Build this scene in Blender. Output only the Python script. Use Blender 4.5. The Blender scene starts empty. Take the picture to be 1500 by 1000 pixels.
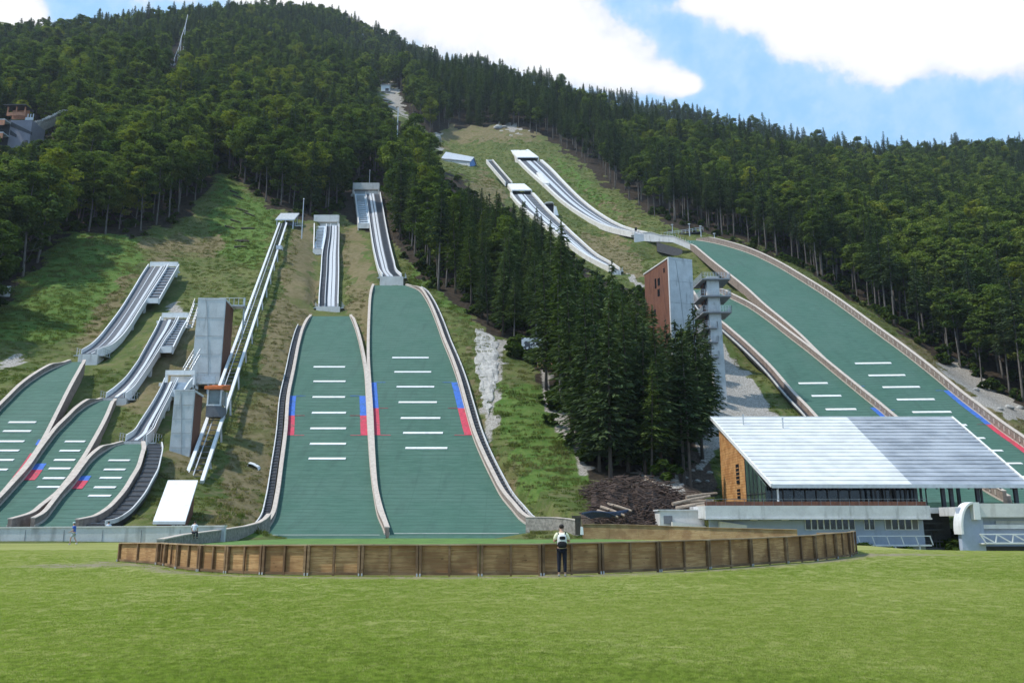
import bpy, math, random
import numpy as np
from mathutils import Vector
random.seed(7)
rng = np.random.default_rng(11)
scene = bpy.context.scene
COL = scene.collection
# ------------------------------------------------------------------ camera model
F = 1200.0
CZ = 1.9
TH = math.atan(262.0 / F)
CT, ST = math.cos(TH), math.sin(TH)


def E(py):
    yc = (500.0 - py) / F
    return (ST + yc * CT) / (CT - yc * ST)


def KX(px, py):
    yc = (500.0 - py) / F
    return (px - 750.0) / F / (CT - yc * ST)


def P(px, py, Y):
    """point seen at (px, py) of the 1500x1000 photograph and Y metres away"""
    return np.array((KX(px, py) * Y, Y, E(py) * Y + CZ))


def G(px, py, z=0.0):
    """point of the level z seen at (px, py)"""
    return P(px, py, (z - CZ) / E(py))


def project(x, y, z):
    dz = z - CZ
    dep = y * CT + dz * ST
    up = -y * ST + dz * CT
    dep = np.where(dep < 0.1, 0.1, dep)
    return 750 + F * x / dep, 500 - F * up / dep


def in_poly(px, py, poly):
    px = np.asarray(px, float); py = np.asarray(py, float)
    res = np.zeros(px.shape, bool)
    n = len(poly)
    for i in range(n):
        x1, y1 = poly[i]; x2, y2 = poly[(i + 1) % n]
        if y1 == y2:
            continue
        c = ((y1 > py) != (y2 > py)) & (px < (x2 - x1) * (py - y1) / (y2 - y1) + x1)
        res ^= c
    return res


def pchip(xs, ys):
    xs = np.asarray(xs, float); ys = np.asarray(ys, float)
    o = np.argsort(xs); xs = xs[o]; ys = ys[o]
    keep = np.concatenate(([True], np.diff(xs) > 1e-6)); xs = xs[keep]; ys = ys[keep]
    h = np.diff(xs); d = np.diff(ys) / h
    m = np.zeros(len(xs))
    if len(xs) == 2:
        m[:] = d[0]
    else:
        for i in range(1, len(xs) - 1):
            if d[i - 1] * d[i] > 0:
                w1 = 2 * h[i] + h[i - 1]; w2 = h[i] + 2 * h[i - 1]
                m[i] = (w1 + w2) / (w1 / d[i - 1] + w2 / d[i])
        m[0] = d[0]; m[-1] = d[-1]

    def f(x):
        x = np.asarray(x, float)
        i = np.clip(np.searchsorted(xs, x) - 1, 0, len(xs) - 2)
        t = (x - xs[i]) / h[i]
        lo = x < xs[0]; hi = x > xs[-1]
        t2 = t * t; t3 = t2 * t
        r = (2 * t3 - 3 * t2 + 1) * ys[i] + (t3 - 2 * t2 + t) * h[i] * m[i] + (-2 * t3 + 3 * t2) * ys[i + 1] + (t3 - t2) * h[i] * m[i + 1]
        r = np.where(lo, ys[0] + (x - xs[0]) * m[0], r)
        return np.where(hi, ys[-1] + (x - xs[-1]) * m[-1], r)
    return f


# ------------------------------------------------------------------ node helpers
class NT:
    def __init__(self, tree):
        self.t = tree; self.n = tree.nodes; self.l = tree.links

    def new(self, typ, **kw):
        nd = self.n.new(typ)
        for k, v in kw.items():
            setattr(nd, k, v)
        return nd

    def put(self, sock, v):
        if isinstance(v, bpy.types.NodeSocket):
            self.l.new(v, sock)
        elif v is not None:
            sock.default_value = v

    def math(self, op, a, b=None, c=None, clamp=False):
        nd = self.new('ShaderNodeMath', operation=op); nd.use_clamp = clamp
        self.put(nd.inputs[0], a)
        if b is not None: self.put(nd.inputs[1], b)
        if c is not None: self.put(nd.inputs[2], c)
        return nd.outputs[0]

    def mix(self, fac, a, b, blend='MIX'):
        nd = self.new('ShaderNodeMix', data_type='RGBA', blend_type=blend)
        self.put(nd.inputs[0], fac)
        self.put(nd.inputs[6], a if isinstance(a, bpy.types.NodeSocket) else (*a[:3], 1))
        self.put(nd.inputs[7], b if isinstance(b, bpy.types.NodeSocket) else (*b[:3], 1))
        return nd.outputs[2]

    def noise(self, vec, scale, detail=4, rough=.55, dist=0):
        nd = self.new('ShaderNodeTexNoise')
        if vec is not None: self.l.new(vec, nd.inputs['Vector'])
        nd.inputs['Scale'].default_value = scale; nd.inputs['Detail'].default_value = detail
        nd.inputs['Roughness'].default_value = rough; nd.inputs['Distortion'].default_value = dist
        return nd.outputs[0]

    def ramp(self, v, lo, hi, to0=0., to1=1.):
        nd = self.new('ShaderNodeMapRange'); nd.interpolation_type = 'SMOOTHSTEP'
        self.put(nd.inputs[0], v)
        for i, q in enumerate((lo, hi, to0, to1)): self.put(nd.inputs[i + 1], q)
        return nd.outputs[0]

    def vscale(self, vec, s):
        nd = self.new('ShaderNodeMapping'); self.l.new(vec, nd.inputs[0]); nd.inputs['Scale'].default_value = s
        return nd.outputs[0]

    def attr(self, name):
        nd = self.new('ShaderNodeAttribute', attribute_name=name)
        return nd.outputs['Fac']

    def pos(self):
        return self.new('ShaderNodeNewGeometry').outputs['Position']

    def bump(self, h, strength=.4, dist=.1):
        nd = self.new('ShaderNodeBump'); self.l.new(h, nd.inputs['Height'])
        nd.inputs['Strength'].default_value = strength; nd.inputs['Distance'].default_value = dist
        return nd.outputs[0]


def mat_base(name):
    m = bpy.data.materials.new(name); m.use_nodes = True
    t = NT(m.node_tree); t.n.clear()
    out = t.new('ShaderNodeOutputMaterial')
    b = t.new('ShaderNodeBsdfPrincipled'); t.l.new(b.outputs[0], out.inputs[0])
    return m, t, b, out


def M(name, col, rough=.8, var=.2, scale=1.2, bump=.15, metal=0., spec=.3, stretch=(1, 1, 1), stain=None, objrand=0.):
    """painted / bare surface with uneven tone, fine grain, optional stains"""
    m, t, b, out = mat_base(name)
    p = t.vscale(t.pos(), stretch)
    n1 = t.noise(p, scale, 5); n2 = t.noise(p, scale * 9, 4)
    f = t.math('ADD', t.math('MULTIPLY', n1, .65), t.math('MULTIPLY', n2, .35))
    f = t.ramp(f, .3, .7)
    c = t.mix(f, [v * (1 - var) for v in col], [min(1, v * (1 + var)) for v in col])
    if stain:
        s = t.ramp(t.noise(t.vscale(t.pos(), (1.3, 1.3, .25)), .9, 5), .52, .72)
        c = t.mix(t.math('MULTIPLY', s, stain[3]), c, stain[:3])
    if objrand:
        r = t.new('ShaderNodeObjectInfo').outputs['Random']
        c = t.mix(t.math('MULTIPLY', r, objrand), c, [v * .35 for v in col])
    t.l.new(c, b.inputs['Base Color'])
    b.inputs['Roughness'].default_value = rough; b.inputs['Metallic'].default_value = metal
    b.inputs['Specular IOR Level'].default_value = spec
    if bump:
        t.l.new(t.bump(n2, bump, .05), b.inputs['Normal'])
    return m


def leaf_mat(name, ca, cb, trans=.3, cc=None, sc=.35):
    m = bpy.data.materials.new(name); m.use_nodes = True
    t = NT(m.node_tree); t.n.clear()
    out = t.new('ShaderNodeOutputMaterial')
    oi = t.new('ShaderNodeObjectInfo')
    c = t.mix(t.math('POWER', oi.outputs['Random'], 1.4), ca, cb)
    c = t.mix(t.math('MULTIPLY', t.math('FRACT', t.math('MULTIPLY', oi.outputs['Random'], 7.31)), .22), c, [ca[1] * .9, ca[1], ca[2] * .6])
    n = t.noise(t.pos(), sc, 3)
    c = t.mix(t.ramp(n, .35, .7), c, [v * .62 for v in ca])
    if cc:
        big = t.ramp(t.noise(oi.outputs['Location'], .045, 2), .42, .66)
        c = t.mix(t.math('MULTIPLY', big, .5), c, cc)
    d = t.new('ShaderNodeBsdfDiffuse'); t.l.new(c, d.inputs[0])
    tr = t.new('ShaderNodeBsdfTranslucent')
    t.l.new(t.mix(1.0, c, (1.05, 1.25, .5), 'MULTIPLY'), tr.inputs[0])
    mx = t.new('ShaderNodeMixShader'); mx.inputs[0].default_value = trans
    t.l.new(d.outputs[0], mx.inputs[1]); t.l.new(tr.outputs[0], mx.inputs[2]); t.l.new(mx.outputs[0], out.inputs[0])
    return m


# ------------------------------------------------------------------ object helpers
WL = {}


def tag(o, label=None, cat=None, group=None, kind=None):
    if label: o['label'] = label
    if cat: o['category'] = cat
    if group: o['group'] = group
    if kind: o['kind'] = kind
    return o


def thing(name, loc, label, cat, group=None):
    o = bpy.data.objects.new(name, None); COL.objects.link(o)
    o.empty_display_size = .5
    o.location = [float(v) for v in loc]; WL[o.name] = np.array([float(v) for v in loc])
    return tag(o, label, cat, group)


class MB:
    def __init__(self):
        self.v = []; self.f = []; self.mi = []; self.n = 0

    def add(self, verts, faces, mi=0):
        verts = np.asarray(verts, float).reshape(-1, 3)
        self.v.append(verts)
        for q in faces:
            self.f.append(tuple(int(i) + self.n for i in q)); self.mi.append(mi)
        self.n += len(verts)
        return self

    def grid(self, pts, mi=0, flip=False):
        pts = np.asarray(pts, float); a, b = pts.shape[:2]
        fs = []
        for i in range(a - 1):
            for j in range(b - 1):
                q = (i * b + j, i * b + j + 1, (i + 1) * b + j + 1, (i + 1) * b + j)
                fs.append(q[::-1] if flip else q)
        return self.add(pts.reshape(-1, 3), fs, mi)

    def box(self, c, s, yaw=0., mi=0):
        c = np.asarray(c, float); hx, hy, hz = [v / 2 for v in s]
        p = np.array([(x, y, z) for x in (-hx, hx) for y in (-hy, hy) for z in (-hz, hz)])
        if yaw:
            ca, sa = math.cos(yaw), math.sin(yaw)
            p = np.stack((p[:, 0] * ca - p[:, 1] * sa, p[:, 0] * sa + p[:, 1] * ca, p[:, 2]), 1)
        return self.add(p + c, [(0, 1, 3, 2), (4, 6, 7, 5), (0, 4, 5, 1), (2, 3, 7, 6), (0, 2, 6, 4), (1, 5, 7, 3)], mi)

    def hexa(self, b4, t4, mi=0):
        """solid from four bottom corners and four top corners (same order)"""
        p = np.concatenate((np.asarray(b4, float), np.asarray(t4, float)))
        return self.add(p, [(3, 2, 1, 0), (4, 5, 6, 7), (0, 1, 5, 4), (1, 2, 6, 5), (2, 3, 7, 6), (3, 0, 4, 7)], mi)

    def beam(self, a, b, w, h, mi=0, up=(0, 0, 1)):
        a = np.asarray(a, float); b = np.asarray(b, float)
        d = b - a; d /= max(1e-9, np.linalg.norm(d))
        up = np.asarray(up, float)
        s = np.cross(d, up)
        if np.linalg.norm(s) < 1e-4: s = np.cross(d, (1., 0, 0))
        s /= np.linalg.norm(s); u = np.cross(s, d)
        o = [(-1, -1), (1, -1), (1, 1), (-1, 1)]
        q0 = [a + s * w / 2 * i + u * h / 2 * j for i, j in o]; q1 = [b + s * w / 2 * i + u * h / 2 * j for i, j in o]
        return self.hexa(q0, q1, mi)

    def tube(self, path, r, n=6, mi=0):
        path = np.asarray(path, float); m = len(path)
        r = np.full(m, r) if np.isscalar(r) else np.asarray(r, float)
        vs = []
        for i in range(m):
            d = path[min(m - 1, i + 1)] - path[max(0, i - 1)]; d = d / max(1e-9, np.linalg.norm(d))
            a = np.cross(d, (0, 0, 1.)) if abs(d[2]) < .9 else np.cross(d, (1., 0, 0))
            a /= np.linalg.norm(a); b = np.cross(d, a)
            for k in range(n):
                w = 2 * math.pi * k / n
                vs.append(path[i] + r[i] * (a * math.cos(w) + b * math.sin(w)))
        fs = [(i * n + k, i * n + (k + 1) % n, (i + 1) * n + (k + 1) % n, (i + 1) * n + k) for i in range(m - 1) for k in range(n)]
        fs += [tuple(range(n))[::-1], tuple((m - 1) * n + k for k in range(n))]
        return self.add(vs, fs, mi)

    def sweep(self, paths, mi=0, caps=True, closed=True):
        """paths: list of k polylines of equal length -> skin closed cross section"""
        pts = np.stack([np.asarray(p, float) for p in paths], 1); n, k = pts.shape[:2]
        fs = []
        for i in range(n - 1):
            for j in range(k if closed else k - 1):
                fs.append((i * k + j, i * k + (j + 1) % k, (i + 1) * k + (j + 1) % k, (i + 1) * k + j))
        if caps and closed:
            fs += [tuple(range(k))[::-1], tuple((n - 1) * k + j for j in range(k))]
        return self.add(pts.reshape(-1, 3), fs, mi)

    def mesh(self, name, mats, off=(0, 0, 0), smooth=False):
        me = bpy.data.meshes.new(name)
        v = np.concatenate(self.v) - np.asarray(off) if self.v else np.zeros((0, 3))
        me.from_pydata(v.tolist(), [], self.f)
        if not isinstance(mats, (list, tuple)): mats = [mats]
        for m_ in mats: me.materials.append(m_)
        if len(mats) > 1: me.polygons.foreach_set('material_index', self.mi)
        if smooth: me.polygons.foreach_set('use_smooth', [True] * len(me.polygons))
        me.update()
        return me

    def each(self, name, mats, parent):
        """every added piece becomes an object of its own"""
        k = 0; fi = 0
        fstart = 0; n0 = 0
        for v in self.v:
            n1 = n0 + len(v); q = MB(); q.v = [v]; q.n = len(v)
            while fi < len(self.f) and max(self.f[fi]) < n1:
                q.f.append(tuple(i - n0 for i in self.f[fi])); q.mi.append(0); fi += 1
            q.build(name, mats, parent); n0 = n1

    def build(self, name, mats, parent=None, smooth=False, loc=None):
        """one mesh object; vertices are given in world coordinates"""
        if parent is not None: off = WL[parent.name]
        elif loc is not None: off = np.asarray(loc, float)
        else:
            vv = np.concatenate(self.v); off = np.array(((vv[:, 0].min() + vv[:, 0].max()) / 2, (vv[:, 1].min() + vv[:, 1].max()) / 2, vv[:, 2].min()))
        o = bpy.data.objects.new(name, self.mesh(name, mats, off, smooth)); COL.objects.link(o)
        WL[o.name] = np.asarray(off, float)
        if parent is not None: o.parent = parent
        else: o.location = [float(x) for x in off]
        return o


def fast_mesh(name, verts, quads, mats, mi=None, smooth=False):
    """mesh from numpy arrays (all faces the same number of corners)"""
    me = bpy.data.meshes.new(name)
    verts = np.asarray(verts, np.float32); quads = np.asarray(quads, np.int32)
    n, k = quads.shape
    me.vertices.add(len(verts)); me.vertices.foreach_set('co', verts.ravel())
    me.loops.add(n * k); me.loops.foreach_set('vertex_index', quads.ravel())
    me.polygons.add(n)
    me.polygons.foreach_set('loop_start', np.arange(0, n * k, k, dtype=np.int32))
    me.polygons.foreach_set('loop_total', np.full(n, k, np.int32))
    for m_ in mats: me.materials.append(m_)
    if mi is not None: me.polygons.foreach_set('material_index', np.asarray(mi, np.int32))
    if smooth: me.polygons.foreach_set('use_smooth', np.ones(n, bool))
    me.update(calc_edges=True); me.validate()
    return me


def scatter(name, pts, rz, sc, idx, protos, label, cat):
    """stuff: instances of the meshes in protos on points"""
    pc = bpy.data.collections.new(name + '_source')
    for i, me in enumerate(protos):
        pc.objects.link(bpy.data.objects.new('%s_source_%02d' % (name, i), me))
    me = bpy.data.meshes.new(name)
    me.vertices.add(len(pts)); me.vertices.foreach_set('co', np.asarray(pts, np.float32).ravel())
    for an, arr, ty in (('rz', rz, 'FLOAT'), ('sc', sc, 'FLOAT'), ('idx', idx, 'INT')):
        a = me.attributes.new(an, ty, 'POINT'); a.data.foreach_set('value', np.asarray(arr, np.int32 if ty == 'INT' else np.float32))
    me.update()
    o = bpy.data.objects.new(name, me); COL.objects.link(o)
    ng = bpy.data.node_groups.new(name, 'GeometryNodeTree')
    ng.interface.new_socket('Geometry', in_out='INPUT', socket_type='NodeSocketGeometry')
    ng.interface.new_socket('Geometry', in_out='OUTPUT', socket_type='NodeSocketGeometry')
    n, l = ng.nodes, ng.links
    gi = n.new('NodeGroupInput'); go = n.new('NodeGroupOutput')
    ip = n.new('GeometryNodeInstanceOnPoints'); ci = n.new('GeometryNodeCollectionInfo')
    ci.inputs['Collection'].default_value = pc; ci.inputs['Separate Children'].default_value = True; ci.inputs['Reset Children'].default_value = True

    def na(nm, ty):
        q = n.new('GeometryNodeInputNamedAttribute'); q.data_type = ty; q.inputs[0].default_value = nm
        return q.outputs[0]
    cx = n.new('ShaderNodeCombineXYZ'); l.new(na('rz', 'FLOAT'), cx.inputs[2])
    l.new(gi.outputs[0], ip.inputs['Points']); l.new(ci.outputs[0], ip.inputs['Instance'])
    ip.inputs['Pick Instance'].default_value = True
    l.new(na('idx', 'INT'), ip.inputs['Instance Index'])
    l.new(cx.outputs[0], ip.inputs['Rotation'])
    l.new(na('sc', 'FLOAT'), ip.inputs['Scale'])
    l.new(ip.outputs[0], go.inputs[0])
    md = o.modifiers.new('scatter', 'NODES'); md.node_group = ng
    return tag(o, label, cat, kind='stuff')


# ------------------------------------------------------------------ materials
m_turf, t, b, _ = mat_base('plastic_mat_turf')
p_ = t.pos()
n1 = t.noise(t.vscale(p_, (.35, 2.2, 2.2)), 1.4, 6); n2 = t.noise(p_, .12, 4); n3 = t.noise(t.vscale(p_, (.8, 6, 6)), 2.0, 4, .7)
c = t.mix(t.ramp(n1, .3, .7), (.040, .102, .074), (.064, .142, .105))
c = t.mix(t.math('MULTIPLY', t.ramp(n2, .42, .62), .35), c, (.082, .152, .120))
c = t.mix(t.math('MULTIPLY', t.ramp(n3, .55, .75), .5), c, (.020, .056, .042))
sx_n = t.new('ShaderNodeSeparateXYZ'); t.l.new(p_, sx_n.inputs[0])
arc = t.math('ADD', t.math('MULTIPLY', sx_n.outputs[1], .82), t.math('MULTIPLY', sx_n.outputs[2], .57))
arc = t.math('ADD', arc, t.math('MULTIPLY', t.noise(p_, .5, 2), .25))
row = t.ramp(t.math('FRACT', t.math('DIVIDE', arc, 1.15)), .80, .97)
seam = t.ramp(t.math('ABSOLUTE', t.math('SUBTRACT', t.math('FRACT', t.math('DIVIDE', sx_n.outputs[0], 3.1)), .5)), .485, .5)
c = t.mix(t.math('MULTIPLY', t.math('MAXIMUM', row, t.math('MULTIPLY', seam, .6)), t.ramp(n2, .3, .6, .25, .75)), c, (.018, .050, .040))
wet = t.ramp(t.noise(t.vscale(p_, (.5, .09, .09)), 1.2, 5, .6), .52, .74)
c = t.mix(t.math('MULTIPLY', wet, .35), c, (.030, .062, .050))
t.l.new(c, b.inputs['Base Color']); b.inputs['Roughness'].default_value = .75; b.inputs['Specular IOR Level'].default_value = .25
t.l.new(t.bump(n3, .5, .08), b.inputs['Normal'])
m_conc = M('concrete', (.55, .55, .545), .85, .12, .6, .2, stain=(.24, .24, .23, .6))
m_joint = M('formwork_line', (.36, .37, .38), .9, .1, 2., 0)
m_conc_pale = M('pale_concrete', (.62, .60, .57), .8, .1, .8, .15, stain=(.35, .32, .28, .35))
m_conc_dark = M('dark_concrete', (.16, .165, .18), .85, .2, .8, .2)
m_cap = M('weathered_cap_board', (.47, .405, .35), .75, .18, 2.5, .2, stain=(.33, .27, .22, .35))
m_side = M('brown_timber_lining', (.255, .20, .17), .8, .3, 2., .3, stain=(.11, .08, .065, .5))
m_steel = M('galvanised_steel', (.50, .52, .54), .45, .15, 2., .08, metal=.4)
m_white = M('white_paint', (.70, .70, .69), .55, .08, 1.5, .08, stain=(.48, .48, .46, .45))
m_whitem = M('white_metal', (.70, .70, .70), .4, .08, 1.5, .05)
m_deck = M('grey_deck', (.10, .105, .12), .7, .25, 2., .2, stretch=(1, 1, 1))
m_track = M('ice_track', (.62, .63, .65), .35, .08, 2., .05, metal=.2)
m_dark = M('dark_steel', (.035, .037, .042), .5, .3, 2., .1)
m_platblue = M('grated_platform', (.50, .57, .64), .5, .15, 1.5, .1)
m_blue = M('blue_marking', (.04, .13, .46), .75, .25, 3., .2, stain=(.04, .10, .13, .8))
m_red = M('red_marking', (.48, .05, .085), .75, .25, 3., .2, stain=(.16, .085, .075, .8))
m_glass = M('dark_window_glass', (.012, .015, .02), .08, .3, .6, 0, spec=.6)
m_wood_red = M('red_brown_cladding', (.17, .075, .048), .8, .3, 1.2, .3, stretch=(5, 5, .4), stain=(.07, .035, .028, .5))
m_stone = M('stone_wall', (.27, .245, .215), .9, .4, 3.5, .5, stain=(.13, .12, .09, .5))
m_rock = M('white_rock', (.37, .355, .33), .9, .35, 1.6, .9, stain=(.30, .28, .24, .6))
m_bluewall = M('pale_blue_render', (.36, .41, .51), .8, .08, .8, .08, stain=(.26, .30, .38, .4))
m_orange = M('orange_panel', (.62, .16, .045), .6, .15, 2., .1)
m_black = M('black_cloth', (.014, .014, .017), .85, .3, 20, .2)
m_bark = M('pale_bark', (.125, .112, .098), .9, .35, 2.5, .5, stretch=(1, 1, .35))
m_barkd = M('brown_bark', (.075, .060, .05), .9, .35, 2.5, .5, stretch=(1, 1, .35))
m_twig = M('dead_branches', (.075, .050, .040), .9, .4, 2., .3)
m_log = M('peeled_log', (.32, .25, .19), .85, .3, 3., .3, stretch=(1, 1, 1))


def plank_mat(name, ca, cb, cd, axis_z=8.0, rough=.8, objr=.35):
    m, t, b, _ = mat_base(name)
    tc = t.new('ShaderNodeTexCoord'); p = t.pos()
    g = t.noise(t.vscale(p, (.5, .5, axis_z)), 2.2, 6, .65)
    k = t.noise(p, .9, 3)
    kn = t.ramp(t.noise(t.vscale(p, (1.2, 1.2, 4)), 2.6, 2), .66, .74)
    c = t.mix(t.ramp(g, .40, .60), ca, cb)
    c = t.mix(t.math('MULTIPLY', t.ramp(k, .42, .62), .75), c, cd)
    c = t.mix(t.math('MULTIPLY', kn, .7), c, [v * .4 for v in cd])
    r = t.new('ShaderNodeObjectInfo').outputs['Random']
    c = t.mix(t.math('MULTIPLY', r, objr), c, [v * .55 for v in ca])
    t.l.new(c, b.inputs['Base Color']); b.inputs['Roughness'].default_value = rough; b.inputs['Specular IOR Level'].default_value = .2
    t.l.new(t.bump(g, .35, .02), b.inputs['Normal'])
    return m


m_fence = plank_mat('weathered_fence_boards', (.37, .205, .088), (.56, .345, .16), (.235, .12, .054))
m_fencein = plank_mat('pale_fence_boards', (.33, .215, .105), (.43, .30, .16), (.24, .14, .07))  # wood of another colour and age than the front fence
m_post = plank_mat('fence_post_wood', (.21, .13, .07), (.29, .19, .105), (.13, .075, .042), 2.)
m_rail = plank_mat('fence_top_rail', (.40, .28, .17), (.48, .36, .23), (.30, .2, .12), 2.)
m_larch = plank_mat('larch_boards', (.50, .255, .095), (.62, .36, .155), (.38, .17, .06), 14., .7, .1)
# ------------------------------------------------------------------ ski jumps: landing hills
class Hill:
    def __init__(self, prof, left, right, phi=0., ymax=400):
        self.cp, self.sp = math.cos(math.radians(phi)), math.sin(math.radians(phi))
        self.z = pchip(*zip(*prof)); self.ulo, self.uhi = prof[0][0], prof[-1][0]
        self.L = [self.uv(*q) for q in left]; self.R = [self.uv(*q) for q in right]
        self.L = self.mono(self.L); self.R = self.mono(self.R)
        self.vl = pchip([q[0] for q in self.L], [q[1] for q in self.L]); self.vr = pchip([q[0] for q in self.R], [q[1] for q in self.R])
        self.ub = max(self.ulo, min(self.L[0][0], self.R[0][0])); self.ut = max(self.L[-1][0], self.R[-1][0])

    def mono(self, a):
        a = sorted(a); r = [a[0]]
        for q in a[1:]:
            if q[0] > r[-1][0] + .4: r.append(q)
        return r

    def uv(self, px, py):
        """where the line of sight through a point of the edge meets the slope"""
        k = KX(px, py); e = E(py); f = self.cp + k * self.sp
        Ys = np.linspace((self.ulo - 6) / f, (self.uhi + 6) / f, 3000)
        g = e * Ys + CZ - self.z(Ys * f)
        i = np.where((g[:-1] > 0) & (g[1:] <= 0))[0]
        if len(i): Y = Ys[i[0]]
        else: Y = Ys[np.argmin(np.abs(g))]
        X = k * Y
        return (Y * self.cp + X * self.sp, X * self.cp - Y * self.sp)

    def pt(self, u, v, dz=0.):
        u = np.asarray(u, float); v = np.asarray(v, float)
        return np.stack((v * self.cp + u * self.sp, -v * self.sp + u * self.cp, self.z(u) + dz), -1)


S3 = lambda a, ox, oy, s: [(ox + x * s, oy + y * s) for x, y in a]
HILLS = {}
low_l = [(76, .6), (84, 2.2), (92, 5.5), (100, 10.0)]
HILLS['a'] = Hill(low_l + [(108, 15), (116, 20), (124, 24.4), (131, 27.8), (137, 30.2)],
    [(104, 530), (69, 545), (48, 558), (30, 572), (12, 590), (0, 602), (-40, 650), (-90, 730), (-120, 770)],
    [(121, 531), (115, 545), (105, 563), (91, 590), (76, 620), (64, 644), (48, 671), (33, 692), (15, 713), (0, 731), (-60, 772)])
HILLS['b'] = Hill(low_l + [(106, 13.3), (112, 16.2), (117, 18.2), (121, 19.5), (125, 20.6)],
    [(150, 586), (132, 593), (114, 605), (99, 620), (84, 635), (70, 653), (57, 671), (43, 692), (25, 713), (8, 732), (-40, 770)],
    [(166, 588), (160, 600), (153, 617), (144, 635), (134, 653), (122, 674), (110, 692), (95, 713), (80, 731), (58, 749), (37, 764), (10, 772)])
HILLS['c'] = Hill([(76, .6), (82, 1.6), (88, 3.9), (94, 6.9), (99, 9.3), (103, 10.9), (106, 11.9), (109, 12.7)],
    [(181, 650), (165, 655), (150, 664), (134, 677), (122, 692), (109, 710), (93, 728), (79, 746), (64, 764), (50, 772)],
    [(207, 650), (208, 662), (204, 677), (198, 695), (189, 710), (180, 725), (168, 740), (153, 755), (135, 766), (114, 771)])
low_m = [(86, .12), (90, .5), (96, 1.9), (104, 5.0), (112, 9.4), (120, 14.3), (130, 20.8), (140, 27.3)]
HILLS['d'] = Hill(low_m + [(150, 33.8), (160, 39.9), (168, 44.2), (174, 46.8)],
    [(456, 464), (446, 482), (440, 502), (431, 548), (424, 583), (420, 638), (414, 686), (407, 737), (401, 762), (390, 778), (383, 785)],
    [(512, 463), (520, 482), (527, 508), (534, 548), (536, 580), (539, 638), (543, 692), (548, 730), (553, 756), (561, 775), (564, 783)])
HILLS['e'] = Hill(low_m + [(150, 33.9), (165, 44.0), (175, 50.5), (184, 55.8), (190, 58.8)],
    [(548, 418), (544, 435), (542, 463), (541, 530), (543, 564), (546, 612), (549, 676), (553, 724), (559, 750), (567, 775), (570, 783)],
    [(594, 418), (612, 425), (624, 440), (638, 471), (649, 502), (660, 529), (670, 558), (681, 599), (692, 638), (708, 677), (722, 706), (736, 731), (751, 749), (762, 762), (774, 770), (795, 777), (816, 780)])
HILLS['f'] = Hill([(100, 1.0), (110, 2.2), (120, 4.2), (135, 9.2), (150, 16.3), (165, 25.4), (192, 43.4), (205, 52), (222, 63), (235, 70.5), (244, 74.6)],
    [(1012, 425), (1030, 452), (1069, 486), (1104, 517), (1135, 548), (1166, 584), (1190, 609), (1250, 672), (1300, 720), (1330, 735)],
    [(1030, 424), (1050, 428), (1073, 439), (1100, 453), (1127, 472), (1155, 494), (1190, 521), (1225, 550), (1264, 582), (1299, 611), (1362, 662), (1430, 712), (1470, 735)], 4.)
HILLS['g'] = Hill([(105, 1.2), (113, 2.4), (123, 4.6), (138, 9.8), (154, 17.0), (197, 45.3), (241, 74.6), (265, 89.3), (280, 98.0), (290, 103.0)],
    [(1014, 359), (1045, 385), (1069, 404), (1096, 426), (1123, 451), (1151, 474), (1174, 494), (1197, 517), (1225, 544), (1252, 568), (1283, 594), (1308, 611), (1375, 662), (1440, 709), (1482, 735)],
    [(1020, 352), (1057, 359), (1096, 371), (1135, 389), (1174, 412), (1213, 437), (1252, 465), (1291, 494), (1330, 523), (1369, 554), (1408, 587), (1447, 617), (1486, 646), (1560, 702), (1610, 732), (1660, 748)], 4.)

# ---- inruns: rows of (py, left px, right px, Y)
RUNS = {
    'a': [(384, 222, 250, 189), (400, 211, 241, 181), (430, 193, 222, 168), (460, 174, 203, 156.5), (484, 156, 188, 148), (500, 143, 175, 142.5), (510, 132, 163, 139), (518, 119, 142, 135.5)],
    'b': [(462, 238, 265, 152), (487, 227, 252, 143.5), (500, 220, 243, 140), (520, 209, 231, 134), (539, 198, 219, 129), (561, 181, 204, 124.5), (572, 169, 196, 122.5), (582, 155, 184, 121)],
    'c': [(545, 245, 268, 126), (569, 237, 256, 121), (590, 226, 246, 116.5), (608, 215, 237, 112.5), (625, 204, 229, 109.5), (637, 196, 223, 107.5), (645, 184, 214, 106)],
    'd': [(320, 478, 496.5, 242), (345, 477, 496.5, 229), (372, 472, 496, 215), (400, 470, 496, 201), (425, 468, 495.5, 189), (440, 467, 495, 181), (449, 467, 495, 175.5)],
    'e': [(275, 534, 555, 279), (302, 538, 560, 261), (336, 542.5, 566, 237), (365, 547, 572, 217), (385, 551.5, 577, 203.5), (398, 555.5, 580.5, 194.5), (405, 560, 588, 189.5)],
    'f': [(270, 741, 766, 345), (290, 752, 785, 331), (307, 768, 800, 319), (332, 800, 826, 298.5), (356, 831, 852, 279), (375, 856, 874, 264), (388, 880, 896, 254), (396, 897, 908, 247)],
    'g': [(222, 746, 776, 424), (233, 757, 789, 413), (250, 774, 808, 396), (269, 795, 826, 374), (297, 826, 855, 347), (317, 855, 882, 327), (332, 884, 909, 308), (339, 909, 930, 295), (343, 930, 948, 288)],
}
CUT = {'a': 391, 'b': 469, 'c': 560, 'd': 331, 'e': 284, 'f': 285, 'g': 236}
RUN = {}
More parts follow.
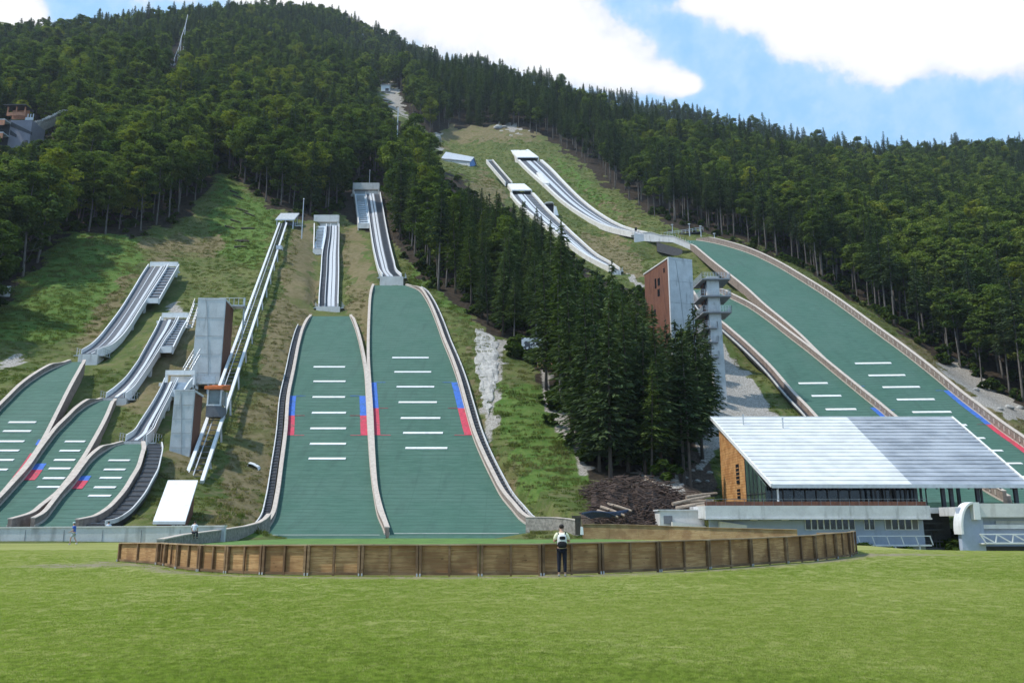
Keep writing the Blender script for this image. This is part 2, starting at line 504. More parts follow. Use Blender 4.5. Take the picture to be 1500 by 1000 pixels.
for k, st in RUNS.items():
    st = sorted(st, key=lambda s: s[3])
    Ys = [s[3] for s in st]
    zs = [E(s[0]) * s[3] + CZ for s in st]
    xl = [KX(s[1], s[0]) * s[3] for s in st]; xr = [KX(s[2], s[0]) * s[3] for s in st]
    RUN[k] = dict(y0=Ys[0], y1=Ys[-1], z=pchip(Ys, zs), xl=pchip(Ys, xl), xr=pchip(Ys, xr))
    r_ = RUN[k]; yy_ = np.linspace(Ys[0], Ys[-1], 2000); rows_ = project(yy_ * 0, yy_, r_['z'](yy_))[1]
    r_['row'] = (lambda yy, rr: (lambda row: float(yy[np.argmin(np.abs(rr - row))])))(yy_, rows_)
    r_['ytop'] = r_['y1']; r_['y1'] = r_['row'](CUT[k])

# ------------------------------------------------------------------ terrain
CTRL = []      # (x, y, z)


def cp(px, py, Y): CTRL.append(tuple(P(px, py, Y)))


for q in [(0, 525, 134), (30, 470, 150), (90, 352, 196), (150, 400, 181), (150, 470, 161), (60, 505, 141), (-60, 560, 125),
          (200, 345, 208), (260, 330, 218), (322, 252, 262), (300, 400, 192), (350, 380, 204), (360, 300, 240), (400, 325, 228), (340, 450, 170), (270, 425, 180), (285, 345, 218),
          (300, 480, 152), (230, 500, 141), (235, 560, 127), (270, 620, 114), (245, 680, 101), (215, 720, 93), (190, 540, 134), (160, 560, 126), (130, 590, 119),
          (350, 750, 90), (340, 700, 106), (330, 640, 117), (370, 600, 126), (345, 560, 134), (390, 550, 138), (370, 500, 150), (410, 500, 151), (420, 450, 170), (390, 420, 182), (440, 400, 193), (435, 350, 218), (470, 420, 184), (445, 325, 234),
          (300, 740, 90), (520, 440, 178), (525, 400, 198), (515, 360, 220), (560, 440, 176),
          (600, 395, 206), (640, 425, 190), (690, 462, 172), (745, 495, 158), (780, 540, 145), (820, 600, 128), (850, 650, 116), (875, 700, 106), (720, 540, 142), (712, 600, 128), (740, 660, 113), (760, 700, 104), (800, 740, 94), (840, 755, 90),
          (900, 745, 96), (960, 695, 108), (1020, 700, 106), (1040, 650, 126), (900, 640, 126), (950, 620, 133), (900, 580, 143), (960, 560, 152), (850, 510, 162), (900, 500, 172), (960, 500, 176), (800, 440, 187), (850, 430, 200), (900, 450, 195), (750, 400, 205), (800, 390, 222), (850, 395, 240), (700, 360, 222), (750, 340, 250), (650, 310, 246), (700, 300, 275), (640, 250, 330),
          (1063, 588, 158), (1040, 615, 146), (1100, 580, 166), (1110, 545, 180), (1130, 600, 158), (1040, 520, 184), (1000, 560, 160), (1030, 470, 205), (980, 440, 222), (930, 425, 236), (1080, 640, 140), (1120, 640, 141),
          (790, 348, 285), (740, 320, 300), (860, 350, 300), (830, 330, 312), (800, 295, 345), (760, 262, 380), (700, 240, 402), (650, 225, 425), (700, 205, 438), (740, 192, 448), (640, 205, 440), (600, 215, 410), (720, 270, 360),
          (900, 375, 272), (940, 395, 252), (955, 375, 268), (910, 355, 290), (975, 400, 250), (1000, 400, 252), (1040, 420, 240), (1080, 435, 232), (1120, 462, 218),
          (820, 225, 422), (860, 262, 385), (900, 302, 340), (940, 328, 305), (990, 345, 292), (800, 203, 446), (870, 250, 398), (940, 308, 330),
          (1050, 348, 292), (1150, 385, 266), (1250, 448, 230), (1350, 516, 199), (1450, 582, 174), (1500, 612, 164), (1420, 570, 182), (1560, 650, 155), (1650, 700, 140),
          (60, 330, 212), (0, 440, 166), (0, 250, 262), (150, 250, 265), (250, 255, 268), (0, 120, 385), (150, 120, 390), (300, 150, 378), (300, 84, 510), (100, 106, 500), (20, 215, 285), (80, 190, 300),
          (0, 84, 600), (120, 76, 640), (200, 62, 660), (300, 44, 690), (400, 30, 730), (480, 36, 790), (550, 64, 820), (600, 82, 840), (700, 104, 850), (800, 128, 850), (900, 156, 820), (1000, 182, 780), (1100, 208, 740), (1200, 228, 700), (1300, 242, 660), (1400, 246, 640), (1500, 250, 620), (1620, 240, 600), (-150, 90, 560), (-300, 120, 540), (1800, 270, 560),
          (440, 250, 296), (500, 290, 270), (560, 235, 330), (600, 175, 432), (562, 132, 530), (590, 150, 490), (650, 182, 462), (700, 130, 600), (850, 180, 560), (950, 245, 440), (1050, 290, 385), (1200, 335, 335), (1350, 390, 282), (1500, 440, 240), (1100, 235, 540), (1300, 285, 460), (1500, 325, 400), (400, 180, 370), (450, 110, 500), (820, 165, 520),
          (1700, 610, 162), (1750, 450, 235), (1800, 330, 420), (-200, 520, 128), (-200, 320, 225), (-260, 150, 380), (-120, 620, 108), (-150, 740, 84), (-300, 700, 92)]:
    cp(*q)
CTRL = [c for c in CTRL if not (28 < c[0] < 75 and 250 < c[1] < 287)]
for q in ((948, 362, 283), (962, 366, 279), (980, 370, 274), (1000, 376, 268), (1025, 388, 260), (1050, 402, 250), (940, 395, 252), (910, 372, 275)): cp(*q)
for x in (-120, -80, -50, -30, -15, 0, 15): CTRL += [(x, 40, -.7), (x, 64, -.7), (x, 5, -.7)]
for x in (-100, -80, -65, -52, -40): CTRL += [(x, 75.5, .35)]
for x in (-20, -8, 5): CTRL += [(x, 80, -.5)]
for x in (15, 30, 45, 60, 85): CTRL += [(x, 70, -3.), (x, 86, -3.)]
for x in (30, 45, 60): CTRL += [(x, 98, -1.2)]
for x in (25, 45): CTRL += [(x, 112, 2.)]
for x in (30, 60, 90, 150): CTRL += [(x, 40, -1.5), (x, 5, -1.)]
for x in (90, 120, 160): CTRL += [(x, 90, -1.5), (x, 75, -2.5)]
ridge = [(q[0], q[1], q[2]) for q in CTRL if q[1] >= 540]
CTRL += [(x * 1.25, y + 170, z - 75) for x, y, z in ridge]
for x in (-700, 700): CTRL += [(x, 100, 20 if x > 0 else 60), (x, 400, 190), (x, 1050, 240)]


def far_enough(q, d):
    return all((q[0] - c[0]) ** 2 + (q[1] - c[1]) ** 2 > d * d for c in CTRL)


LT, LB_ = P(414.5, 327, 228), P(283, 706, 100)
CTRL = [c for c in CTRL if (c[0] - LT[0]) ** 2 + (c[1] - LT[1]) ** 2 > 49]
for q in ((300, 563, 130), (262, 563, 131), (270, 668, 106.5), (250, 665, 106), (300, 650, 110)): cp(*q)
for s_ in np.linspace(.0, 1, 20):
    q = LB_ + (LT - LB_) * s_ - (0, 0, 1.1 + 1.2 * math.sin(s_ * 3.1))
    if all((c[0] - q[0]) ** 2 + (c[1] - q[1]) ** 2 > 30 for c in CTRL): CTRL.append(tuple(q))
for k, h in HILLS.items():
    for u in np.arange(h.ub + 2, h.ut + 1, 7.):
        for s, v in ((-1, float(h.vl(u)) - 2.5), (1, float(h.vr(u)) + 2.5), (0, float(h.vl(u) + h.vr(u)) / 2)):
            if k == 'g' and u > 246 and s < 1: continue
            q = h.pt(u, v, -.45 if s else -1.2)
            if far_enough(q, 4.5): CTRL.append(tuple(q))
for k, r in RUN.items():
    for y in np.arange(r['y0'], r['y1'] + 1, 8.):
        q = (float(r['xl'](y) + r['xr'](y)) / 2, y, float(r['z'](y)) - (1.2 if k in 'fg' else 1.9))
        if far_enough(q, 4.5): CTRL.append(q)
CT_ = np.array(CTRL)
SC = 100.
cxy = CT_[:, :2] / SC


def rbf_k(d2): return np.sqrt(d2 + .06 ** 2)


n_ = len(cxy)
A_ = np.zeros((n_ + 3, n_ + 3))
d2 = ((cxy[:, None] - cxy[None]) ** 2).sum(-1)
A_[:n_, :n_] = -rbf_k(d2) + np.eye(n_) * .012
A_[:n_, n_] = 1; A_[:n_, n_ + 1:] = cxy; A_[n_:, :n_] = A_[:n_, n_:].T
W_ = np.linalg.solve(A_, np.concatenate((CT_[:, 2], np.zeros(3))))


def vnoise(x, y, seed=0):
    """smooth value noise"""
    xi = np.floor(x).astype(int); yi = np.floor(y).astype(int); fx = x - xi; fy = y - yi
    fx = fx * fx * (3 - 2 * fx); fy = fy * fy * (3 - 2 * fy)

    def h(a, b_):
        q = np.sin(a * 127.1 + b_ * 311.7 + seed * 74.7) * 43758.5453
        return q - np.floor(q)
    return (h(xi, yi) * (1 - fx) + h(xi + 1, yi) * fx) * (1 - fy) + (h(xi, yi + 1) * (1 - fx) + h(xi + 1, yi + 1) * fx) * fy


def terrain_z(x, y):
    x = np.atleast_1d(np.asarray(x, float)); y = np.atleast_1d(np.asarray(y, float))
    res = np.empty(len(x))
    for i in range(0, len(x), 20000):
        q = np.stack((x[i:i + 20000], y[i:i + 20000]), 1) / SC
        dd = ((q[:, None] - cxy[None]) ** 2).sum(-1)
        res[i:i + 20000] = -rbf_k(dd) @ W_[:n_] + W_[n_] + q @ W_[n_ + 1:]
    am = np.clip((y - 80) / 40, 0, 1)
    res += am * ((vnoise(x / 9, y / 9, 1) - .5) * 1.1 + (vnoise(x / 3.1, y / 3.1, 2) - .5) * .5 + (vnoise(x / 30, y / 30, 3) - .5) * 1.5 * np.clip((y - 180) / 100, 0, 1))
    pit = P(972, 362, 282.)
    res -= 6.5 * np.exp(-((x - pit[0]) / 9) ** 2 - ((y - pit[1] + 2) / 6.5) ** 2)
    for k, h in HILLS.items():
        u = y * h.cp + x * h.sp; v = x * h.cp - y * h.sp
        m = (u > h.ub - 2) & (u < h.ut + 3) & (v > h.vl(u) - 2.3) & (v < h.vr(u) + 2.6)
        res = np.where(m, np.minimum(res, h.z(np.clip(u, h.ub, h.ut)) - .75), res)
    for k, r in RUN.items():
        m = (y > r['y0'] - 3) & (y < r['y1'] + 5) & (x > r['xl'](y) - 2) & (x < r['xr'](y) + 2)
        res = np.where(m, np.minimum(res, r['z'](np.clip(y, r['y0'], r['y1'])) - .9), res)
    return res


def on_jump(x, y, mar=1.5):
    m = np.zeros(len(x), bool)
    for k, h in HILLS.items():
        u = y * h.cp + x * h.sp; v = x * h.cp - y * h.sp
        m |= (u > h.ub - mar) & (u < h.ut + 6) & (v > h.vl(u) - mar) & (v < h.vr(u) + mar)
    for k, r in RUN.items():
        m |= (y > r['y0'] - 3) & (y < r['y1'] + 6) & (x > r['xl'](y) - mar - (5 if k in 'de' else 0)) & (x < r['xr'](y) + mar + (4 if k in 'abc' else 0))
    return m


def axis(a, lo_f, hi_f, b_, s1, s2, s3):
    return np.unique(np.concatenate((np.arange(a, lo_f, s1), np.arange(lo_f, hi_f, s2), np.arange(hi_f, b_ + 1, s3))))


GX = axis(-620, -115, 120, 640, 6, 1.15, 6)
GY = np.unique(np.concatenate((np.arange(-40, 60, 10), np.arange(60, 72, 2), np.arange(72, 270, 1.15), np.arange(270, 460, 2), np.arange(460, 1060, 6))))
gx, gy = np.meshgrid(GX, GY)
gz = terrain_z(gx.ravel(), gy.ravel()).reshape(gx.shape)


def ground(x, y):
    """height of the terrain mesh"""
    x = np.atleast_1d(np.asarray(x, float)); y = np.atleast_1d(np.asarray(y, float))
    i = np.clip(np.searchsorted(GX, x) - 1, 0, len(GX) - 2); j = np.clip(np.searchsorted(GY, y) - 1, 0, len(GY) - 2)
    tx = np.clip((x - GX[i]) / (GX[i + 1] - GX[i]), 0, 1); ty = np.clip((y - GY[j]) / (GY[j + 1] - GY[j]), 0, 1)
    return (gz[j, i] * (1 - tx) + gz[j, i + 1] * tx) * (1 - ty) + (gz[j + 1, i] * (1 - tx) + gz[j + 1, i + 1] * tx) * ty


def gnd(x, y): return float(ground(x, y)[0])


def hit(px, py, y0=60., y1=700.):
    """where the sight line through a point of the photograph meets the hillside"""
    ys = np.arange(y0, y1, .4); x = KX(px, py) * ys; z = E(py) * ys + CZ
    g = z - ground(x, ys); i = np.where((g[:-1] > 0) & (g[1:] <= 0))[0]
    y = ys[i[0] + 1] if len(i) else y0
    return np.array((KX(px, py) * y, y, gnd(KX(px, py) * y, y)))


def meadow_z(x, y):
    x = np.asarray(x, float); y = np.asarray(y, float)
    s = np.clip((y - 53) / 18, 0, 1); s = s * s * (3 - 2 * s)
    r = np.clip((x - 27) / 9, 0, 1)
    return -2.4 * s * r + (vnoise(x / 7, y / 7, 5) - .5) * .06 + (vnoise(x / 2.2, y / 2.2, 6) - .5) * .03


POLY_CLEAR = [
    [(-500, 820), (-500, 560), (-60, 500), (0, 455), (92, 345), (200, 342), (262, 322), (300, 285), (322, 248), (350, 262), (405, 312), (440, 322), (456, 318), (500, 312), (515, 330), (560, 345), (590, 375), (640, 428), (690, 464), (745, 500), (785, 560), (832, 645), (872, 700), (850, 765), (1000, 800), (600, 830), (0, 830)],
    [(745, 305), (700, 300), (688, 262), (640, 252), (600, 232), (600, 208), (655, 188), (742, 184), (800, 203), (868, 252), (940, 310), (1000, 338), (1055, 345), (1100, 358), (1180, 395), (1260, 445), (1350, 508), (1440, 565), (1500, 598), (1700, 700), (1700, 800), (1030, 800), (1040, 640), (1040, 590), (1050, 500), (1025, 440), (960, 430), (925, 430), (890, 412), (830, 372), (790, 345), (742, 300)],
    [(545, 138), (555, 116), (575, 116), (590, 150), (612, 180), (640, 200), (600, 215), (580, 180), (570, 150)],
    [(845, 745), (868, 704), (960, 700), (1010, 684), (1040, 664), (1060, 630), (1060, 800), (850, 800)],
]


def clear_mask(px, py):
    m = np.zeros(np.shape(px), bool)
    for q in POLY_CLEAR: m |= in_poly(px, py, q)
    return m


vx, vy, vz = gx.ravel(), gy.ravel(), gz.ravel()
ppx, ppy = project(vx, np.maximum(vy, 1), vz)
jx = ppx + (vnoise(vx / 4, vy / 4, 9) - .5) * 22 + (vnoise(vx / 1.7, vy / 1.7, 10) - .5) * 10
jy = ppy + (vnoise(vx / 4, vy / 4, 12) - .5) * 16 + (vnoise(vx / 1.7, vy / 1.7, 13) - .5) * 8
W = {}
W['clear'] = clear_mask(jx, jy).astype(float)
dry_polys = [[(425, 330), (458, 325), (462, 440), (440, 500), (412, 640), (385, 770), (310, 770), (345, 640), (385, 500), (415, 400)], [(500, 415), (545, 400), (548, 520), (534, 500), (515, 450)], [(500, 330), (530, 340), (545, 400), (525, 405), (505, 400)],
             [(820, 345), (900, 345), (945, 385), (935, 410), (890, 395)], [(280, 560), (340, 470), (350, 480), (300, 700), (240, 700)], [(200, 345), (330, 345), (320, 375), (220, 385)],
             [(690, 480), (700, 600), (760, 745), (730, 745), (690, 620)], [(150, 440), (195, 390), (205, 400), (170, 450), (130, 515), (100, 510)], [(640, 185), (740, 182), (800, 205), (735, 205), (640, 215)], [(700, 245), (740, 280), (735, 310), (690, 300)],
             [(1330, 495), (1500, 590), (1500, 660), (1300, 500)], [(230, 480), (300, 460), (300, 600), (190, 600)], [(880, 290), (940, 325), (930, 335), (860, 280)]]
W['dry'] = np.zeros(len(vx))
for q in dry_polys: W['dry'] = np.maximum(W['dry'], in_poly(jx, jy, q))
W['gravel'] = np.zeros(len(vx))
for q in [[(1055, 505), (1072, 505), (1095, 545), (1140, 612), (1050, 660), (1010, 700), (1045, 600)], [(1370, 528), (1400, 530), (1510, 605), (1510, 622), (1470, 610), (1400, 565)], [(930, 690), (990, 690), (1000, 722), (950, 715)], [(728, 490), (742, 500), (735, 560), (722, 640), (708, 640)], [(600, 215), (605, 200), (650, 195), (645, 212), (610, 222)], [(0, 532), (28, 524), (40, 532), (0, 545)], [(560, 116), (580, 130), (600, 165), (590, 175), (570, 150)],
          [(795, 545), (825, 600), (870, 690), (855, 695), (815, 620), (785, 560)], [(915, 398), (938, 402), (945, 425), (925, 425)], [(228, 490), (262, 440), (270, 446), (240, 496)], [(735, 184), (760, 184), (765, 195), (735, 194)]]:
    W['gravel'] = np.maximum(W['gravel'], in_poly(jx, jy, q))
W['lush'] = np.zeros(len(vx))
for q in [[(-100, 520), (0, 455), (92, 345), (200, 342), (205, 390), (175, 440), (100, 500), (0, 500)], [(720, 560), (785, 560), (832, 650), (872, 705), (760, 720)], [(590, 375), (690, 464), (690, 485), (600, 400)], [(800, 225), (880, 280), (930, 330), (860, 290)], [(320, 250), (405, 312), (380, 400), (300, 370)], [(330, 745), (385, 745), (385, 785), (320, 785)], [(510, 350), (530, 345), (545, 390), (520, 400)]]:
    W['lush'] = np.maximum(W['lush'], in_poly(jx, jy, q))
W['dirt'] = np.zeros(len(vx))
for q in [[(840, 765), (870, 715), (960, 690), (1040, 640), (1045, 740), (1030, 770)]]:
    W['dirt'] = np.maximum(W['dirt'], in_poly(jx, jy, q))

m_ter, t, b, _ = mat_base('hillside_ground')
p_ = t.pos()
na_, nb_, nc_ = t.noise(p_, .18, 5), t.noise(p_, .9, 6, .65), t.noise(p_, 3.5, 5, .7)
grass = t.mix(t.ramp(na_, .38, .62), (.070, .100, .026), (.118, .135, .042))
grass = t.mix(t.math('MULTIPLY', t.ramp(nb_, .45, .7), .75), grass, (.165, .142, .078))
dry = t.mix(t.ramp(nb_, .35, .65), (.200, .162, .092), (.140, .120, .056))
dry = t.mix(t.math('MULTIPLY', t.ramp(na_, .5, .68), .75), dry, (.100, .115, .034))
lush = t.mix(t.ramp(nb_, .35, .65), (.065, .125, .024), (.115, .165, .042))
grav = t.mix(t.ramp(nc_, .38, .64), (.20, .18, .155), (.47, .44, .40))
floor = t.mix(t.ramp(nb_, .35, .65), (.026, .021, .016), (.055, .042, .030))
dirt = t.mix(t.ramp(nc_, .35, .65), (.060, .042, .032), (.125, .098, .078))
soft = lambda nm: t.ramp(t.math('ADD', t.attr(nm), t.math('MULTIPLY', t.math('SUBTRACT', nb_, .5), .7)), .32, .68)
c = t.mix(soft('lush'), grass, lush)
c = t.mix(soft('dry'), c, dry)
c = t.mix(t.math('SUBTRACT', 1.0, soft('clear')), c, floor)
c = t.mix(soft('dirt'), c, dirt)
c = t.mix(soft('gravel'), c, grav)
c = t.mix(t.math('MULTIPLY', t.ramp(nc_, .5, .75), .22), c, [.04, .042, .022])
t.l.new(c, b.inputs['Base Color']); b.inputs['Roughness'].default_value = .95; b.inputs['Specular IOR Level'].default_value = .1
hh = t.math('ADD', t.math('MULTIPLY', nb_, .6), t.math('MULTIPLY', nc_, .4))
t.l.new(t.bump(hh, .8, .5), b.inputs['Normal'])
ny, nx = gx.shape
ii = np.arange(ny * nx).reshape(ny, nx)
quads = np.stack((ii[:-1, :-1], ii[:-1, 1:], ii[1:, 1:], ii[1:, :-1]), -1).reshape(-1, 4)
me = fast_mesh('hillside', np.stack((vx, vy, vz), 1), quads, [m_ter], smooth=True)
for k in W:
    a = me.attributes.new(k, 'FLOAT', 'POINT'); a.data.foreach_set('value', W[k].astype(np.float32))
o = bpy.data.objects.new('hillside', me); COL.objects.link(o)
tag(o, 'grassy and wooded mountainside carrying the ski jumps', 'terrain', kind='structure')

# ------------------------------------------------------------------ meadow
m_mead, t, b, _ = mat_base('meadow_grass_ground')
p_ = t.pos()
na_, nb_, nc_ = t.noise(p_, .11, 4), t.noise(p_, .7, 6, .6), t.noise(t.vscale(p_, (1, .45, 1)), 9., 5, .7)
c = t.mix(t.ramp(na_, .38, .62), (.225, .235, .068), (.262, .268, .092))
c = t.mix(t.math('MULTIPLY', t.ramp(nb_, .4, .7), .15), c, (.245, .255, .085))
c = t.mix(t.math('MULTIPLY', t.ramp(nc_, .45, .72), .25), c, (.115, .170, .034))
sx = t.new('ShaderNodeSeparateXYZ'); t.l.new(p_, sx.inputs[0])
worn = t.attr('worn')
c = t.mix(t.ramp(t.math('ADD', worn, t.math('MULTIPLY', t.math('SUBTRACT', nb_, .5), .8)), .35, .8), c, (.235, .205, .135))
t.l.new(c, b.inputs['Base Color']); b.inputs['Roughness'].default_value = .9; b.inputs['Specular IOR Level'].default_value = .1
t.l.new(t.bump(nc_, .7, .06), b.inputs['Normal'])
mxs = np.concatenate((np.arange(-160, -45, 6), np.arange(-45, 62, .75), np.arange(62, 170, 6))); mys = np.concatenate((np.arange(-40, 6, 4), np.arange(6, 96, .75)))
mx_, my_ = np.meshgrid(mxs, mys)
mz_ = meadow_z(mx_, my_)
nyy, nxx = mx_.shape; ii = np.arange(nyy * nxx).reshape(nyy, nxx)
me = fast_mesh('meadow', np.stack((mx_.ravel(), my_.ravel(), mz_.ravel()), 1), np.stack((ii[:-1, :-1], ii[:-1, 1:], ii[1:, 1:], ii[1:, :-1]), -1).reshape(-1, 4), [m_mead], smooth=True)
FENCE_PX = [(174, 822), (231, 827.5), (242, 829), (260, 833), (292, 836.5), (332, 839), (384, 841.5), (449, 843), (528, 843.5), (613, 843.5), (703, 843.5), (793, 843), (880, 841), (965, 837.5), (1038, 833), (1100, 828.5), (1152, 824.5), (1195, 821), (1225, 818), (1245, 815), (1254, 811)]
FENCE = [G(*q) for q in FENCE_PX]
fp = np.array(FENCE)
dmin = np.full(mx_.size, 99.)
for a_, b_ in zip(fp[:-1], fp[1:]):
    d = b_[:2] - a_[:2]; L2 = (d ** 2).sum()
    tt = np.clip(((mx_.ravel() - a_[0]) * d[0] + (my_.ravel() - a_[1]) * d[1]) / L2, 0, 1)
    dmin = np.minimum(dmin, np.hypot(mx_.ravel() - a_[0] - tt * d[0], my_.ravel() - a_[1] - tt * d[1]))
inside = in_poly(mx_.ravel(), my_.ravel(), [tuple(q[:2]) for q in FENCE] + [(25, 70), (8, 92), (-34, 92), (-26, 60)])
worn = np.clip(1.15 - dmin / 2.0, 0, 1) * ~inside
for q, r_, s_ in ((G(135, 828), 2.6, .9), (G(1310, 812), 3.2, .8), (G(60, 822), 2.5, .35)):
    worn = np.maximum(worn, s_ * np.clip(1.3 - np.hypot((mx_.ravel() - q[0]) / 1.6, (my_.ravel() - q[1])) / r_, 0, 1))
a = me.attributes.new('worn', 'FLOAT', 'POINT'); a.data.foreach_set('value', worn.astype(np.float32))
o = bpy.data.objects.new('meadow', me); COL.objects.link(o)
tag(o, 'mown yellow green meadow in front of the wooden fence', 'meadow', kind='structure')
# lawn of the outrun, inside the fence
m_lawn = M('outrun_lawn', (.095, .175, .040), .9, .35, .5, .4)
lb = MB()
c0 = np.array((-4., 62.))
rim = [np.array(q[:2]) + (c0 - np.array(q[:2])) * .03 for q in FENCE[2:]] + [np.array(v) for v in ((22.5, 62), (17, 72), (12, 80), (8.2, 90), (-12, 90.5), (-30, 89.5), (-28, 80), (-27, 70), (-26, 60))]
vs = [(c0[0], c0[1], .075)] + [(q[0], q[1], .075 if q[0] < 16 else .075 + float(meadow_z(q[0], q[1]))) for q in rim]
lb.add(vs, [(0, i + 1, (i + 1) % len(rim) + 1) for i in range(len(rim))])
tag(lb.build('outrun_lawn', m_lawn), 'bright flat lawn between the fence and the landing slopes', 'lawn', kind='structure')
# ------------------------------------------------------------------ ski jumps as objects
HILL_LABEL = {
    'a': 'leftmost and largest of the three small green ski jumps on the left slope',
    'b': 'middle one of the three small green ski jumps on the left slope',
    'c': 'smallest green ski jump on the left, with five white lines, nearest the concrete wall',
    'd': 'left and narrower of the two green ski jumps in the centre',
    'e': 'right and wider of the two green ski jumps in the centre',
    'f': 'green ski jump behind the metal roof whose inrun is partly hidden by spruces',
    'g': 'largest green ski jump, on the far right along the forest edge',
}
LINES = {
    'a': S3([(42, 397), (175, 397), (15, 440), (150, 440), (-15, 490), (117, 490), (-40, 535), (92, 535), (-68, 581), (66, 581), (-98, 628), (36, 628)], 0, 500, .3),
    'b': S3([(317, 491), (415, 491), (291, 536), (391, 536), (264, 581), (366, 581), (238, 623), (343, 623), (210, 670), (316, 670), (182, 713), (290, 713)], 0, 500, .3),
    'c': S3([(530, 583), (633, 583), (507, 628), (612, 628), (487, 669), (593, 669), (459, 715), (565, 715), (432, 756), (541, 756)], 0, 500, .3),
    'd': S3([(248, 118), (392, 118), (247, 184), (394, 184), (243, 256), (392, 256), (240, 328), (396, 328), (233, 400), (396, 400), (231, 470), (396, 470), (225, 538), (395, 538)], 380, 500, .32),
    'e': S3([(608, 76), (775, 76), (618, 141), (786, 141), (628, 209), (800, 209), (637, 280), (812, 280), (647, 352), (828, 352), (658, 420), (840, 420), (668, 490), (860, 490)], 380, 500, .32),
    'f': S3([(588, 592), (700, 595), (637, 639), (751, 643), (690, 690), (807, 693), (745, 745), (865, 748), (800, 800), (925, 803)], 940, 330, .39),
    'g': S3([(799, 516), (940, 521), (850, 562), (992, 566), (903, 606), (1047, 610), (957, 653), (1102, 656), (1015, 700), (1165, 703), (1075, 750), (1223, 752), (1140, 799), (1291, 801), (1205, 846), (1358, 848), (1276, 894), (1431, 896), (1350, 944), (1510, 946)], 940, 330, .39),
}
MARKS = {  # (side, material, py0, py1, width)
    'a': [('R', 'blue', 644, 652, .7), ('R', 'red', 664, 700, .7)],
    'b': [('L', 'blue', 679, 688, 1.3), ('L', 'red', 688, 703, 1.3)],
    'c': [('L', 'blue', 697, 704, 1.2), ('L', 'red', 704, 716, 1.2)],
    'd': [('L', 'blue', 580, 609, 1.05), ('L', 'red', 609, 638, 1.05), ('R', 'blue', 580, 609, 1.05), ('R', 'red', 609, 638, 1.05)],
    'e': [('L', 'blue', 560, 598, 1.0), ('L', 'red', 598, 637, 1.0), ('R', 'blue', 560, 598, 1.1), ('R', 'red', 598, 637, 1.1)],
    'f': [('L', 'blue', 600, 640, 1.0), ('R', 'blue', 597, 640, 1.0)],
    'g': [('R', 'blue', 572, 622, 1.1), ('R', 'red', 622, 690, 1.1), ('L', 'blue', 566, 600, .9)],
}
WALLS = {  # height left, right, thickness
    'a': (.9, .7, .42), 'b': (.9, .75, .42), 'c': (.85, .7, .4), 'd': (.7, .75, .42), 'e': (.75, .85, .42), 'f': (1.2, 1.5, .55), 'g': (.8, 1.9, .6)}
MATS = {'blue': m_blue, 'red': m_red}


def hill_border(h, side, ht, th, u0, u1, studs=False):
    """border wall along one edge: lining, bottom board and cap"""
    us = np.linspace(u0, u1, 64)
    sg = -1 if side == 'L' else 1
    v = (h.vl if side == 'L' else h.vr)(us)
    fade = np.clip((u1 - us) / 4, .35, 1)
    zi = np.maximum(ht * fade, .3)
    b = MB()
    inn0, inn1 = h.pt(us, v + sg * .02, -.9), h.pt(us, v + sg * .02, 0) + np.stack((us * 0, us * 0, zi), 1)
    out1, out0 = h.pt(us, v + sg * th, 0) + np.stack((us * 0, us * 0, zi), 1), h.pt(us, v + sg * th, -1.9)
    b.sweep([inn0, inn1, out1, out0])
    c = MB()
    za = np.stack((us * 0, us * 0, zi + .004), 1); zb = np.stack((us * 0, us * 0, zi + .09), 1)
    c.sweep([h.pt(us, v - sg * .05) + za, h.pt(us, v - sg * .05) + zb, h.pt(us, v + sg * (th + .06)) + zb, h.pt(us, v + sg * (th + .06)) + za])
    k = MB()
    z0 = np.stack((us * 0, us * 0, us * 0 + .01), 1); z1 = np.stack((us * 0, us * 0, us * 0 + .22), 1)
    k.sweep([h.pt(us, v - sg * .06) + z0, h.pt(us, v - sg * .06) + z1, h.pt(us, v + sg * .03) + z1, h.pt(us, v + sg * .03) + z0])
    if studs:
        for u in np.arange(u0 + 2, u1 - 55, 1.6):
            vv = float((h.vl if side == 'L' else h.vr)(u)); q = h.pt(u, vv - sg * .03)
            k.box(q + np.array((0, 0, ht * .6)), (.12, .28, ht * .5))
    return b, c, k


def station(h, px, py):
    return h.uv(px, py)


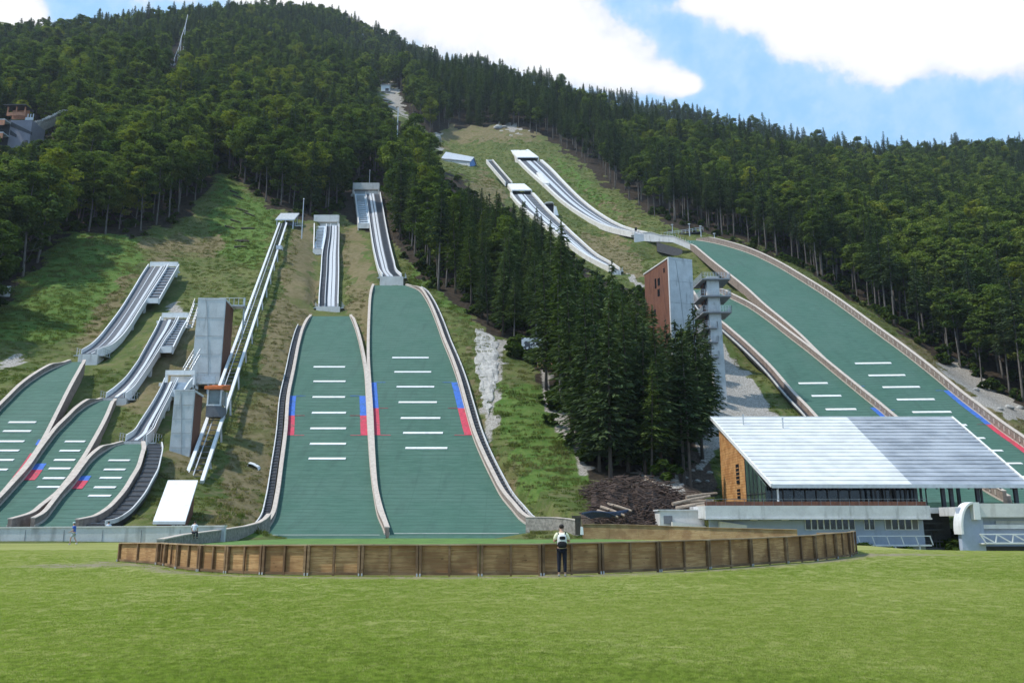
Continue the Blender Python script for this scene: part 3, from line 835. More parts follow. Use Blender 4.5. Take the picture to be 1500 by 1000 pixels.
for k, h in HILLS.items():
    base = h.pt(h.ub, float(h.vl(h.ub) + h.vr(h.ub)) / 2)
    T = thing('ski_jump', base, HILL_LABEL[k], 'ski jump', 'ski jumps with green plastic mats')
    us = np.linspace(h.ub, h.ut, 110)
    vl, vr = h.vl(us), h.vr(us)
    g = []
    for i, u in enumerate(us):
        vv = np.linspace(vl[i], vr[i], 22)
        wob = (vnoise(vv * .8, np.full(22, u) * 1.1, 21) - .5) * .04
        g.append(h.pt(np.full(22, u), vv) + np.stack((wob * 0, wob * 0, wob), 1))
    MB().grid(g).build('landing_slope', m_turf, T, smooth=True)
    frt = np.array(g[0]); MB().grid([frt + (0, -1.1, -float(frt[0][2]) - .3), frt + (0, -.35, -.12 - .4 * float(frt[0][2])), frt]).build('slope_toe', m_turf, T)
    # lip closing the top of the slope
    top = h.pt(np.full(2, us[-1]), np.array((vl[-1], vr[-1])))
    MB().grid([top, top + np.array((0, .5, -2.5))]).build('knoll_edge', m_side, T)
    hl, hr, th = WALLS[k]
    for side, ht in (('L', hl), ('R', hr)):
        e = h.L if side == 'L' else h.R
        u0 = e[0][0] if k not in 'abc' else h.ub
        b1, b2, b3 = hill_border(h, side, ht, th, max(u0, h.ub), min(e[-1][0] + .5, h.ut), studs=(k == 'g' and side == 'R') or (k == 'f' and side == 'R'))
        w = b1.build('border_wall', m_side, T)
        b2.build('cap_board', m_cap, w); b3.build('kick_board', m_cap, w)
    for i in range(0, len(LINES[k]), 2):
        (xa, ya), (xb, yb) = LINES[k][i], LINES[k][i + 1]
        ua, va = h.uv(xa, ya); ub_, vb = h.uv(xb, yb); u = (ua + ub_) / 2
        if u < h.ub + .5: continue
        va = max(va, float(h.vl(u)) + .2); vb = min(vb, float(h.vr(u)) - .2)
        mb = MB(); sl = math.hypot(1, float(h.z(u + .2) - h.z(u - .2)) / .4)
        w_ = (.20 if k in 'abc' else .26) / sl * (1.35 if k in 'fg' else 1.0)
        n_seg = 6; vv = np.linspace(va, vb, n_seg)
        A = h.pt(np.full(n_seg, u - w_), vv, .05); B = h.pt(np.full(n_seg, u + w_), vv, .05)
        mb.sweep([A, B, B + (0, 0, .07), A + (0, 0, .07)])
        mb.build('distance_line', m_white, T)
    if k in 'de':
        u = h.ub + .8; vv = np.linspace(float(h.vl(u)) + .6, float(h.vr(u)) - (.6 if k == 'd' else 5), 24)
        mb = MB().grid([h.pt(np.full(24, u - .1), vv, .06), h.pt(np.full(24, u + .1), vv, .06)]); mb.build('finish_line', m_conc_pale, T)
    for side, mt, y0, y1, wd in MARKS[k]:
        e = h.L if side == 'L' else h.R; f = h.vl if side == 'L' else h.vr; sg = 1 if side == 'L' else -1
        # edge pixel x at the row -> u on the edge
        def u_at(row):
            best = min(np.linspace(h.ub, h.ut, 500), key=lambda u: abs(project(*h.pt(u, float(f(u))))[1] - row))
            return best
        ua, ub_ = u_at(y1), u_at(y0)
        if ub_ - ua < .3: continue
        us_ = np.linspace(ua, ub_, 14); v = f(us_)
        mb = MB().grid([h.pt(us_, v + sg * .05, .045), h.pt(us_, v + sg * wd, .045)], flip=side == 'L')
        if k in 'deg':
            for ue in (ua, ub_):
                q = float(f(ue))
                mb.grid([h.pt(np.array((ue - .06, ue + .06)), np.array((q + sg * wd, q + sg * wd)), .05), h.pt(np.array((ue - .06, ue + .06)), np.array((q + sg * (wd + 1.5),) * 2), .05)], flip=side == 'L')
        mb.build('%s_marking' % mt, MATS[mt], T)
    # ------------------------------------------------ inrun
    r = RUN[k]; ys = np.linspace(r['y0'], r['y1'], 56)
    xl, xr, zz = r['xl'](ys), r['xr'](ys), r['z'](ys)
    wd = xr - xl

    def lane(fa, fb, dz, n=1, lo=0., hi=1.):
        m = (ys >= r['y0'] + lo * (r['y1'] - r['y0']) - 1e-6) & (ys <= r['y0'] + hi * (r['y1'] - r['y0']) + 1e-6)
        L = np.stack((xl + fa * wd, ys, zz + dz), 1)[m]; R = np.stack((xl + fb * wd, ys, zz + dz), 1)[m]
        return L, R
    D = np.array((0, 0, 1.))
    L, R = lane(0, 1, 0)
    inr = MB().sweep([L - D * .5, L, R, R - D * .5]).build('inrun', m_deck, T)
    lanes = {'a': [(.33, .37, .12), (.62, .73, .14)], 'b': [(.44, .60, .14)], 'c': [(.42, .60, .14)], 'd': [(.46, .62, .16), (.66, .82, .16)], 'e': [(.24, .38, .16), (.44, .56, .16)],
             'f': [(.30, .50, .14), (.58, .64, .1)], 'g': [(.34, .52, .14), (.66, .72, .1)]}[k]
    for fa, fb, dz in lanes:
        L, R = lane(fa, fb, .004); MB().sweep([L, L + D * dz, R + D * dz, R]).build('inrun_track', m_track, inr)
    big = k in 'fg'
    rh = .9 if big else .75
    for fa, fb in ((-.02, .03), (.97, 1.02)) if not big else ((-.06, .05), (.95, 1.06)):
        L, R = lane(fa, fb, 0)
        MB().sweep([L - D * (1.4 if big else .75), L + D * rh, R + D * rh, R - D * (1.4 if big else .75)]).build('side_wall', m_whitem if not big else m_conc_pale, inr)
    if k in 'abc' or k in 'd':
        L, R = lane(.86 if k != 'd' else .30, .90 if k != 'd' else .34, .004)
        MB().sweep([L, L + D * .8, R + D * .8, R]).build('hand_rail', m_steel, inr)
    # cross battens of the stairs beside the track
    st = MB()
    fa, fb = {'a': (.78, .95), 'b': (.66, .84), 'c': (.66, .84), 'd': (.06, .28), 'e': (.62, .92), 'f': (.68, .92), 'g': (.76, .92)}[k]
    for y in np.arange(r['y0'] + 1, r['y1'] - 1, .9 if not big else 1.6):
        a_, b_ = float(r['xl'](y)), float(r['xr'](y)); z = float(r['z'](y))
        st.box((a_ + (fa + fb) / 2 * (b_ - a_), y, z + .07), ((fb - fa) * (b_ - a_), .32, .11))
    st.each('step', m_conc_dark if not big else m_conc, inr)
    # take-off table: front face under the lip of the inrun
    y0 = r['y0']; a_, b_, z0 = float(r['xl'](y0)), float(r['xr'](y0)), float(r['z'](y0))
    tb = MB(); zk = float(h.z(h.ut)) - 1.0
    if k in 'de':
        tb.hexa([(a_ - .5, y0 - .3, zk), (b_ + .5, y0 - .3, zk), (b_ + .5, y0 + 4, zk), (a_ - .5, y0 + 4, zk)], [(a_ - .5, y0 - .3, z0 - .06), (b_ + .5, y0 - .3, z0 - .06), (b_ + .5, y0 + 4, z0 - .55), (a_ - .5, y0 + 4, z0 - .55)])
    else:
        tb.hexa([(a_ - .3, y0 - .3, zk), (b_ + .3, y0 - .3, zk), (b_ + .3, y0 + 2.5, zk), (a_ - .3, y0 + 2.5, zk)], [(a_ - .3, y0 - .3, z0 - .12), (b_ + .3, y0 - .3, z0 - .12), (b_ + .3, y0 + 2.5, z0 - .55), (a_ - .3, y0 + 2.5, z0 - .55)])
    to = tb.build('takeoff_table', m_conc if k not in 'de' else m_conc_pale, T)
    for sx_, xx in ((-1, a_ - .35), (1, b_ + .35)):
        rl = MB()
        for j in range(4):
            rl.beam((xx + sx_ * .5, y0 + .2 + j * .8, z0 - .4), (xx + sx_ * .5, y0 + .2 + j * .8, z0 + 1.0), .07, .07)
        rl.beam((xx + sx_ * .5, y0, z0 + 1.0), (xx + sx_ * .5, y0 + 3, z0 + 1.05), .07, .07); rl.beam((xx + sx_ * .5, y0, z0 + .55), (xx + sx_ * .5, y0 + 3, z0 + .6), .06, .06)
        rl.box((xx + sx_ * .4, y0 + 1.5, z0 - .3), (1.0, 3, .12))
        rl.build('railing', m_steel, to)
    # supports below the upper part
    sp = MB()
    for y in np.linspace(r['y0'] + .35 * (r['y1'] - r['y0']), r['y1'] - 1, 4):
        for xx in (float(r['xl'](y)) + .3, float(r['xr'](y)) - .3):
            zt = float(r['z'](y)) - .45; gb = gnd(xx, y) - .5
            if zt - gb > .3: sp.beam((xx, y, gb), (xx, y, zt), .4, .4)
    if sp.n: sp.each('support_column', m_conc, T)
    # start house / portal
    y1 = r['y1']; a_, b_, z1 = float(r['xl'](y1)), float(r['xr'](y1)), float(r['z'](y1))
    pt = MB()
    if k in 'abc':
        bx = {'a': (220.5, 261, 384, 390), 'b': (238, 277, 458.5, 465), 'c': (243.5, 287, 542.5, 549)}[k]
        op = {'a': 2.0, 'b': 6.5, 'c': 14}[k]
        yp = y1 + 2.2; A_ = P(bx[0], bx[2], yp); B_ = P(bx[1], bx[2], yp); C_ = P(bx[0], bx[3], yp); zf = z1 - .05
        pt.box(((A_[0] + B_[0]) / 2, yp, (A_[2] + C_[2]) / 2), (B_[0] - A_[0], .5, A_[2] - C_[2]))
        pt.hexa([(A_[0], y1 + .02, zf - .5), (B_[0], y1 + .02, zf - .5), (B_[0], yp + 1.5, zf - .5), (A_[0], yp + 1.5, zf - .5)], [(A_[0], y1 + .02, zf), (B_[0], y1 + .02, zf), (B_[0], yp + 1.5, zf), (A_[0], yp + 1.5, zf)])
        for xx, w_ in ((A_[0] + .15, .3), (B_[0] - .15, .3)):
            zb = gnd(xx, yp) - .3; pt.beam((xx, yp + .02, zb), (xx, yp + .02, C_[2] - .004), w_, .46, up=(0, 1, 0))
        pt.build('start_portal', m_white, T)
        zlow = zf + .004
        MB().box(((A_[0] + B_[0]) / 2, yp + 1.2, (C_[2] + zlow) / 2), (B_[0] - A_[0] - .7, .25, max(.4, C_[2] - zlow))).build('back_wall', m_conc if k == 'c' else m_conc_dark, T)
        # starting stairs on the right, stepped side platform
        pe = {'a': [(384, 250, 261), (412, 238, 249), (442, 215.5, 232)], 'b': [(469, 262, 275), (487, 254, 265), (514, 236, 252)], 'c': [(560, 260, 280), (568, 256, 274), (578, 252, 268)]}[k]
        pe[0] = (CUT[k] + .5,) + pe[0][1:]; yq = [r['row'](e_[0]) for e_ in pe]
        Lp = np.array([P(l, p_, y) for (p_, l, q), y in zip(pe, yq)]); Rp = np.array([P(q, p_, y) for (p_, l, q), y in zip(pe, yq)])
        Lp[:, 0] = r['xr'](Lp[:, 1]) + .03; Rp[:, 2] = Lp[:, 2]
        pl = MB().sweep([Lp - D * .4, Lp - D * .02, Rp - D * .02, Rp - D * .4]).build('start_platform', m_deck, T)
        q = MB()
        q.sweep([Rp + (.02, 0, -.5), Rp + (.02, 0, .8), Rp + (.22, 0, .8), Rp + (.22, 0, -.5)])
        e_ = np.stack((Lp[-1], Rp[-1])) + np.array((0, -.12, 0))
        q.beam(e_[0] + D * .2, e_[1] + D * .2, .2, 1.1)
        q.build('parapet', m_whitem, pl)
        q = MB()
        for tt in np.linspace(.05, .95, 12):
            a2 = Lp[0] + (Lp[-1] - Lp[0]) * tt; b2 = Rp[0] + (Rp[-1] - Rp[0]) * tt
            q.beam(a2 + D * .06 + (.2, 0, 0), b2 + D * .06 - (.2, 0, 0), .5, .1)
        q.each('step', m_platblue, pl)
    elif k in 'de':
        cx = {'d': (460.6, 497.2, 315.8, 325.6), 'e': (517.5, 556.2, 268.8, 278)}[k]
        yp = y1 + 3; A_ = P(cx[0], cx[2], yp); B_ = P(cx[1], cx[2], yp); C_ = P(cx[0], cx[3], yp)
        pt.hexa([(A_[0], y1 + .02, z1 - .9), (B_[0], y1 + .02, z1 - .9), (B_[0], yp + 2, z1 - .9), (A_[0], yp + 2, z1 - .9)], [(A_[0], y1 + .02, z1 - .05), (B_[0], y1 + .02, z1 - .05), (B_[0], yp + 2, z1 - .05), (A_[0], yp + 2, z1 - .05)])
        pt.box(((A_[0] + B_[0]) / 2, y1 + 3, (A_[2] + C_[2]) / 2), (B_[0] - A_[0], 1.2, A_[2] - C_[2]))
        for xx in (A_[0] + .2, B_[0] - .2):
            pt.beam((xx, y1 + 3, gnd(xx, y1 + 3) - .5), (xx, y1 + 3, C_[2] - .004), .4, 1.1, up=(0, 1, 0))
        pt.build('start_portal', m_conc_pale, T)
        MB().box(((A_[0] + B_[0]) / 2, y1 + 4.2, (C_[2] + z1 - .04) / 2), (B_[0] - A_[0] - .9, .3, max(.3, C_[2] - z1 + .04))).build('back_wall', m_platblue, T)
        pe = {'d': [(331.5, 461, 479), (345, 461, 478.4), (362, 460.3, 476.5), (369, 460.3, 475.5)], 'e': [(284.5, 519.5, 534), (300, 522, 538), (322, 525, 541), (331, 526, 542)]}[k]
        ycs = [r['row'](e_[0]) for e_ in pe]
        Lp = np.array([P(l, p_, y) for (p_, l, q), y in zip(pe, ycs)]); Rp = np.array([P(q, p_, y) for (p_, l, q), y in zip(pe, ycs)])
        Rp[:, 0] = r['xl'](Rp[:, 1]) - .12; Lp[:, 2] = Rp[:, 2] = r['z'](Lp[:, 1]) + .05
        pl = MB().sweep([Lp - D * .8, Lp, Rp, Rp - D * .8]).build('start_platform', m_platblue, T)
        q = MB()
        q.sweep([Lp + (-.35, 0, -1.6), Lp + (-.35, 0, 1.0), Lp + (-.03, 0, 1.0), Lp + (-.03, 0, -1.6)])
        q.beam(Lp[-1] + (-.35, -.2, -.1), Rp[-1] + (0, -.2, -.1), .35, 1.7)
        q.build('parapet', m_conc_pale, pl)
        q = MB()
        for tt in np.linspace(.06, .94, 16):
            a2 = Lp[0] + (Lp[-1] - Lp[0]) * tt; b2 = Rp[0] + (Rp[-1] - Rp[0]) * tt
            q.beam(a2 + D * .06 + (.5, 0, 0), b2 + D * .06 - (.4, 0, 0), .7, .08)
        q.each('step', m_whitem, pl)
        q = MB(); yq = ycs[-1] + 1
        xa, xb = Lp[-1][0], Rp[-1][0]; gq = min(gnd(xa, yq), gnd(xb, yq)) - 1
        q.hexa([(xa - .1, yq, gq), (xb, yq, gq), (xb, yq + 10, gq), (xa - .1, yq + 10, gq)], [(xa - .1, yq, Lp[-1][2] - .95), (xb, yq, Lp[-1][2] - .95), (xb, yq + 10, Lp[-1][2] + 4), (xa - .1, yq + 10, Lp[-1][2] + 4)])
        q.build('substructure', m_conc_dark, T)
    else:
        # broad white roof slab over the start with a dark slot below
        rq = {'f': [(742, 281, 744, 269), (779, 279, 768, 266)], 'g': [(746, 233, 745, 217.5), (781, 233, 772, 219)]}[k]
        yf = y1 + 1.; yb = r['ytop'] + 3
        A_ = P(rq[0][0] + (12 if k == 'g' else 8), rq[0][1] - 3, yf); B_ = P(rq[1][0] + (8 if k == 'g' else 0), rq[1][1] - 2, yf); C_ = P(rq[0][2], rq[0][3], yb); D_ = P(rq[1][2], rq[1][3], yb)
        B_[2] = A_[2]; D_[2] = C_[2]
        pt.hexa([q - D * .5 for q in (A_, B_, D_, C_)], [A_, B_, D_, C_]); pt.build('start_portal', m_white, T)
        w_ = MB()
        for q0, q1 in ((A_, C_), (B_, D_)):
            w_.hexa([(q0[0] - .2, q0[1], q0[2] - 4), (q0[0] + .2, q0[1], q0[2] - 4), (q1[0] + .2, q1[1], q1[2] - 4), (q1[0] - .2, q1[1], q1[2] - 4)],
                    [(q0[0] - .2, q0[1], q0[2] - .51), (q0[0] + .2, q0[1], q0[2] - .51), (q1[0] + .2, q1[1], q1[2] - .51), (q1[0] - .2, q1[1], q1[2] - .51)])
        w_.build('start_wall', m_conc_pale, T)
        m_ = (A_ + B_) / 2
        MB().box((m_[0], m_[1] + 2, (m_[2] + z1) / 2 - .6), (B_[0] - A_[0] - .5, .3, max(1.5, m_[2] - z1 + .4))).build('dark_opening', m_dark, T)
        if k == 'g':   # side landing half way up the inrun
            q = MB(); a2 = P(790, 255, 388); b2 = P(803, 270, 371)
            q.hexa([a2 + (-1.5, 0, -2), a2 + (.6, 0, -2), b2 + (.6, 0, -2), b2 + (-2.5, 0, -2)], [a2 + (-1.5, 0, .9), a2 + (.6, 0, .9), b2 + (.6, 0, .6), b2 + (-2.5, 0, .6)])
            q.build('start_platform', m_conc_pale, T)
    if k == 'g':
        # curved concrete flank of the take-off, with a dark opening below it
        wp = [(941, 341, 12, 288), (955, 341, 13, 286), (968, 345, 9, 284), (985, 346, 9, 281), (1000, 352, 9, 278), (1015, 359, 9, 275), (1030, 369, 10, 270), (1045, 380, 11, 264), (1058, 389, 12, 257), (1070, 400, 9, 250)]
        Tp = np.array([P(x, y, Y) for x, y, hh_, Y in wp]); Bp = np.array([P(x, y + hh_, Y) for x, y, hh_, Y in wp])
        Bp[:, :2] = Tp[:, :2]
        kw = MB().sweep([Bp, Tp, Tp + (.7, .7, 0), Bp + (.7, .7, 0)]).build('knoll_wall', m_conc, T)
        q = MB(); q.sweep([Tp + (-.1, -.15, .004), Tp + (-.1, -.15, .2), Tp + (.8, .8, .2), Tp + (.8, .8, .004)]); q.build('cap_board', m_conc_pale, kw)
        q = MB()
        for i in range(2, 9):
            for s_ in np.linspace(0, 1, 5)[:-1]:
                a2 = Tp[i] + (Tp[min(9, i + 1)] - Tp[i]) * s_
                q.beam(a2 + (.2, .2, .2), a2 + (.2, .2, 1.1), .08, .08)
        q.build('railing', m_steel, kw)
        a2 = P(962, 356, 284); b2 = P(1000, 368, 276)
        MB().hexa([a2 + (0, 0, -3.2), b2 + (0, 0, -2.5), b2 + (1, 5, -2.5), a2 + (1, 5, -3.2)], [a2 + (0, .6, .6), b2 + (0, .6, .9), b2 + (1, 5, .9), a2 + (1, 5, .6)]).build('dark_opening', m_dark, T)

# ------------------------------------------------------------------ stairs along the borders
def side_stairs(k, side, u0, u1, off, wid, label, step=.8):
    h = HILLS[k]; sg = -1 if side == 'L' else 1; f = h.vl if side == 'L' else h.vr
    us = np.linspace(u0, u1, 50); v = f(us)
    T = thing('staircase', h.pt(u0, float(f(u0)) + sg * off), label, 'stairs', 'dark stairways along the landing slopes')
    A, B = h.pt(us, v + sg * off, .12), h.pt(us, v + sg * (off + wid), .12)
    MB().sweep([A, A - (0, 0, .5), B - (0, 0, .5), B]).build('stringer_deck', m_dark, T)
    tr = MB()
    for u in np.arange(u0 + .4, u1, step):
        vv = float(f(u))
        q0, q1 = h.pt(u, vv + sg * (off + .12), .22), h.pt(u, vv + sg * (off + wid - .12), .22)
        tr.beam(q0, q1, .13, .1)
    tr.each('tread', m_conc_dark, T)
    r_ = MB()
    for o_ in (off + wid - .04,):
        A, B = h.pt(us, v + sg * (o_ - .07), .125), h.pt(us, v + sg * (o_ + .07), .125)
        r_.sweep([A, A + (0, 0, .42), B + (0, 0, .42), B])
    r_.build('side_board', m_conc, T)


side_stairs('c', 'R', HILLS['c'].ub + .5, HILLS['c'].ut - 1, .62, 1.9, 'wide dark stairway beside the smallest ski jump on the left', 1.1)
side_stairs('d', 'L', 90.5, 160, .7, .9, 'narrow dark stairway along the left border of the centre jumps')
side_stairs('e', 'R', 93, 180, .75, .8, 'narrow dark stairway along the right border of the centre jumps')
side_stairs('f', 'L', 150, 215, .7, 1.0, 'grey stairway along the left border of the jump behind the metal roof', 1.2)

# ------------------------------------------------------------------ inclined lift
d_ = LT - LB_
T = thing('inclined_lift_track', LB_, 'long pale steel lift track climbing the grassy slope left of the centre jumps', 'lift track')
wv = np.array((1.05, .0, 0))
for s_ in (-1, 1):
    MB().beam(LB_ + wv * s_, LT + wv * s_, .42, .5).build('rail_beam', m_whitem, T)
q = MB()
for tt in np.linspace(0, 1, 96):
    q.beam(LB_ + d_ * tt - wv * .8 - (0, 0, .1), LB_ + d_ * tt + wv * .8 - (0, 0, .1), .28, .1)
q.each('sleeper', m_conc_dark, T)
q = MB(); q.beam(LB_ - (0.3, 0, .02), LT - (0.3, 0, .02), .12, .1); q.build('cable', m_steel, T)
for tt in np.linspace(.04, .97, 15):
    c_ = LB_ + d_ * tt; gz_ = gnd(c_[0], c_[1])
    if c_[2] - gz_ > .25:
        q = MB()
        for s_ in (-1, 1): q.beam(c_ + wv * s_ - (0, 0, .26), (c_[0] + s_ * 1.3, c_[1], gz_ - .4), .22, .22)
        q.each('trestle', m_steel, T)
q = MB(); md = LB_ + d_ * .78
q.box(md + (1.5, 0, .5), (1.4, 1.5, 1.0)); q.build('junction_platform', m_steel, T)
# the cabin
cb = LB_ + d_ * .115
T = thing('lift_cabin', cb, 'glazed lift cabin with orange roof standing on the steel lift track', 'lift cabin')
x_, y_, z_ = cb + (0.1, 0, .3)
MB().box((x_, y_, z_ + .75), (2.0, 2.4, 1.5)).build('body', m_conc_dark, T)
q = MB()
for sx_ in (-.9, .9):
    for sy_ in (-1.1, 1.1): q.box((x_ + sx_, y_ + sy_, z_ + 2.65), (.18, .18, 2.3))
q.box((x_, y_ - 1.12, z_ + 1.62), (2.1, .2, .2)); q.build('frame', m_whitem, T)
MB().box((x_, y_, z_ + 2.75), (1.7, 2.1, 2.0)).build('glazing', M('cabin_glass', (.20, .23, .23), .15, .2, 1, 0), T)
q = MB(); q.hexa([(x_ - 1.3, y_ - 1.7, z_ + 3.81), (x_ + 1.2, y_ - 1.7, z_ + 3.81), (x_ + 1.2, y_ + 1.7, z_ + 4.15), (x_ - 1.3, y_ + 1.7, z_ + 4.15)], [(x_ - 1.3, y_ - 1.7, z_ + 4.25), (x_ + 1.2, y_ - 1.7, z_ + 4.25), (x_ + 1.2, y_ + 1.7, z_ + 4.9), (x_ - 1.3, y_ + 1.7, z_ + 4.9)])
q.build('roof', m_orange, T)
# upper station
T = thing('lift_station', LT, 'small grey roofed lift station at the top of the steel lift track', 'lift station')
x_, y_, z_ = LT + (.7, 2, .6)
q = MB(); q.hexa([(x_ - 3, y_ - 2, z_ + .3), (x_ + 2.6, y_ - 2, z_ + .3), (x_ + 2.6, y_ + 3, z_ + 4.1), (x_ - 3, y_ + 3, z_ + 4.1)], [(x_ - 3, y_ - 2, z_ + .65), (x_ + 2.6, y_ - 2, z_ + .65), (x_ + 2.6, y_ + 3, z_ + 4.5), (x_ - 3, y_ + 3, z_ + 4.5)]); q.build('roof', m_steel, T)
q = MB()
for sx_ in (-2.6, -.1, 2.2):
    for sy_ in (-1.6, 2.5): q.beam((x_ + sx_, y_ + sy_, gnd(x_ + sx_, y_ + sy_) - .5), (x_ + sx_, y_ + sy_, z_ + .7 + (2.9 if sy_ > 0 else 0)), .25, .25)
q.each('post', m_steel, T)
MB().box((x_ + .8, y_ + 1.5, z_ - .6), (2.6, 2, 2.4)).build('machine_house', m_conc_dark, T)
q = MB(); q.box((x_ + 3.6, y_, z_ - 1.2), (1.8, 3, .15))
for j in range(4): q.beam((x_ + 2.8 + j * .55, y_ - 1.5, z_ - 1.1), (x_ + 2.8 + j * .55, y_ - 1.5, z_), .07, .07)
q.build('side_deck', m_steel, T)


# ------------------------------------------------------------------ judges' towers
def judges_tower(fl, fr, ft, z0, yaw, depth, label, slope, windows, wide=0.):
    """fl, fr: front corners in plan (x, y); top z; base z"""
    fl = np.array((*fl, 0.)); fr = np.array((*fr, 0.))
    w = (fr - fl) / np.linalg.norm(fr - fl); n = np.array((-w[1], w[0], 0)) * depth
    T = thing('judges_tower', ((fl + fr + n) / 2 + (0, 0, z0)), label, "judges' tower")
    top = np.array((0, 0, ft)); bot = np.array((0, 0, z0))
    t_ = np.array((-w[1], w[0], 0)) * .45
    lean = w * wide
    fw = MB().hexa([fl + bot - lean, fr + bot + lean * .3, fr + bot + t_ + lean * .3, fl + bot + t_ - lean], [fl + top, fr + top, fr + top + t_, fl + top + t_])
    fw.build('front_wall', m_conc, T)
    q = MB(); f_ = -np.array((-w[1], w[0], 0)) * .03
    pth = [fl + (fr - fl) * a + (0, 0, z0 + (ft - z0) * b) + f_ for a, b in ((.62, .02), (.55, .3), (.42, .72), (.30, .97))]
    q.tube(pth, .045, 5)
    q.build('conductor', m_joint, T); q = MB()
    for fz in np.arange(.18, .99, .2):
        q.beam(fl + (fr - fl) * .01 + (0, 0, z0 + (ft - z0) * fz) + f_, fl + (fr - fl) * .99 + (0, 0, z0 + (ft - z0) * fz) + f_, .03, .05)
    q.each('formwork_joint', m_joint, T)
    ins = w * .12; s_ = np.array((0, 0, -slope))
    bb = MB().hexa([fl + bot + t_ * 1.01 + ins, fr + bot + t_ * 1.01 - ins, fr + bot + n - ins, fl + bot + n + ins], [fl + top + t_ * 1.01 + ins - (0, 0, .3), fr + top + t_ * 1.01 - ins - (0, 0, .3), fr + top + n - ins + s_ - (0, 0, .3), fl + top + n + ins + s_ - (0, 0, .3)])
    cl = bb.build('timber_cladding', m_wood_red, T)
    rf = MB().hexa([fl + top + t_ * 1.02 - (0, 0, .29), fr + top + t_ * 1.02 - (0, 0, .29), fr + top + n * 1.03 + s_ - (0, 0, .29), fl + top + n * 1.03 + s_ - (0, 0, .29)],
                   [fl + top + t_ * 1.02 - (0, 0, .02), fr + top + t_ * 1.02 - (0, 0, .02), fr + top + n * 1.03 + s_, fl + top + n * 1.03 + s_])
    rf.build('roof', m_conc_pale, T)
    for (sd, a, zf, ww, wh) in windows:
        base = (fl if sd == 'l' else fr) + n * a + (0, 0, z0 + (ft - z0) * zf)
        ou = w * (.10 if sd == 'l' else -.10)
        dn = n / np.linalg.norm(n)
        q = MB(); q.beam(base + ou - dn * ww / 2, base + ou + dn * ww / 2, .1, wh); q.build('window', m_glass, cl)
    return T, fl, fr, w, n


a_, b_ = P(290.5, 436, 130), P(330.5, 436, 130.3)
TA = judges_tower(a_[:2], b_[:2], a_[2], gnd(a_[0] + 2, 130) - .8, 0, 5.6, "tall grey concrete judges' tower left of the lift track", .2, [], .08)
a_, b_ = P(256.5, 570, 106), P(285, 570, 106.2)
TB = judges_tower(a_[:2], b_[:2], a_[2], gnd(a_[0] + 1.3, 106) - .8, 0, 4.2, "smaller grey concrete judges' tower in front of the tall one", .1, [], .06)
a_, b_ = P(979, 376, 170), P(1013.5, 378, 172)
TC = judges_tower(a_[:2], b_[:2], a_[2], gnd(a_[0] + 2, 171) - 1, 0, 11, "concrete and red-brown timber judges' tower among spruces on the right", .6, [('l', .42, .82, .9, 1.6), ('l', .44, .72, .9, 1.6), ('l', .55, .82, .6, 2.2), ('l', .2, .9, .5, 1.0), ('l', .62, .55, .8, 1.4)])
# balcony at the foot of the tall tower
Tq = TA[0]
q = MB(); c_ = P(303, 563, 128)
q.box(c_ + (0, 0, 0), (3.6, 2.6, .25))
o = q.build('balcony', m_conc, Tq)
q = MB()
for dx in np.linspace(-1.75, 1.75, 7): q.beam(c_ + (dx, -1.25, .12), c_ + (dx, -1.25, 1.3), .06, .06)
for zz_ in (.5, .9, 1.3): q.beam(c_ + (-1.8, -1.25, zz_), c_ + (1.8, -1.25, zz_), .06, .06)
q.box(c_ + (.6, -1.27, .6), (2.2, .04, 1.0))
q.build('railing', m_steel, o)
q = MB()
for dx in (-1.2, .6, 1.4): q.beam(c_ + (dx, -.9, -.12), (c_[0] + dx, c_[1] - .9, gnd(c_[0] + dx, c_[1] - .9) - .3), .3, .3)
q.each('support_post', m_steel, Tq)
q = MB(); c_ = P(352, 446, 135)   # walkway from the tower to the lift
q.box(c_ + (-1.2, 0, -.4), (4.2, 1.8, .2))
for dx in np.linspace(-3.2, .8, 6): q.beam(c_ + (dx, -.9, -.3), c_ + (dx, -.9, .9), .07, .07)
q.beam(c_ + (-3.3, -.9, .9), c_ + (.9, -.9, .9), .07, .07); q.beam(c_ + (.6, .3, -6), c_ + (.6, .3, 1.3), .2, .2)
q.build('walkway', m_steel, Tq)
q = MB()
for (x0, y0_, x1, y1_, Y) in ((272, 548, 288, 520, 126), (277, 480, 289, 445, 136)):
    q = MB()
    p0, p1 = P(x0, y0_, Y), P(x1, y1_, Y + 2)
    for s_ in (-.5, .5):
        q.beam(p0 + (s_, 0, 0), p1 + (s_, 0, 0), .15, .2); q.beam(p0 + (s_, 0, 1), p1 + (s_, 0, 1), .06, .06)
    for tt in np.linspace(0, 1, 9):
        m_ = p0 + (p1 - p0) * tt; q.beam(m_ - (.5, 0, 0), m_ + (.5, 0, 0), .25, .06)
        for s_ in (-.5, .5): q.beam(m_ + (s_, 0, 0), m_ + (s_, 0, 1), .05, .05)
    q.build('access_stairs', m_steel, Tq)

# ------------------------------------------------------------------ coaches' tower with balconies
Y = 158.
c0, c1 = P(1045.5, 590, Y), P(1066.5, 590, Y)
tz = P(1055, 398, Y)[2]; bz = gnd((c0[0] + c1[0]) / 2, Y) - 1
T = thing('coaches_tower', ((c0[0] + c1[0]) / 2, Y, bz), 'slender concrete tower with stacked steel balconies beside the right jumps', 'tower')
xm = (c0[0] + c1[0]) / 2
MB().hexa([(xm - 1.0, Y, bz), (xm + 1.25, Y, bz), (xm + 1.25, Y + 1.6, bz), (xm - 1.0, Y + 1.6, bz)], [(xm - 1.5, Y, tz - 1), (xm + .9, Y, tz - 1), (xm + .9, Y + 1.6, tz - 1), (xm - 1.5, Y + 1.6, tz - 1)]).build('column', m_conc, T)


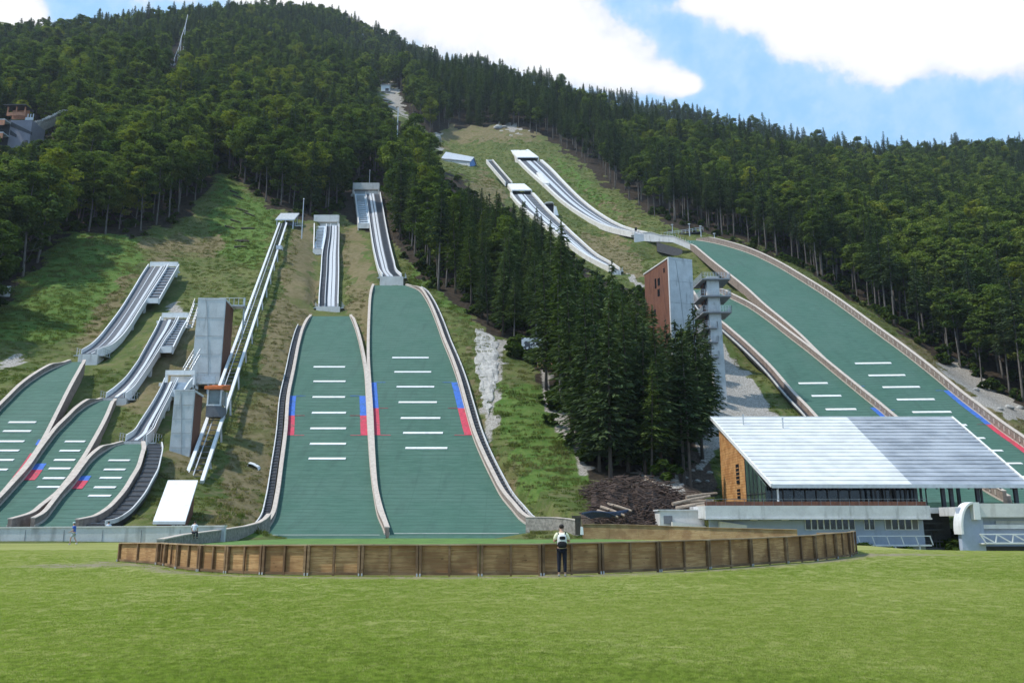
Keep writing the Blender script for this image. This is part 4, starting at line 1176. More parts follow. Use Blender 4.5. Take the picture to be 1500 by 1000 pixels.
m_balc = M('grey_balcony_slab', (.24, .25, .27), .85, .15, 1., .1)


def balcony(py, xa, xb, ya, yb, rail=True):
    z = E(py) * (Y - .5) + CZ
    d = MB().hexa([(xa, ya, z - .3), (xb, ya, z - .3), (xb, yb, z - .3), (xa - .4, yb, z - .3)], [(xa, ya, z), (xb, ya, z), (xb, yb, z), (xa - .4, yb, z)]).build('balcony', m_balc, T)
    q = MB()
    pts_ = [(xb, yb), (xb, ya), (xa, ya), (xa - .4, yb)]
    for (ax, ay), (bx_, by_) in zip(pts_[:-1], pts_[1:]):
        n_p = max(2, int(math.hypot(bx_ - ax, by_ - ay) / .55))
        for i in range(n_p + 1):
            s_ = i / n_p; q.beam((ax + (bx_ - ax) * s_, ay + (by_ - ay) * s_, z), (ax + (bx_ - ax) * s_, ay + (by_ - ay) * s_, z + 1.15), .07, .07)
        for zz_ in (.4, .75, 1.15): q.beam((ax, ay, z + zz_), (bx_, by_, z + zz_), .06, .06)
    q.build('railing', m_steel, d)
    return z


zs = [balcony(408, xm - 2.6, xm + 3.0, Y - .9, Y + 5.5), balcony(433, xm - 2.9, xm + 3.0, Y - .9, Y + 5.5), balcony(456.5, xm - 2.7, xm + 2.9, Y - .9, Y + 5)]
zs += [balcony(py, xm - 2.5, xm - .9 + .9, Y - .7, Y + 4) for py in (479, 500, 522)]
q = MB()
for i in range(5):
    za, zb = zs[i + 1], zs[i]
    for s_ in (0, .9): q.beam((xm - 2.4, Y + 2.6 + s_, za), (xm - 1.4, Y + .4 + s_, zb), .12, .2)
    for tt in np.linspace(.05, .95, 10): q.beam((xm - 2.4 + tt, Y + 2.6 - 2.2 * tt, za + (zb - za) * tt), (xm - 2.4 + tt, Y + 3.5 - 2.2 * tt, za + (zb - za) * tt), .25, .05)
q.build('stair_flight', m_dark, T)
MB().box((xm - 1.2, Y + 3, (zs[0] + zs[3]) / 2), (1.2, 2.4, zs[0] - zs[3] - .7)).build('timber_cladding', m_wood_red, T)
q = MB(); q.beam((xm - 2.5, Y + 2, gnd(xm - 2.5, Y + 2) - .5), (xm - 2.5, Y + 2, zs[-1] - .32), .35, .35); q.beam((xm - 2.5, Y - .5, gnd(xm - 2.5, Y) - .5), (xm - 2.5, Y - .5, zs[-1] - .32), .3, .3)
q.each('support_post', m_steel, T)
# ------------------------------------------------------------------ main building with the metal roof
m_roof, t, b, _ = mat_base('standing_seam_roof')
p_ = t.pos(); n1 = t.noise(p_, .5, 5); n2 = t.noise(t.vscale(p_, (.4, 3, 3)), 2., 4)
c = t.mix(t.ramp(n1, .35, .65), (.57, .57, .56), (.68, .68, .665)); c = t.mix(t.math('MULTIPLY', t.ramp(n2, .5, .75), .4), c, (.46, .465, .47))
t.l.new(c, b.inputs['Base Color']); b.inputs['Roughness'].default_value = .45; b.inputs['Metallic'].default_value = .1
m_roofd, t, b, _ = mat_base('solar_sheet_roof')
p_ = t.pos(); n1 = t.noise(p_, .25, 5); n2 = t.noise(t.vscale(p_, (.5, 2, 2)), 1.4, 4)
c = t.mix(t.ramp(n1, .35, .65), (.24, .26, .29), (.40, .42, .45)); c = t.mix(t.math('MULTIPLY', t.ramp(n2, .5, .72), .5), c, (.52, .54, .56))
t.l.new(c, b.inputs['Base Color']); b.inputs['Roughness'].default_value = .3; b.inputs['Metallic'].default_value = .3
YE, YR = 89.0, 110.0
RL, RR = P(1042, 611, YR), P(1393.5, 612, YR); EL, ER = P(1132, 710, YE), P(1507, 708, YE)
RR[2] = RL[2]; ER[2] = EL[2]
SL, SR = RL + (RR - RL) * .565, EL + (ER - EL) * .545     # seam between bright and dark sheets
B = thing('grandstand_building', (P(1200, 760, 92)[0], 92, -1.5), 'long building with a sloping silver metal roof, larch gable and terrace', 'building')
up = np.array((0, -.38, .92))
nrow = 19
roof = MB(); roofd = MB(); rib = MB()
for i in range(nrow):
    s0, s1 = i / nrow, (i + 1) / nrow
    for mb, (a0, a1, b0, b1) in ((roof, (EL, RL, SR, SL)), (roofd, (SR, SL, ER, RR))):
        l0, l1 = a0 + (a1 - a0) * s0, a0 + (a1 - a0) * s1; r0, r1 = b0 + (b1 - b0) * s0, b0 + (b1 - b0) * s1
        mb.hexa([l0, r0, r1 - up * .05, l1 - up * .05], [l0 + up * .07, r0 + up * .07, r1 + up * .002, l1 + up * .002])
rf = roof.build('roof', m_roof, B)
roofd.build('roof_sheet', m_roofd, rf)
q = MB()
q.sweep([[EL + (-.1, -.12, -.32), ER + (.1, -.12, -.32)], [EL + (-.1, -.12, .08), ER + (.1, -.12, .08)], [EL + (-.1, .05, .08), ER + (.1, .05, .08)], [EL + (-.1, .05, -.32), ER + (.1, .05, -.32)]])
q.build('gutter', m_steel, rf)
q = MB(); q.beam(EL + (-.12, 0, -.05), RL + (-.12, 0, -.05), .2, .4); q.beam(ER + (.12, 0, -.05), RR + (.12, 0, -.05), .2, .4); q.beam(RL + (0, .1, -.02), RR + (0, .1, -.02), .2, .3)
q.build('verge_board', m_white, rf)
q = MB()
for s_, px_ in ((.86, .12), (.80, .29)):
    q = MB(); c_ = EL + (RL - EL) * s_ + (ER - EL) * px_; q.tube([c_, c_ + (0, 0, 1.25)], .09, 8); q.tube([c_ + (0, 0, 1.25), c_ + (0, 0, 1.4)], .14, 8)
    q.build('vent_pipe', m_steel, rf)
q = MB()
for i in range(24):
    s_ = (i + .5) / 24; a2 = EL + (ER - EL) * s_; b2 = RL + (RR - RL) * s_
    q.beam(a2 - up * .3 + (0, .2, 0), b2 - up * .3, .14, .34)
q.each('rafter', m_dark, rf)
zfl = 3.6
xw = 27.3
# gable wall of larch boards and the glass part
yb_, ym_, yf_ = 108.0, 97.0, 89.6


def roof_z(y): return EL[2] + (RL[2] - EL[2]) * (y - YE) / (YR - YE) - .32


q = MB(); nb = 34
zt_full = roof_z(yb_)
gw = MB()
for i in range(nb):
    z0_, z1_ = zfl + (zt_full - zfl) * i / nb, zfl + (zt_full - zfl) * (i + 1) / nb - .025
    y0_ = ym_
    if roof_z(ym_) < z1_: y0_ = YE + (z1_ + .32 - EL[2]) / (RL[2] - EL[2]) * (YR - YE) + .02
    if y0_ < yb_ - .05:
        o_ = .015 * (i % 2)
        gw.hexa([(xw - .02 - o_, y0_, z0_), (xw + .3, y0_, z0_), (xw + .3, yb_, z0_), (xw - .02 - o_, yb_, z0_)], [(xw - .02 - o_, y0_, z1_), (xw + .3, y0_, z1_), (xw + .3, yb_, z1_), (xw - .02 - o_, yb_, z1_)])
o = gw.build('larch_gable_wall', m_larch, B)
for (zc, hh_) in ((E(694) * 100.2 + CZ, 2.3), (E(723) * 100.2 + CZ, 1.15)):
    q = MB(); q.box((xw - .05, 100.0, zc), (.1, 1.25, hh_)); w_ = q.build('window', m_glass, o)
    q = MB()
    for j in range(1, 5 if hh_ > 2 else 3): q.box((xw - .11, 100.0, zc - hh_ / 2 + hh_ * j / (5 if hh_ > 2 else 3)), (.05, 1.3, .09))
    q.each('louvre', m_larch, w_)
m_green_glass = M('green_glass', (.05, .085, .065), .12, .5, .35, 0, stretch=(1, 1.5, .4))
q = MB(); q.hexa([(xw + .05, yf_, zfl), (xw + .12, yf_, zfl), (xw + .12, ym_ - .01, zfl), (xw + .05, ym_ - .01, zfl)], [(xw + .05, yf_, roof_z(yf_)), (xw + .12, yf_, roof_z(yf_)), (xw + .12, ym_ - .01, roof_z(ym_)), (xw + .05, ym_ - .01, roof_z(ym_))])
gg = q.build('glass_gable', m_green_glass, B)
q = MB()
for y in np.linspace(yf_, ym_ - .1, 6): q.beam((xw + .01, y, zfl), (xw + .01, y, roof_z(y)), .09, .09, up=(0, 1, 0))
for z in (zfl + 1.2,): q.beam((xw + .0, yf_, z), (xw + .0, ym_ - .02, z), .06, .06)
q.build('mullion', m_dark, gg)
# glazed front under the eaves
xg1 = P(1345, 720, 92.5)[0]
q = MB(); q.box(((xw + xg1) / 2, 92.5, (zfl + roof_z(92.5)) / 2), (xg1 - xw - .4, .1, roof_z(92.5) - zfl - .05)); fg = q.build('glazed_front', m_glass, B)
q = MB()
for i in range(15): q.box((xw + .3 + (xg1 - xw - .6) * i / 14, 92.4, (zfl + roof_z(92.5)) / 2), (.12, .12, roof_z(92.5) - zfl - .06))
q.box(((xw + xg1) / 2, 92.4, zfl + 2.3), (xg1 - xw - .3, .1, .12)); q.build('mullion', m_dark, fg)
q = MB(); q.box(((xw + xg1) / 2, 104, (zfl + roof_z(104)) / 2), (xg1 - xw - .8, .3, roof_z(104) - zfl - .3)); q.build('rear_wall', m_conc_dark, B)
for px_ in (1139, 1340, 1380.5, 1392.5, 1431, 1437, 1487):
    c_ = P(px_, 718, YE + .9); q = MB(); w_ = .36 if px_ not in (1139, 1437) else .18
    q.box((c_[0], YE + .9, (3.25 + roof_z(YE + .9)) / 2), (w_, w_, roof_z(YE + .9) - 3.25)); q.build('column', m_dark if px_ > 1200 else m_white, B)
for px_ in (1400,):
    c_ = P(px_, 640, YR - 1); q = MB(); q.box((c_[0] - .5, YR - 1, (roof_z(YR - 1) + gnd(c_[0], YR - 1)) / 2), (.35, .35, roof_z(YR - 1) - gnd(c_[0], YR - 1))); q.build('rear_column', m_dark, B)
q = MB()
for i in range(11):
    x_ = P(1282 + i * 7.4, 720, 91.2)[0]; q.box((x_, 91.2, 4.6), (.1 + .14 * (i % 3 == 0), .1, 2.3))
q.each('screen_post', m_dark, B)
# terrace
x0, x1 = P(1033.5, 750, 86)[0], P(1363, 750, 86)[0]
q = MB(); q.box(((x0 + x1) / 2, 86.15, 2.76), (x1 - x0, .3, 1.28)); q.box(((x0 + x1) / 2, 86.12, 2.08), (x1 - x0 + .1, .5, .16))
q.box((x0 + .15, 90, 2.76), (.3, 7.4, 1.28))
tr = q.build('terrace_parapet', m_conc, B)
q = MB(); q.box(((x0 + x1) / 2 + .1, 90.5, 2.15), (x1 - x0 - .4, 8.3, .3)); q.build('terrace_slab', m_conc, B)
q = MB(); q.box(((x0 + x1) / 2, 86.6, 3.62), (x1 - x0 - .2, .1, .42)); q.build('timber_balustrade', m_wood_red, tr)
q = MB()
for i in range(24): q.beam((x0 + .2 + (x1 - x0 - .4) * i / 23, 86.3, 3.41), (x0 + .2 + (x1 - x0 - .4) * i / 23, 86.3, 4.05), .028, .028)
q.beam((x0 + .1, 86.3, 4.06), (x1 - .1, 86.3, 4.06), .05, .05); q.build('railing', m_conc_dark, tr)
q = MB(); q.box((x1 + 9, 94, 2.95), (20, 10, .6)); q.build('open_floor_slab', m_conc, B)
# ground floor
q = MB(); q.box(((x0 + x1) / 2 + .3, 87.7, .0), (x1 - x0 - .8, .3, 3.9)); gf = q.build('ground_floor_wall', m_bluewall, B)
q = MB(); q.box((x1 - .35, 90.5, .0), (.3, 5.2, 3.9)); q.build('side_wall', m_bluewall, B)
for a, b_ in ((1179, 1252), (1265, 1281), (1296, 1345)):
    n_p = {1179: 8, 1265: 2, 1296: 5}[a]
    xa, xb = P(a, 766, 87.5)[0], P(b_, 766, 87.5)[0]
    for j in range(n_p):
        xp, xq = xa + (xb - xa) * j / n_p, xa + (xb - xa) * (j + 1) / n_p
        q = MB(); q.box(((xp + xq) / 2, 87.53, 1.57), (xq - xp - .08, .08, 1.12)); w_ = q.build('window', m_glass if not (a == 1296 and j in (0, 4)) else m_conc_dark, B)
        q = MB()
        for s_ in (-1, 1): q.box(((xp + xq) / 2 + s_ * (xq - xp - .06) / 2, 87.5, 1.57), (.055, .12, 1.25))
        for s_ in (-1, 1): q.box(((xp + xq) / 2, 87.5, 1.57 + s_ * .6), (xq - xp - .12, .12, .06))
        q.build('window_frame', m_white, w_)
q = MB()
for px_ in (1104, 1150): q.box(P(px_, 762, 87.5) + (0, -.1, .08), (.75, .2, .12))
q.each('wall_lamp', m_white, B)
q = MB(); xa, xb = P(1258, 790, 86.6)[0], P(1364, 790, 86.6)[0]
for z in (.35, -.55): q.beam((xa, 86.6, z), (xb, 86.6, z), .09, .09)
for i in range(6): q.beam((xa + (xb - xa) * i / 5 - .1, 86.6, .35), (xa + (xb - xa) * i / 5 + .15, 86.6, -.55), .09, .09)
for i in range(3): q.beam((xa + (xb - xa) * (i + .5) / 3, 86.6, -.5), (xa + (xb - xa) * (i + .5) / 3, 86.6, -2.6), .1, .1)
q.box(((xa + xb) / 2, 87.0, -.62), (xb - xa, .9, .1)); q.build('ramp_railing', m_whitem, B)
# open dark bay between the two blocks
xa = x1 + .1; xb = P(1407, 770, 88)[0]
q = MB(); q.box(((xa + xb) / 2, 92.2, .5), (xb - xa + 2, .3, 4.2)); q.build('rear_bay_wall', m_conc_dark, B)
q = MB()
for j, z in enumerate((-1.2, -.3, .9, 1.6)): q.box((xa + 1.6 + .3 * j, 91.4 - .2 * j, z), (2.8, .8, .12))
for j in range(9): q.beam((xa + .5 + j * .38, 90.4, -2.3), (xa + .7 + j * .38, 90.9, .7 - abs(j - 4) * .3), .05, .05)
q.box((xa + 1.8, 90.8, -1.7), (3.0, .8, 1.5)); q.build('bay_stairs', m_conc_dark, B)
# right block
C2 = thing('concrete_service_block', P(1455, 800, 84), 'pale concrete block with parapet and white truss at the right edge', 'building')
g_ = lambda x, y, Y=84.: P(x, y, Y)
q = MB(); a2, b2 = g_(1406, 757), g_(1440, 757); q.box(((a2[0] + b2[0]) / 2, 84.4, (a2[2] + 1.2 - 2.4) / 2 - .1), (b2[0] - a2[0], .6, a2[2] + 3.2)); q.build('end_wall', m_bluewall, C2)
a2, b2 = g_(1426, 737), g_(1426, 757); xr_ = 66.
q = MB(); q.box(((a2[0] + xr_) / 2, 83.95, (a2[2] + b2[2]) / 2), (xr_ - a2[0], .5, a2[2] - b2[2])); q.build('parapet', m_conc_pale, C2)
q = MB(); q.box(((a2[0] + xr_) / 2 - .5, 86.4, (a2[2] + b2[2]) / 2 - .1), (xr_ - a2[0] + 1.5, 4.2, .9)); q.build('deck_slab', m_conc, C2)
a3 = g_(1437, 775)
q = MB(); q.box(((a3[0] + xr_) / 2, 85.2, .2), (xr_ - a3[0], .3, 4.4)); q.build('ground_floor_wall', m_bluewall, C2)
a4, b4 = g_(1441, 768), g_(1441, 774)
q = MB(); q.box(((a4[0] + xr_) / 2, 84.85, (a4[2] + b4[2]) / 2), (xr_ - a4[0], .5, a4[2] - b4[2])); q.build('ledge', m_white, C2)
q = MB(); a5 = g_(1466, 760); q.box(((a5[0] + xr_) / 2, 85.0, 1.5), (xr_ - a5[0], .16, .75)); q.build('concrete_panel', m_conc, C2)
q = MB(); a5 = g_(1440, 795); q.box(((a5[0] + xr_) / 2, 84.9, -1.5), (xr_ - a5[0], .25, 1.75)); q.build('dark_opening', m_dark, C2)
q = MB(); xa, xb = g_(1430, 790)[0], xr_
zt_, zb_ = g_(1430, 782, 83.2)[2], g_(1430, 795, 83.2)[2]
q.beam((xa, 83.2, zt_), (xb, 83.2, zt_), .12, .12); q.beam((xa + .5, 83.2, zb_), (xb, 83.2, zb_), .14, .14)
n_s = 12; st_ = (xb - xa) / n_s
for i in range(n_s):
    q.beam((xa + st_ * i, 83.2, zt_), (xa + st_ * (i + 1) - .2, 83.2, zb_), .1, .1); q.beam((xa + st_ * (i + 1), 83.2, zt_), (xa + st_ * (i + 1) - .2, 83.2, zb_), .1, .1)
q.beam((xa, 83.2, zt_), (xa + .5, 83.2, zb_), .1, .1)
q.box(((xa + xb) / 2, 83.9, zb_ - .05), (xb - xa - .6, 1.2, .12)); q.build('truss_railing', m_white, C2)
# rounded white hood at the corner
q = MB(); rows = []
cx_, cy_ = g_(1424, 760)[0], 84.2
for yy in (83.4, 84.9):
    rows.append([np.array((cx_ - 1.5 * math.cos(a), yy, g_(1424, 758)[2] - 1.2 + 2.75 * math.sin(a))) for a in np.linspace(-.15, 1.55, 12)])
    rows.append([np.array((cx_ - 1.3 * math.cos(a), yy, g_(1424, 758)[2] - 1.2 + 2.55 * math.sin(a))) for a in np.linspace(-.15, 1.55, 12)])
q.sweep([rows[0], rows[2], rows[3], rows[1]]); q.box((cx_ + .25, 84.1, g_(1424, 748)[2]), (.6, 1.4, 1.7)); q.build('rounded_hood', m_white, C2)
# low pale building left of the terrace
T = thing('low_concrete_building', P(1000, 770, 90), 'low pale concrete building with a dark doorway beside the brush heap', 'building')
a2, b2 = P(966, 748, 89.5), P(1031, 748, 89.5)
q = MB(); q.box(((a2[0] + b2[0]) / 2, 91, (a2[2] - 1) / 2), (b2[0] - a2[0], 3, a2[2] + 1)); w_ = q.build('wall', m_conc_pale, T)
q = MB(); q.box(((a2[0] + b2[0]) / 2, 91, a2[2] + .08), (b2[0] - a2[0] + .3, 3.2, .16)); q.build('roof', m_conc, T)
d1, d2_ = P(972, 755, 89.5), P(985, 767, 89.5)
q = MB(); q.box(((d1[0] + d2_[0]) / 2, 89.47, (d1[2] + d2_[2]) / 2), (d2_[0] - d1[0], .12, d1[2] - d2_[2])); q.build('doorway', m_conc_dark, w_)
q = MB()
for (x0_, x1_, ya, yb2, Y) in ((1054, 1094, 763, 770, 86.9), (985, 1034, 764, 768, 88.5)):
    p0, p1 = P(x0_, ya, Y), P(x1_, ya + 6, Y)
    q = MB(); q.hexa([(p0[0], Y, 0), (p1[0], Y, 0), (p1[0], Y + .7, 0), (p0[0], Y + .7, 0)], [(p0[0], Y, p0[2]), (p1[0], Y, p1[2]), (p1[0], Y + .7, p1[2]), (p0[0], Y + .7, p0[2])])
    q.build('ramp_wall', m_conc_pale, T)

# ------------------------------------------------------------------ hut with a white roof
T = thing('service_hut', (-33.5, 82, gnd(-33.5, 82)), 'small brown hut with a broad white sloping roof at the foot of the lift track', 'hut')
Yf, Yb = 80., 87.
f0, f1, k0, k1 = P(224, 763, Yf), P(271.5, 763, Yf), P(246, 703, Yb), P(290, 702.5, Yb)
f1[2] = f0[2]; k1[2] = k0[2]
MB().hexa([f0 - D * .28, f1 - D * .28, k1 - D * .28, k0 - D * .28], [f0, f1, k1, k0]).build('roof', m_white, T)
gz_ = min(gnd(f0[0], Yf), gnd(f1[0], Yf)) - .6
q = MB(); ins = np.array((.25, .3, -.29)); in2 = np.array((-.12, .3, -.29)); ik = np.array((.25, -.3, -.29)); ik2 = np.array((-.12, -.3, -.29))
tp = [f0 + ins, f1 + in2, k1 + ik2, k0 + ik]; bt = [np.array((v[0], v[1], gz_)) for v in tp]
w_ = q.hexa(bt, tp).build('wall', m_wood_red, T)
q = MB(); xm_ = f0[0] + (f1[0] - f0[0]) * .72; q.box((xm_, Yf + .27, f0[2] - 1.35), (1.0, .1, 2.0)); dr = q.build('door', m_white, w_)
q = MB(); q.box((xm_ - .1, Yf + .2, f0[2] - 1.3), (.12, .08, 1.9)); q.box((xm_ + .2, Yf + .2, f0[2] - 1.3), (.08, .08, 1.9)); q.build('door_frame', m_conc_dark, dr)
# ------------------------------------------------------------------ walls
T = thing('concrete_retaining_wall', (-45, 74, 0), 'long pale concrete retaining wall at the foot of the left jumps', 'wall')
xa, xb = -100., P(329, 775, 74)[0]
z0_, z1_ = P(0, 776.5, 74)[2], P(329, 771, 74)[2]
q = MB(); q.hexa([(xa, 74, -.5), (xb, 74, -.5), (xb, 74.4, -.5), (xa, 74.4, -.5)], [(xa, 74, z0_ - .2), (xb, 74, z1_), (xb, 74.4, z1_), (xa, 74.4, z0_ - .2)]); q.build('wall_panel', m_conc, T)
q = MB(); q.hexa([(xa, 73.93, z0_ - .196), (xb, 73.93, z1_ + .004), (xb + .05, 74.5, z1_ + .004), (xa, 74.5, z0_ - .196)], [(xa, 73.93, z0_ - .08), (xb, 73.93, z1_ + .12), (xb + .05, 74.5, z1_ + .12), (xa, 74.5, z0_ - .08)]); q.build('coping', m_conc_pale, T)
q = MB()
for x_ in np.arange(-70, xb, 3.4): q.box((x_, 73.985, .55), (.03, .03, 1.1))
q.each('joint', m_conc_dark, T)


def stone_wall(pts_, th, label):
    """pts_: (px, top py, base py, Y)"""
    Tp = np.array([P(x, a, Y) for x, a, b_, Y in pts_]); Bp = np.array([P(x, b_, Y) for x, a, b_, Y in pts_]); Bp[:, :2] = Tp[:, :2]; Bp[:, 2] -= .35
    s_ = np.linspace(0, 1, len(pts_)); si = np.linspace(0, 1, 40)
    Tp = np.stack([np.interp(si, s_, Tp[:, i]) for i in range(3)], 1); Bp = np.stack([np.interp(si, s_, Bp[:, i]) for i in range(3)], 1)
    tg = np.gradient(Tp[:, :2], axis=0); tg /= np.linalg.norm(tg, axis=1)[:, None]; n = np.stack((-tg[:, 1], tg[:, 0], tg[:, 0] * 0), 1) * th
    T = thing('stone_wall', Bp[len(Bp) // 2], label, 'wall')
    MB().sweep([Bp, Tp, Tp + n, Bp + n]).build('masonry', m_stone, T)
    MB().sweep([Tp - n * .1 + D * .004, Tp - n * .1 + D * .1, Tp + n * 1.1 + D * .1, Tp + n * 1.1 + D * .004]).build('coping', m_cap, T)


stone_wall([(240, 791, 799, 58), (272, 784, 797, 65), (309, 779, 796, 71), (331, 776, 794, 75.5), (363, 771, 790, 82), (381, 766, 785, 86.5), (391, 760, 781, 87.6), (397, 753, 775, 88.5)], .45, 'low stone wall curving out from the left end of the centre jumps')
stone_wall([(770, 758, 776, 90), (790, 757.5, 777, 89), (809, 758, 778, 88), (830, 760, 780, 86.5), (846, 763, 781, 85.5)], .45, 'low stone wall curving out from the right end of the centre jumps')
q = MB(); c_ = P(849, 783, 84); q.box(c_ + (-.15, 0, .9), (.55, .4, 1.8)); q.box(c_ + (-.3, -.1, 1.75), (.9, .3, .25)); tag(q.build('gate_post', m_barkd), 'dark timber gate post at the end of the stone wall', 'post')
q = MB(); c_ = P(852.5, 782, 83); q.hexa([c_ + (-.16, -.12, -.05), c_ + (.16, -.12, -.05), c_ + (.16, .12, -.05), c_ + (-.16, .12, -.05)], [c_ + (-.12, -.08, .75), c_ + (.1, -.08, .7), c_ + (.1, .08, .7), c_ + (-.12, .08, .75)]); tag(q.build('white_bag', m_white), 'white bag standing by the gate post', 'bag')
q = MB()
for i in range(5):
    a2 = P(853 + i * 3, 752 + i * 1.5, 86 + i * .4); b2 = P(905 + i * 4, 757 - i * 2.5, 90 + i * .3); m2 = (a2 + b2) / 2 + (0, 0, .35 - .15 * i)
    q = MB(); q.tube([a2, (a2 + m2) / 2 + (0, 0, .1), m2, (b2 + m2) / 2 + (0, 0, .15), b2], .12, 7); tag(q.build('plastic_pipe', M('blue_black_pipe', (.03, .045, .085), .4, .2, 2, 0) if i == 0 else bpy.data.materials['blue_black_pipe']), 'dark blue plastic pipe lying at the brush heap', 'pipe', 'dark blue pipes lying by the brush heap')

# ------------------------------------------------------------------ fences


def board_fence(path, ztop, label, mats, studs=True, back=False, h=None):
    T = thing('wooden_fence', path[len(path) // 2], label, 'fence')
    for i in range(len(path) - 1):
        a2, b2 = np.array(path[i], float), np.array(path[i + 1], float)
        a2[2] = float(meadow_z(a2[0], a2[1])) - .02; b2[2] = float(meadow_z(b2[0], b2[1])) - .02
        d = b2 - a2; ln = np.linalg.norm(d[:2]); d2_ = np.array((d[0], d[1], 0)) / ln; nrm = np.array((d2_[1], -d2_[0], 0))
        if nrm[1] > 0: nrm = -nrm
        za, zb = ztop[i], ztop[i + 1]
        pn = MB(); nbd = 5
        for j in range(nbd):
            s0, s1 = j / nbd, (j + 1) / nbd
            g0 = .06 + (za - .06) * s0; g1 = .06 + (za - .06) * s1 - .003; k0_ = .06 + (zb - .06) * s0; k1_ = .06 + (zb - .06) * s1 - .003
            o_ = -nrm * (.02 + .012 * ((i * 7 + j * 3) % 3))
            A0, B0 = a2 + d2_ * .004 + o_, b2 - d2_ * .004 + o_
            pn.hexa([A0 + D * g0, B0 + D * k0_, B0 + D * k0_ - nrm * .03, A0 + D * g0 - nrm * .03], [A0 + D * g1, B0 + D * k1_, B0 + D * k1_ - nrm * .03, A0 + D * g1 - nrm * .03])
        p_ = pn.build('board_panel', mats[0], T)
        if studs:
            q = MB()
            for f_ in ((.5,) if ln < 3.5 else (.5,)):
                m2 = a2 + (b2 - a2) * f_; q.beam(m2 + nrm * .035, m2 + nrm * .035 + D * ((za + zb) / 2 - .01), .07, .07, up=nrm)
            q.beam(a2 + d2_ * .09 + nrm * .03 + D * .1, b2 - d2_ * .09 + nrm * .03 + D * .1, .06, .09)
            q.build('stud', mats[1], p_)
            for e_, zz_ in ((a2 + d2_ * .06, za), (b2 - d2_ * .06, zb)):
                q = MB(); q.beam(e_ + nrm * .045, e_ + nrm * .045 + D * (zz_ - .012), .09, .1, up=nrm); q.build('post', mats[1], T)
        q = MB(); q.beam(a2 + D * (za + .02) + nrm * .01, b2 + D * (zb + .02) + nrm * .01, .15, .045); q.build('top_rail', mats[2], T)
        if studs:
            q = MB()
            for s_ in (-.05, .06): q.beam(a2 + d2_ * s_ + nrm * .1 - D * .02, a2 + d2_ * s_ + nrm * .1 + D * .12, .05, .02, up=nrm)
            q.build('post_foot', m_steel, T)
    return T


TOPPX = {174: 795, 231: 795.5, 242: 796, 260: 796.5, 292: 797.5, 332: 798, 384: 798, 449: 798, 528: 797.5, 613: 797.5, 703: 797, 793: 796.5, 880: 795, 965: 792.5, 1038: 790, 1100: 788, 1152: 785.5, 1195: 783, 1225: 781, 1245: 779.5, 1254: 778}
path = list(FENCE); tops = [E(TOPPX[q[0]]) * FENCE[i][1] + CZ for i, q in enumerate(FENCE_PX)]
far = [np.array((P(1240, 779, 54)[0], 54., 0.)), np.array((P(1197, 778, 60)[0], 60., 0.))]
board_fence(path + far, tops + [1.15, 1.05], 'curved weathered brown board fence facing the meadow', (m_fence, m_post, m_rail))
ip = [(853, 785, 85.5), (893, 786, 84.6), (935, 787, 83.7), (980, 788, 82.6), (1040, 788, 81), (1100, 788, 79.5), (1168, 788, 78)]
ipt = [767, 767.5, 768.5, 770, 772, 773.5, 775]
pth = [np.array((P(x, 780, Y)[0], Y, .05)) for x, y, Y in ip]
board_fence(pth, [E(y) * q[2] + CZ for y, q in zip(ipt, ip)], 'straight pale inner board fence below the low concrete building', (m_fencein, m_post, m_rail), studs=False)
q = MB(); a2 = P(1241, 776, 62); b2 = P(1196, 778, 66)

# ------------------------------------------------------------------ rock face, brush heap, logs
poly = [(695, 478), (731, 497), (733, 520), (731, 545), (724, 585), (717, 617), (704, 582), (694, 532)]
pts_ = []
rk = MB(); R_, C_n = 34, 14
gridp = []
for i in range(R_):
    py = 478 + (617 - 478) * i / (R_ - 1)
    xl_ = np.interp(py, [478, 532, 582, 617], [694, 694, 704, 716]); xr_ = np.interp(py, [478, 497, 520, 545, 585, 617], [699, 731, 733, 731, 724, 718])
    Yr = np.interp(py, [478, 540, 617], [164, 142, 124.5]) - 1.2
    xl_ += random.uniform(-3, 4); xr_ += random.uniform(-4, 3)
    row = []
    for j in range(C_n):
        f_ = j / (C_n - 1); q = hit(xl_ + (xr_ - xl_) * f_, py, 100)
        ed = min(f_, 1 - f_, i / (R_ - 1), 1 - i / (R_ - 1)) * 6
        q = q + np.array((0, -.35, .42)) * min(1, ed) * (-.1 + .9 * float(vnoise(np.array([q[0] / .9]), np.array([q[1] / 1.6]), 61)[0]) + .3 * random.random())
        if ed == 0: q[2] -= .5
        row.append(q)
    gridp.append(row)
tag(rk.grid(gridp).build('rock_outcrop', m_rock), 'bare white rock outcrop beside the right centre jump', 'rock')
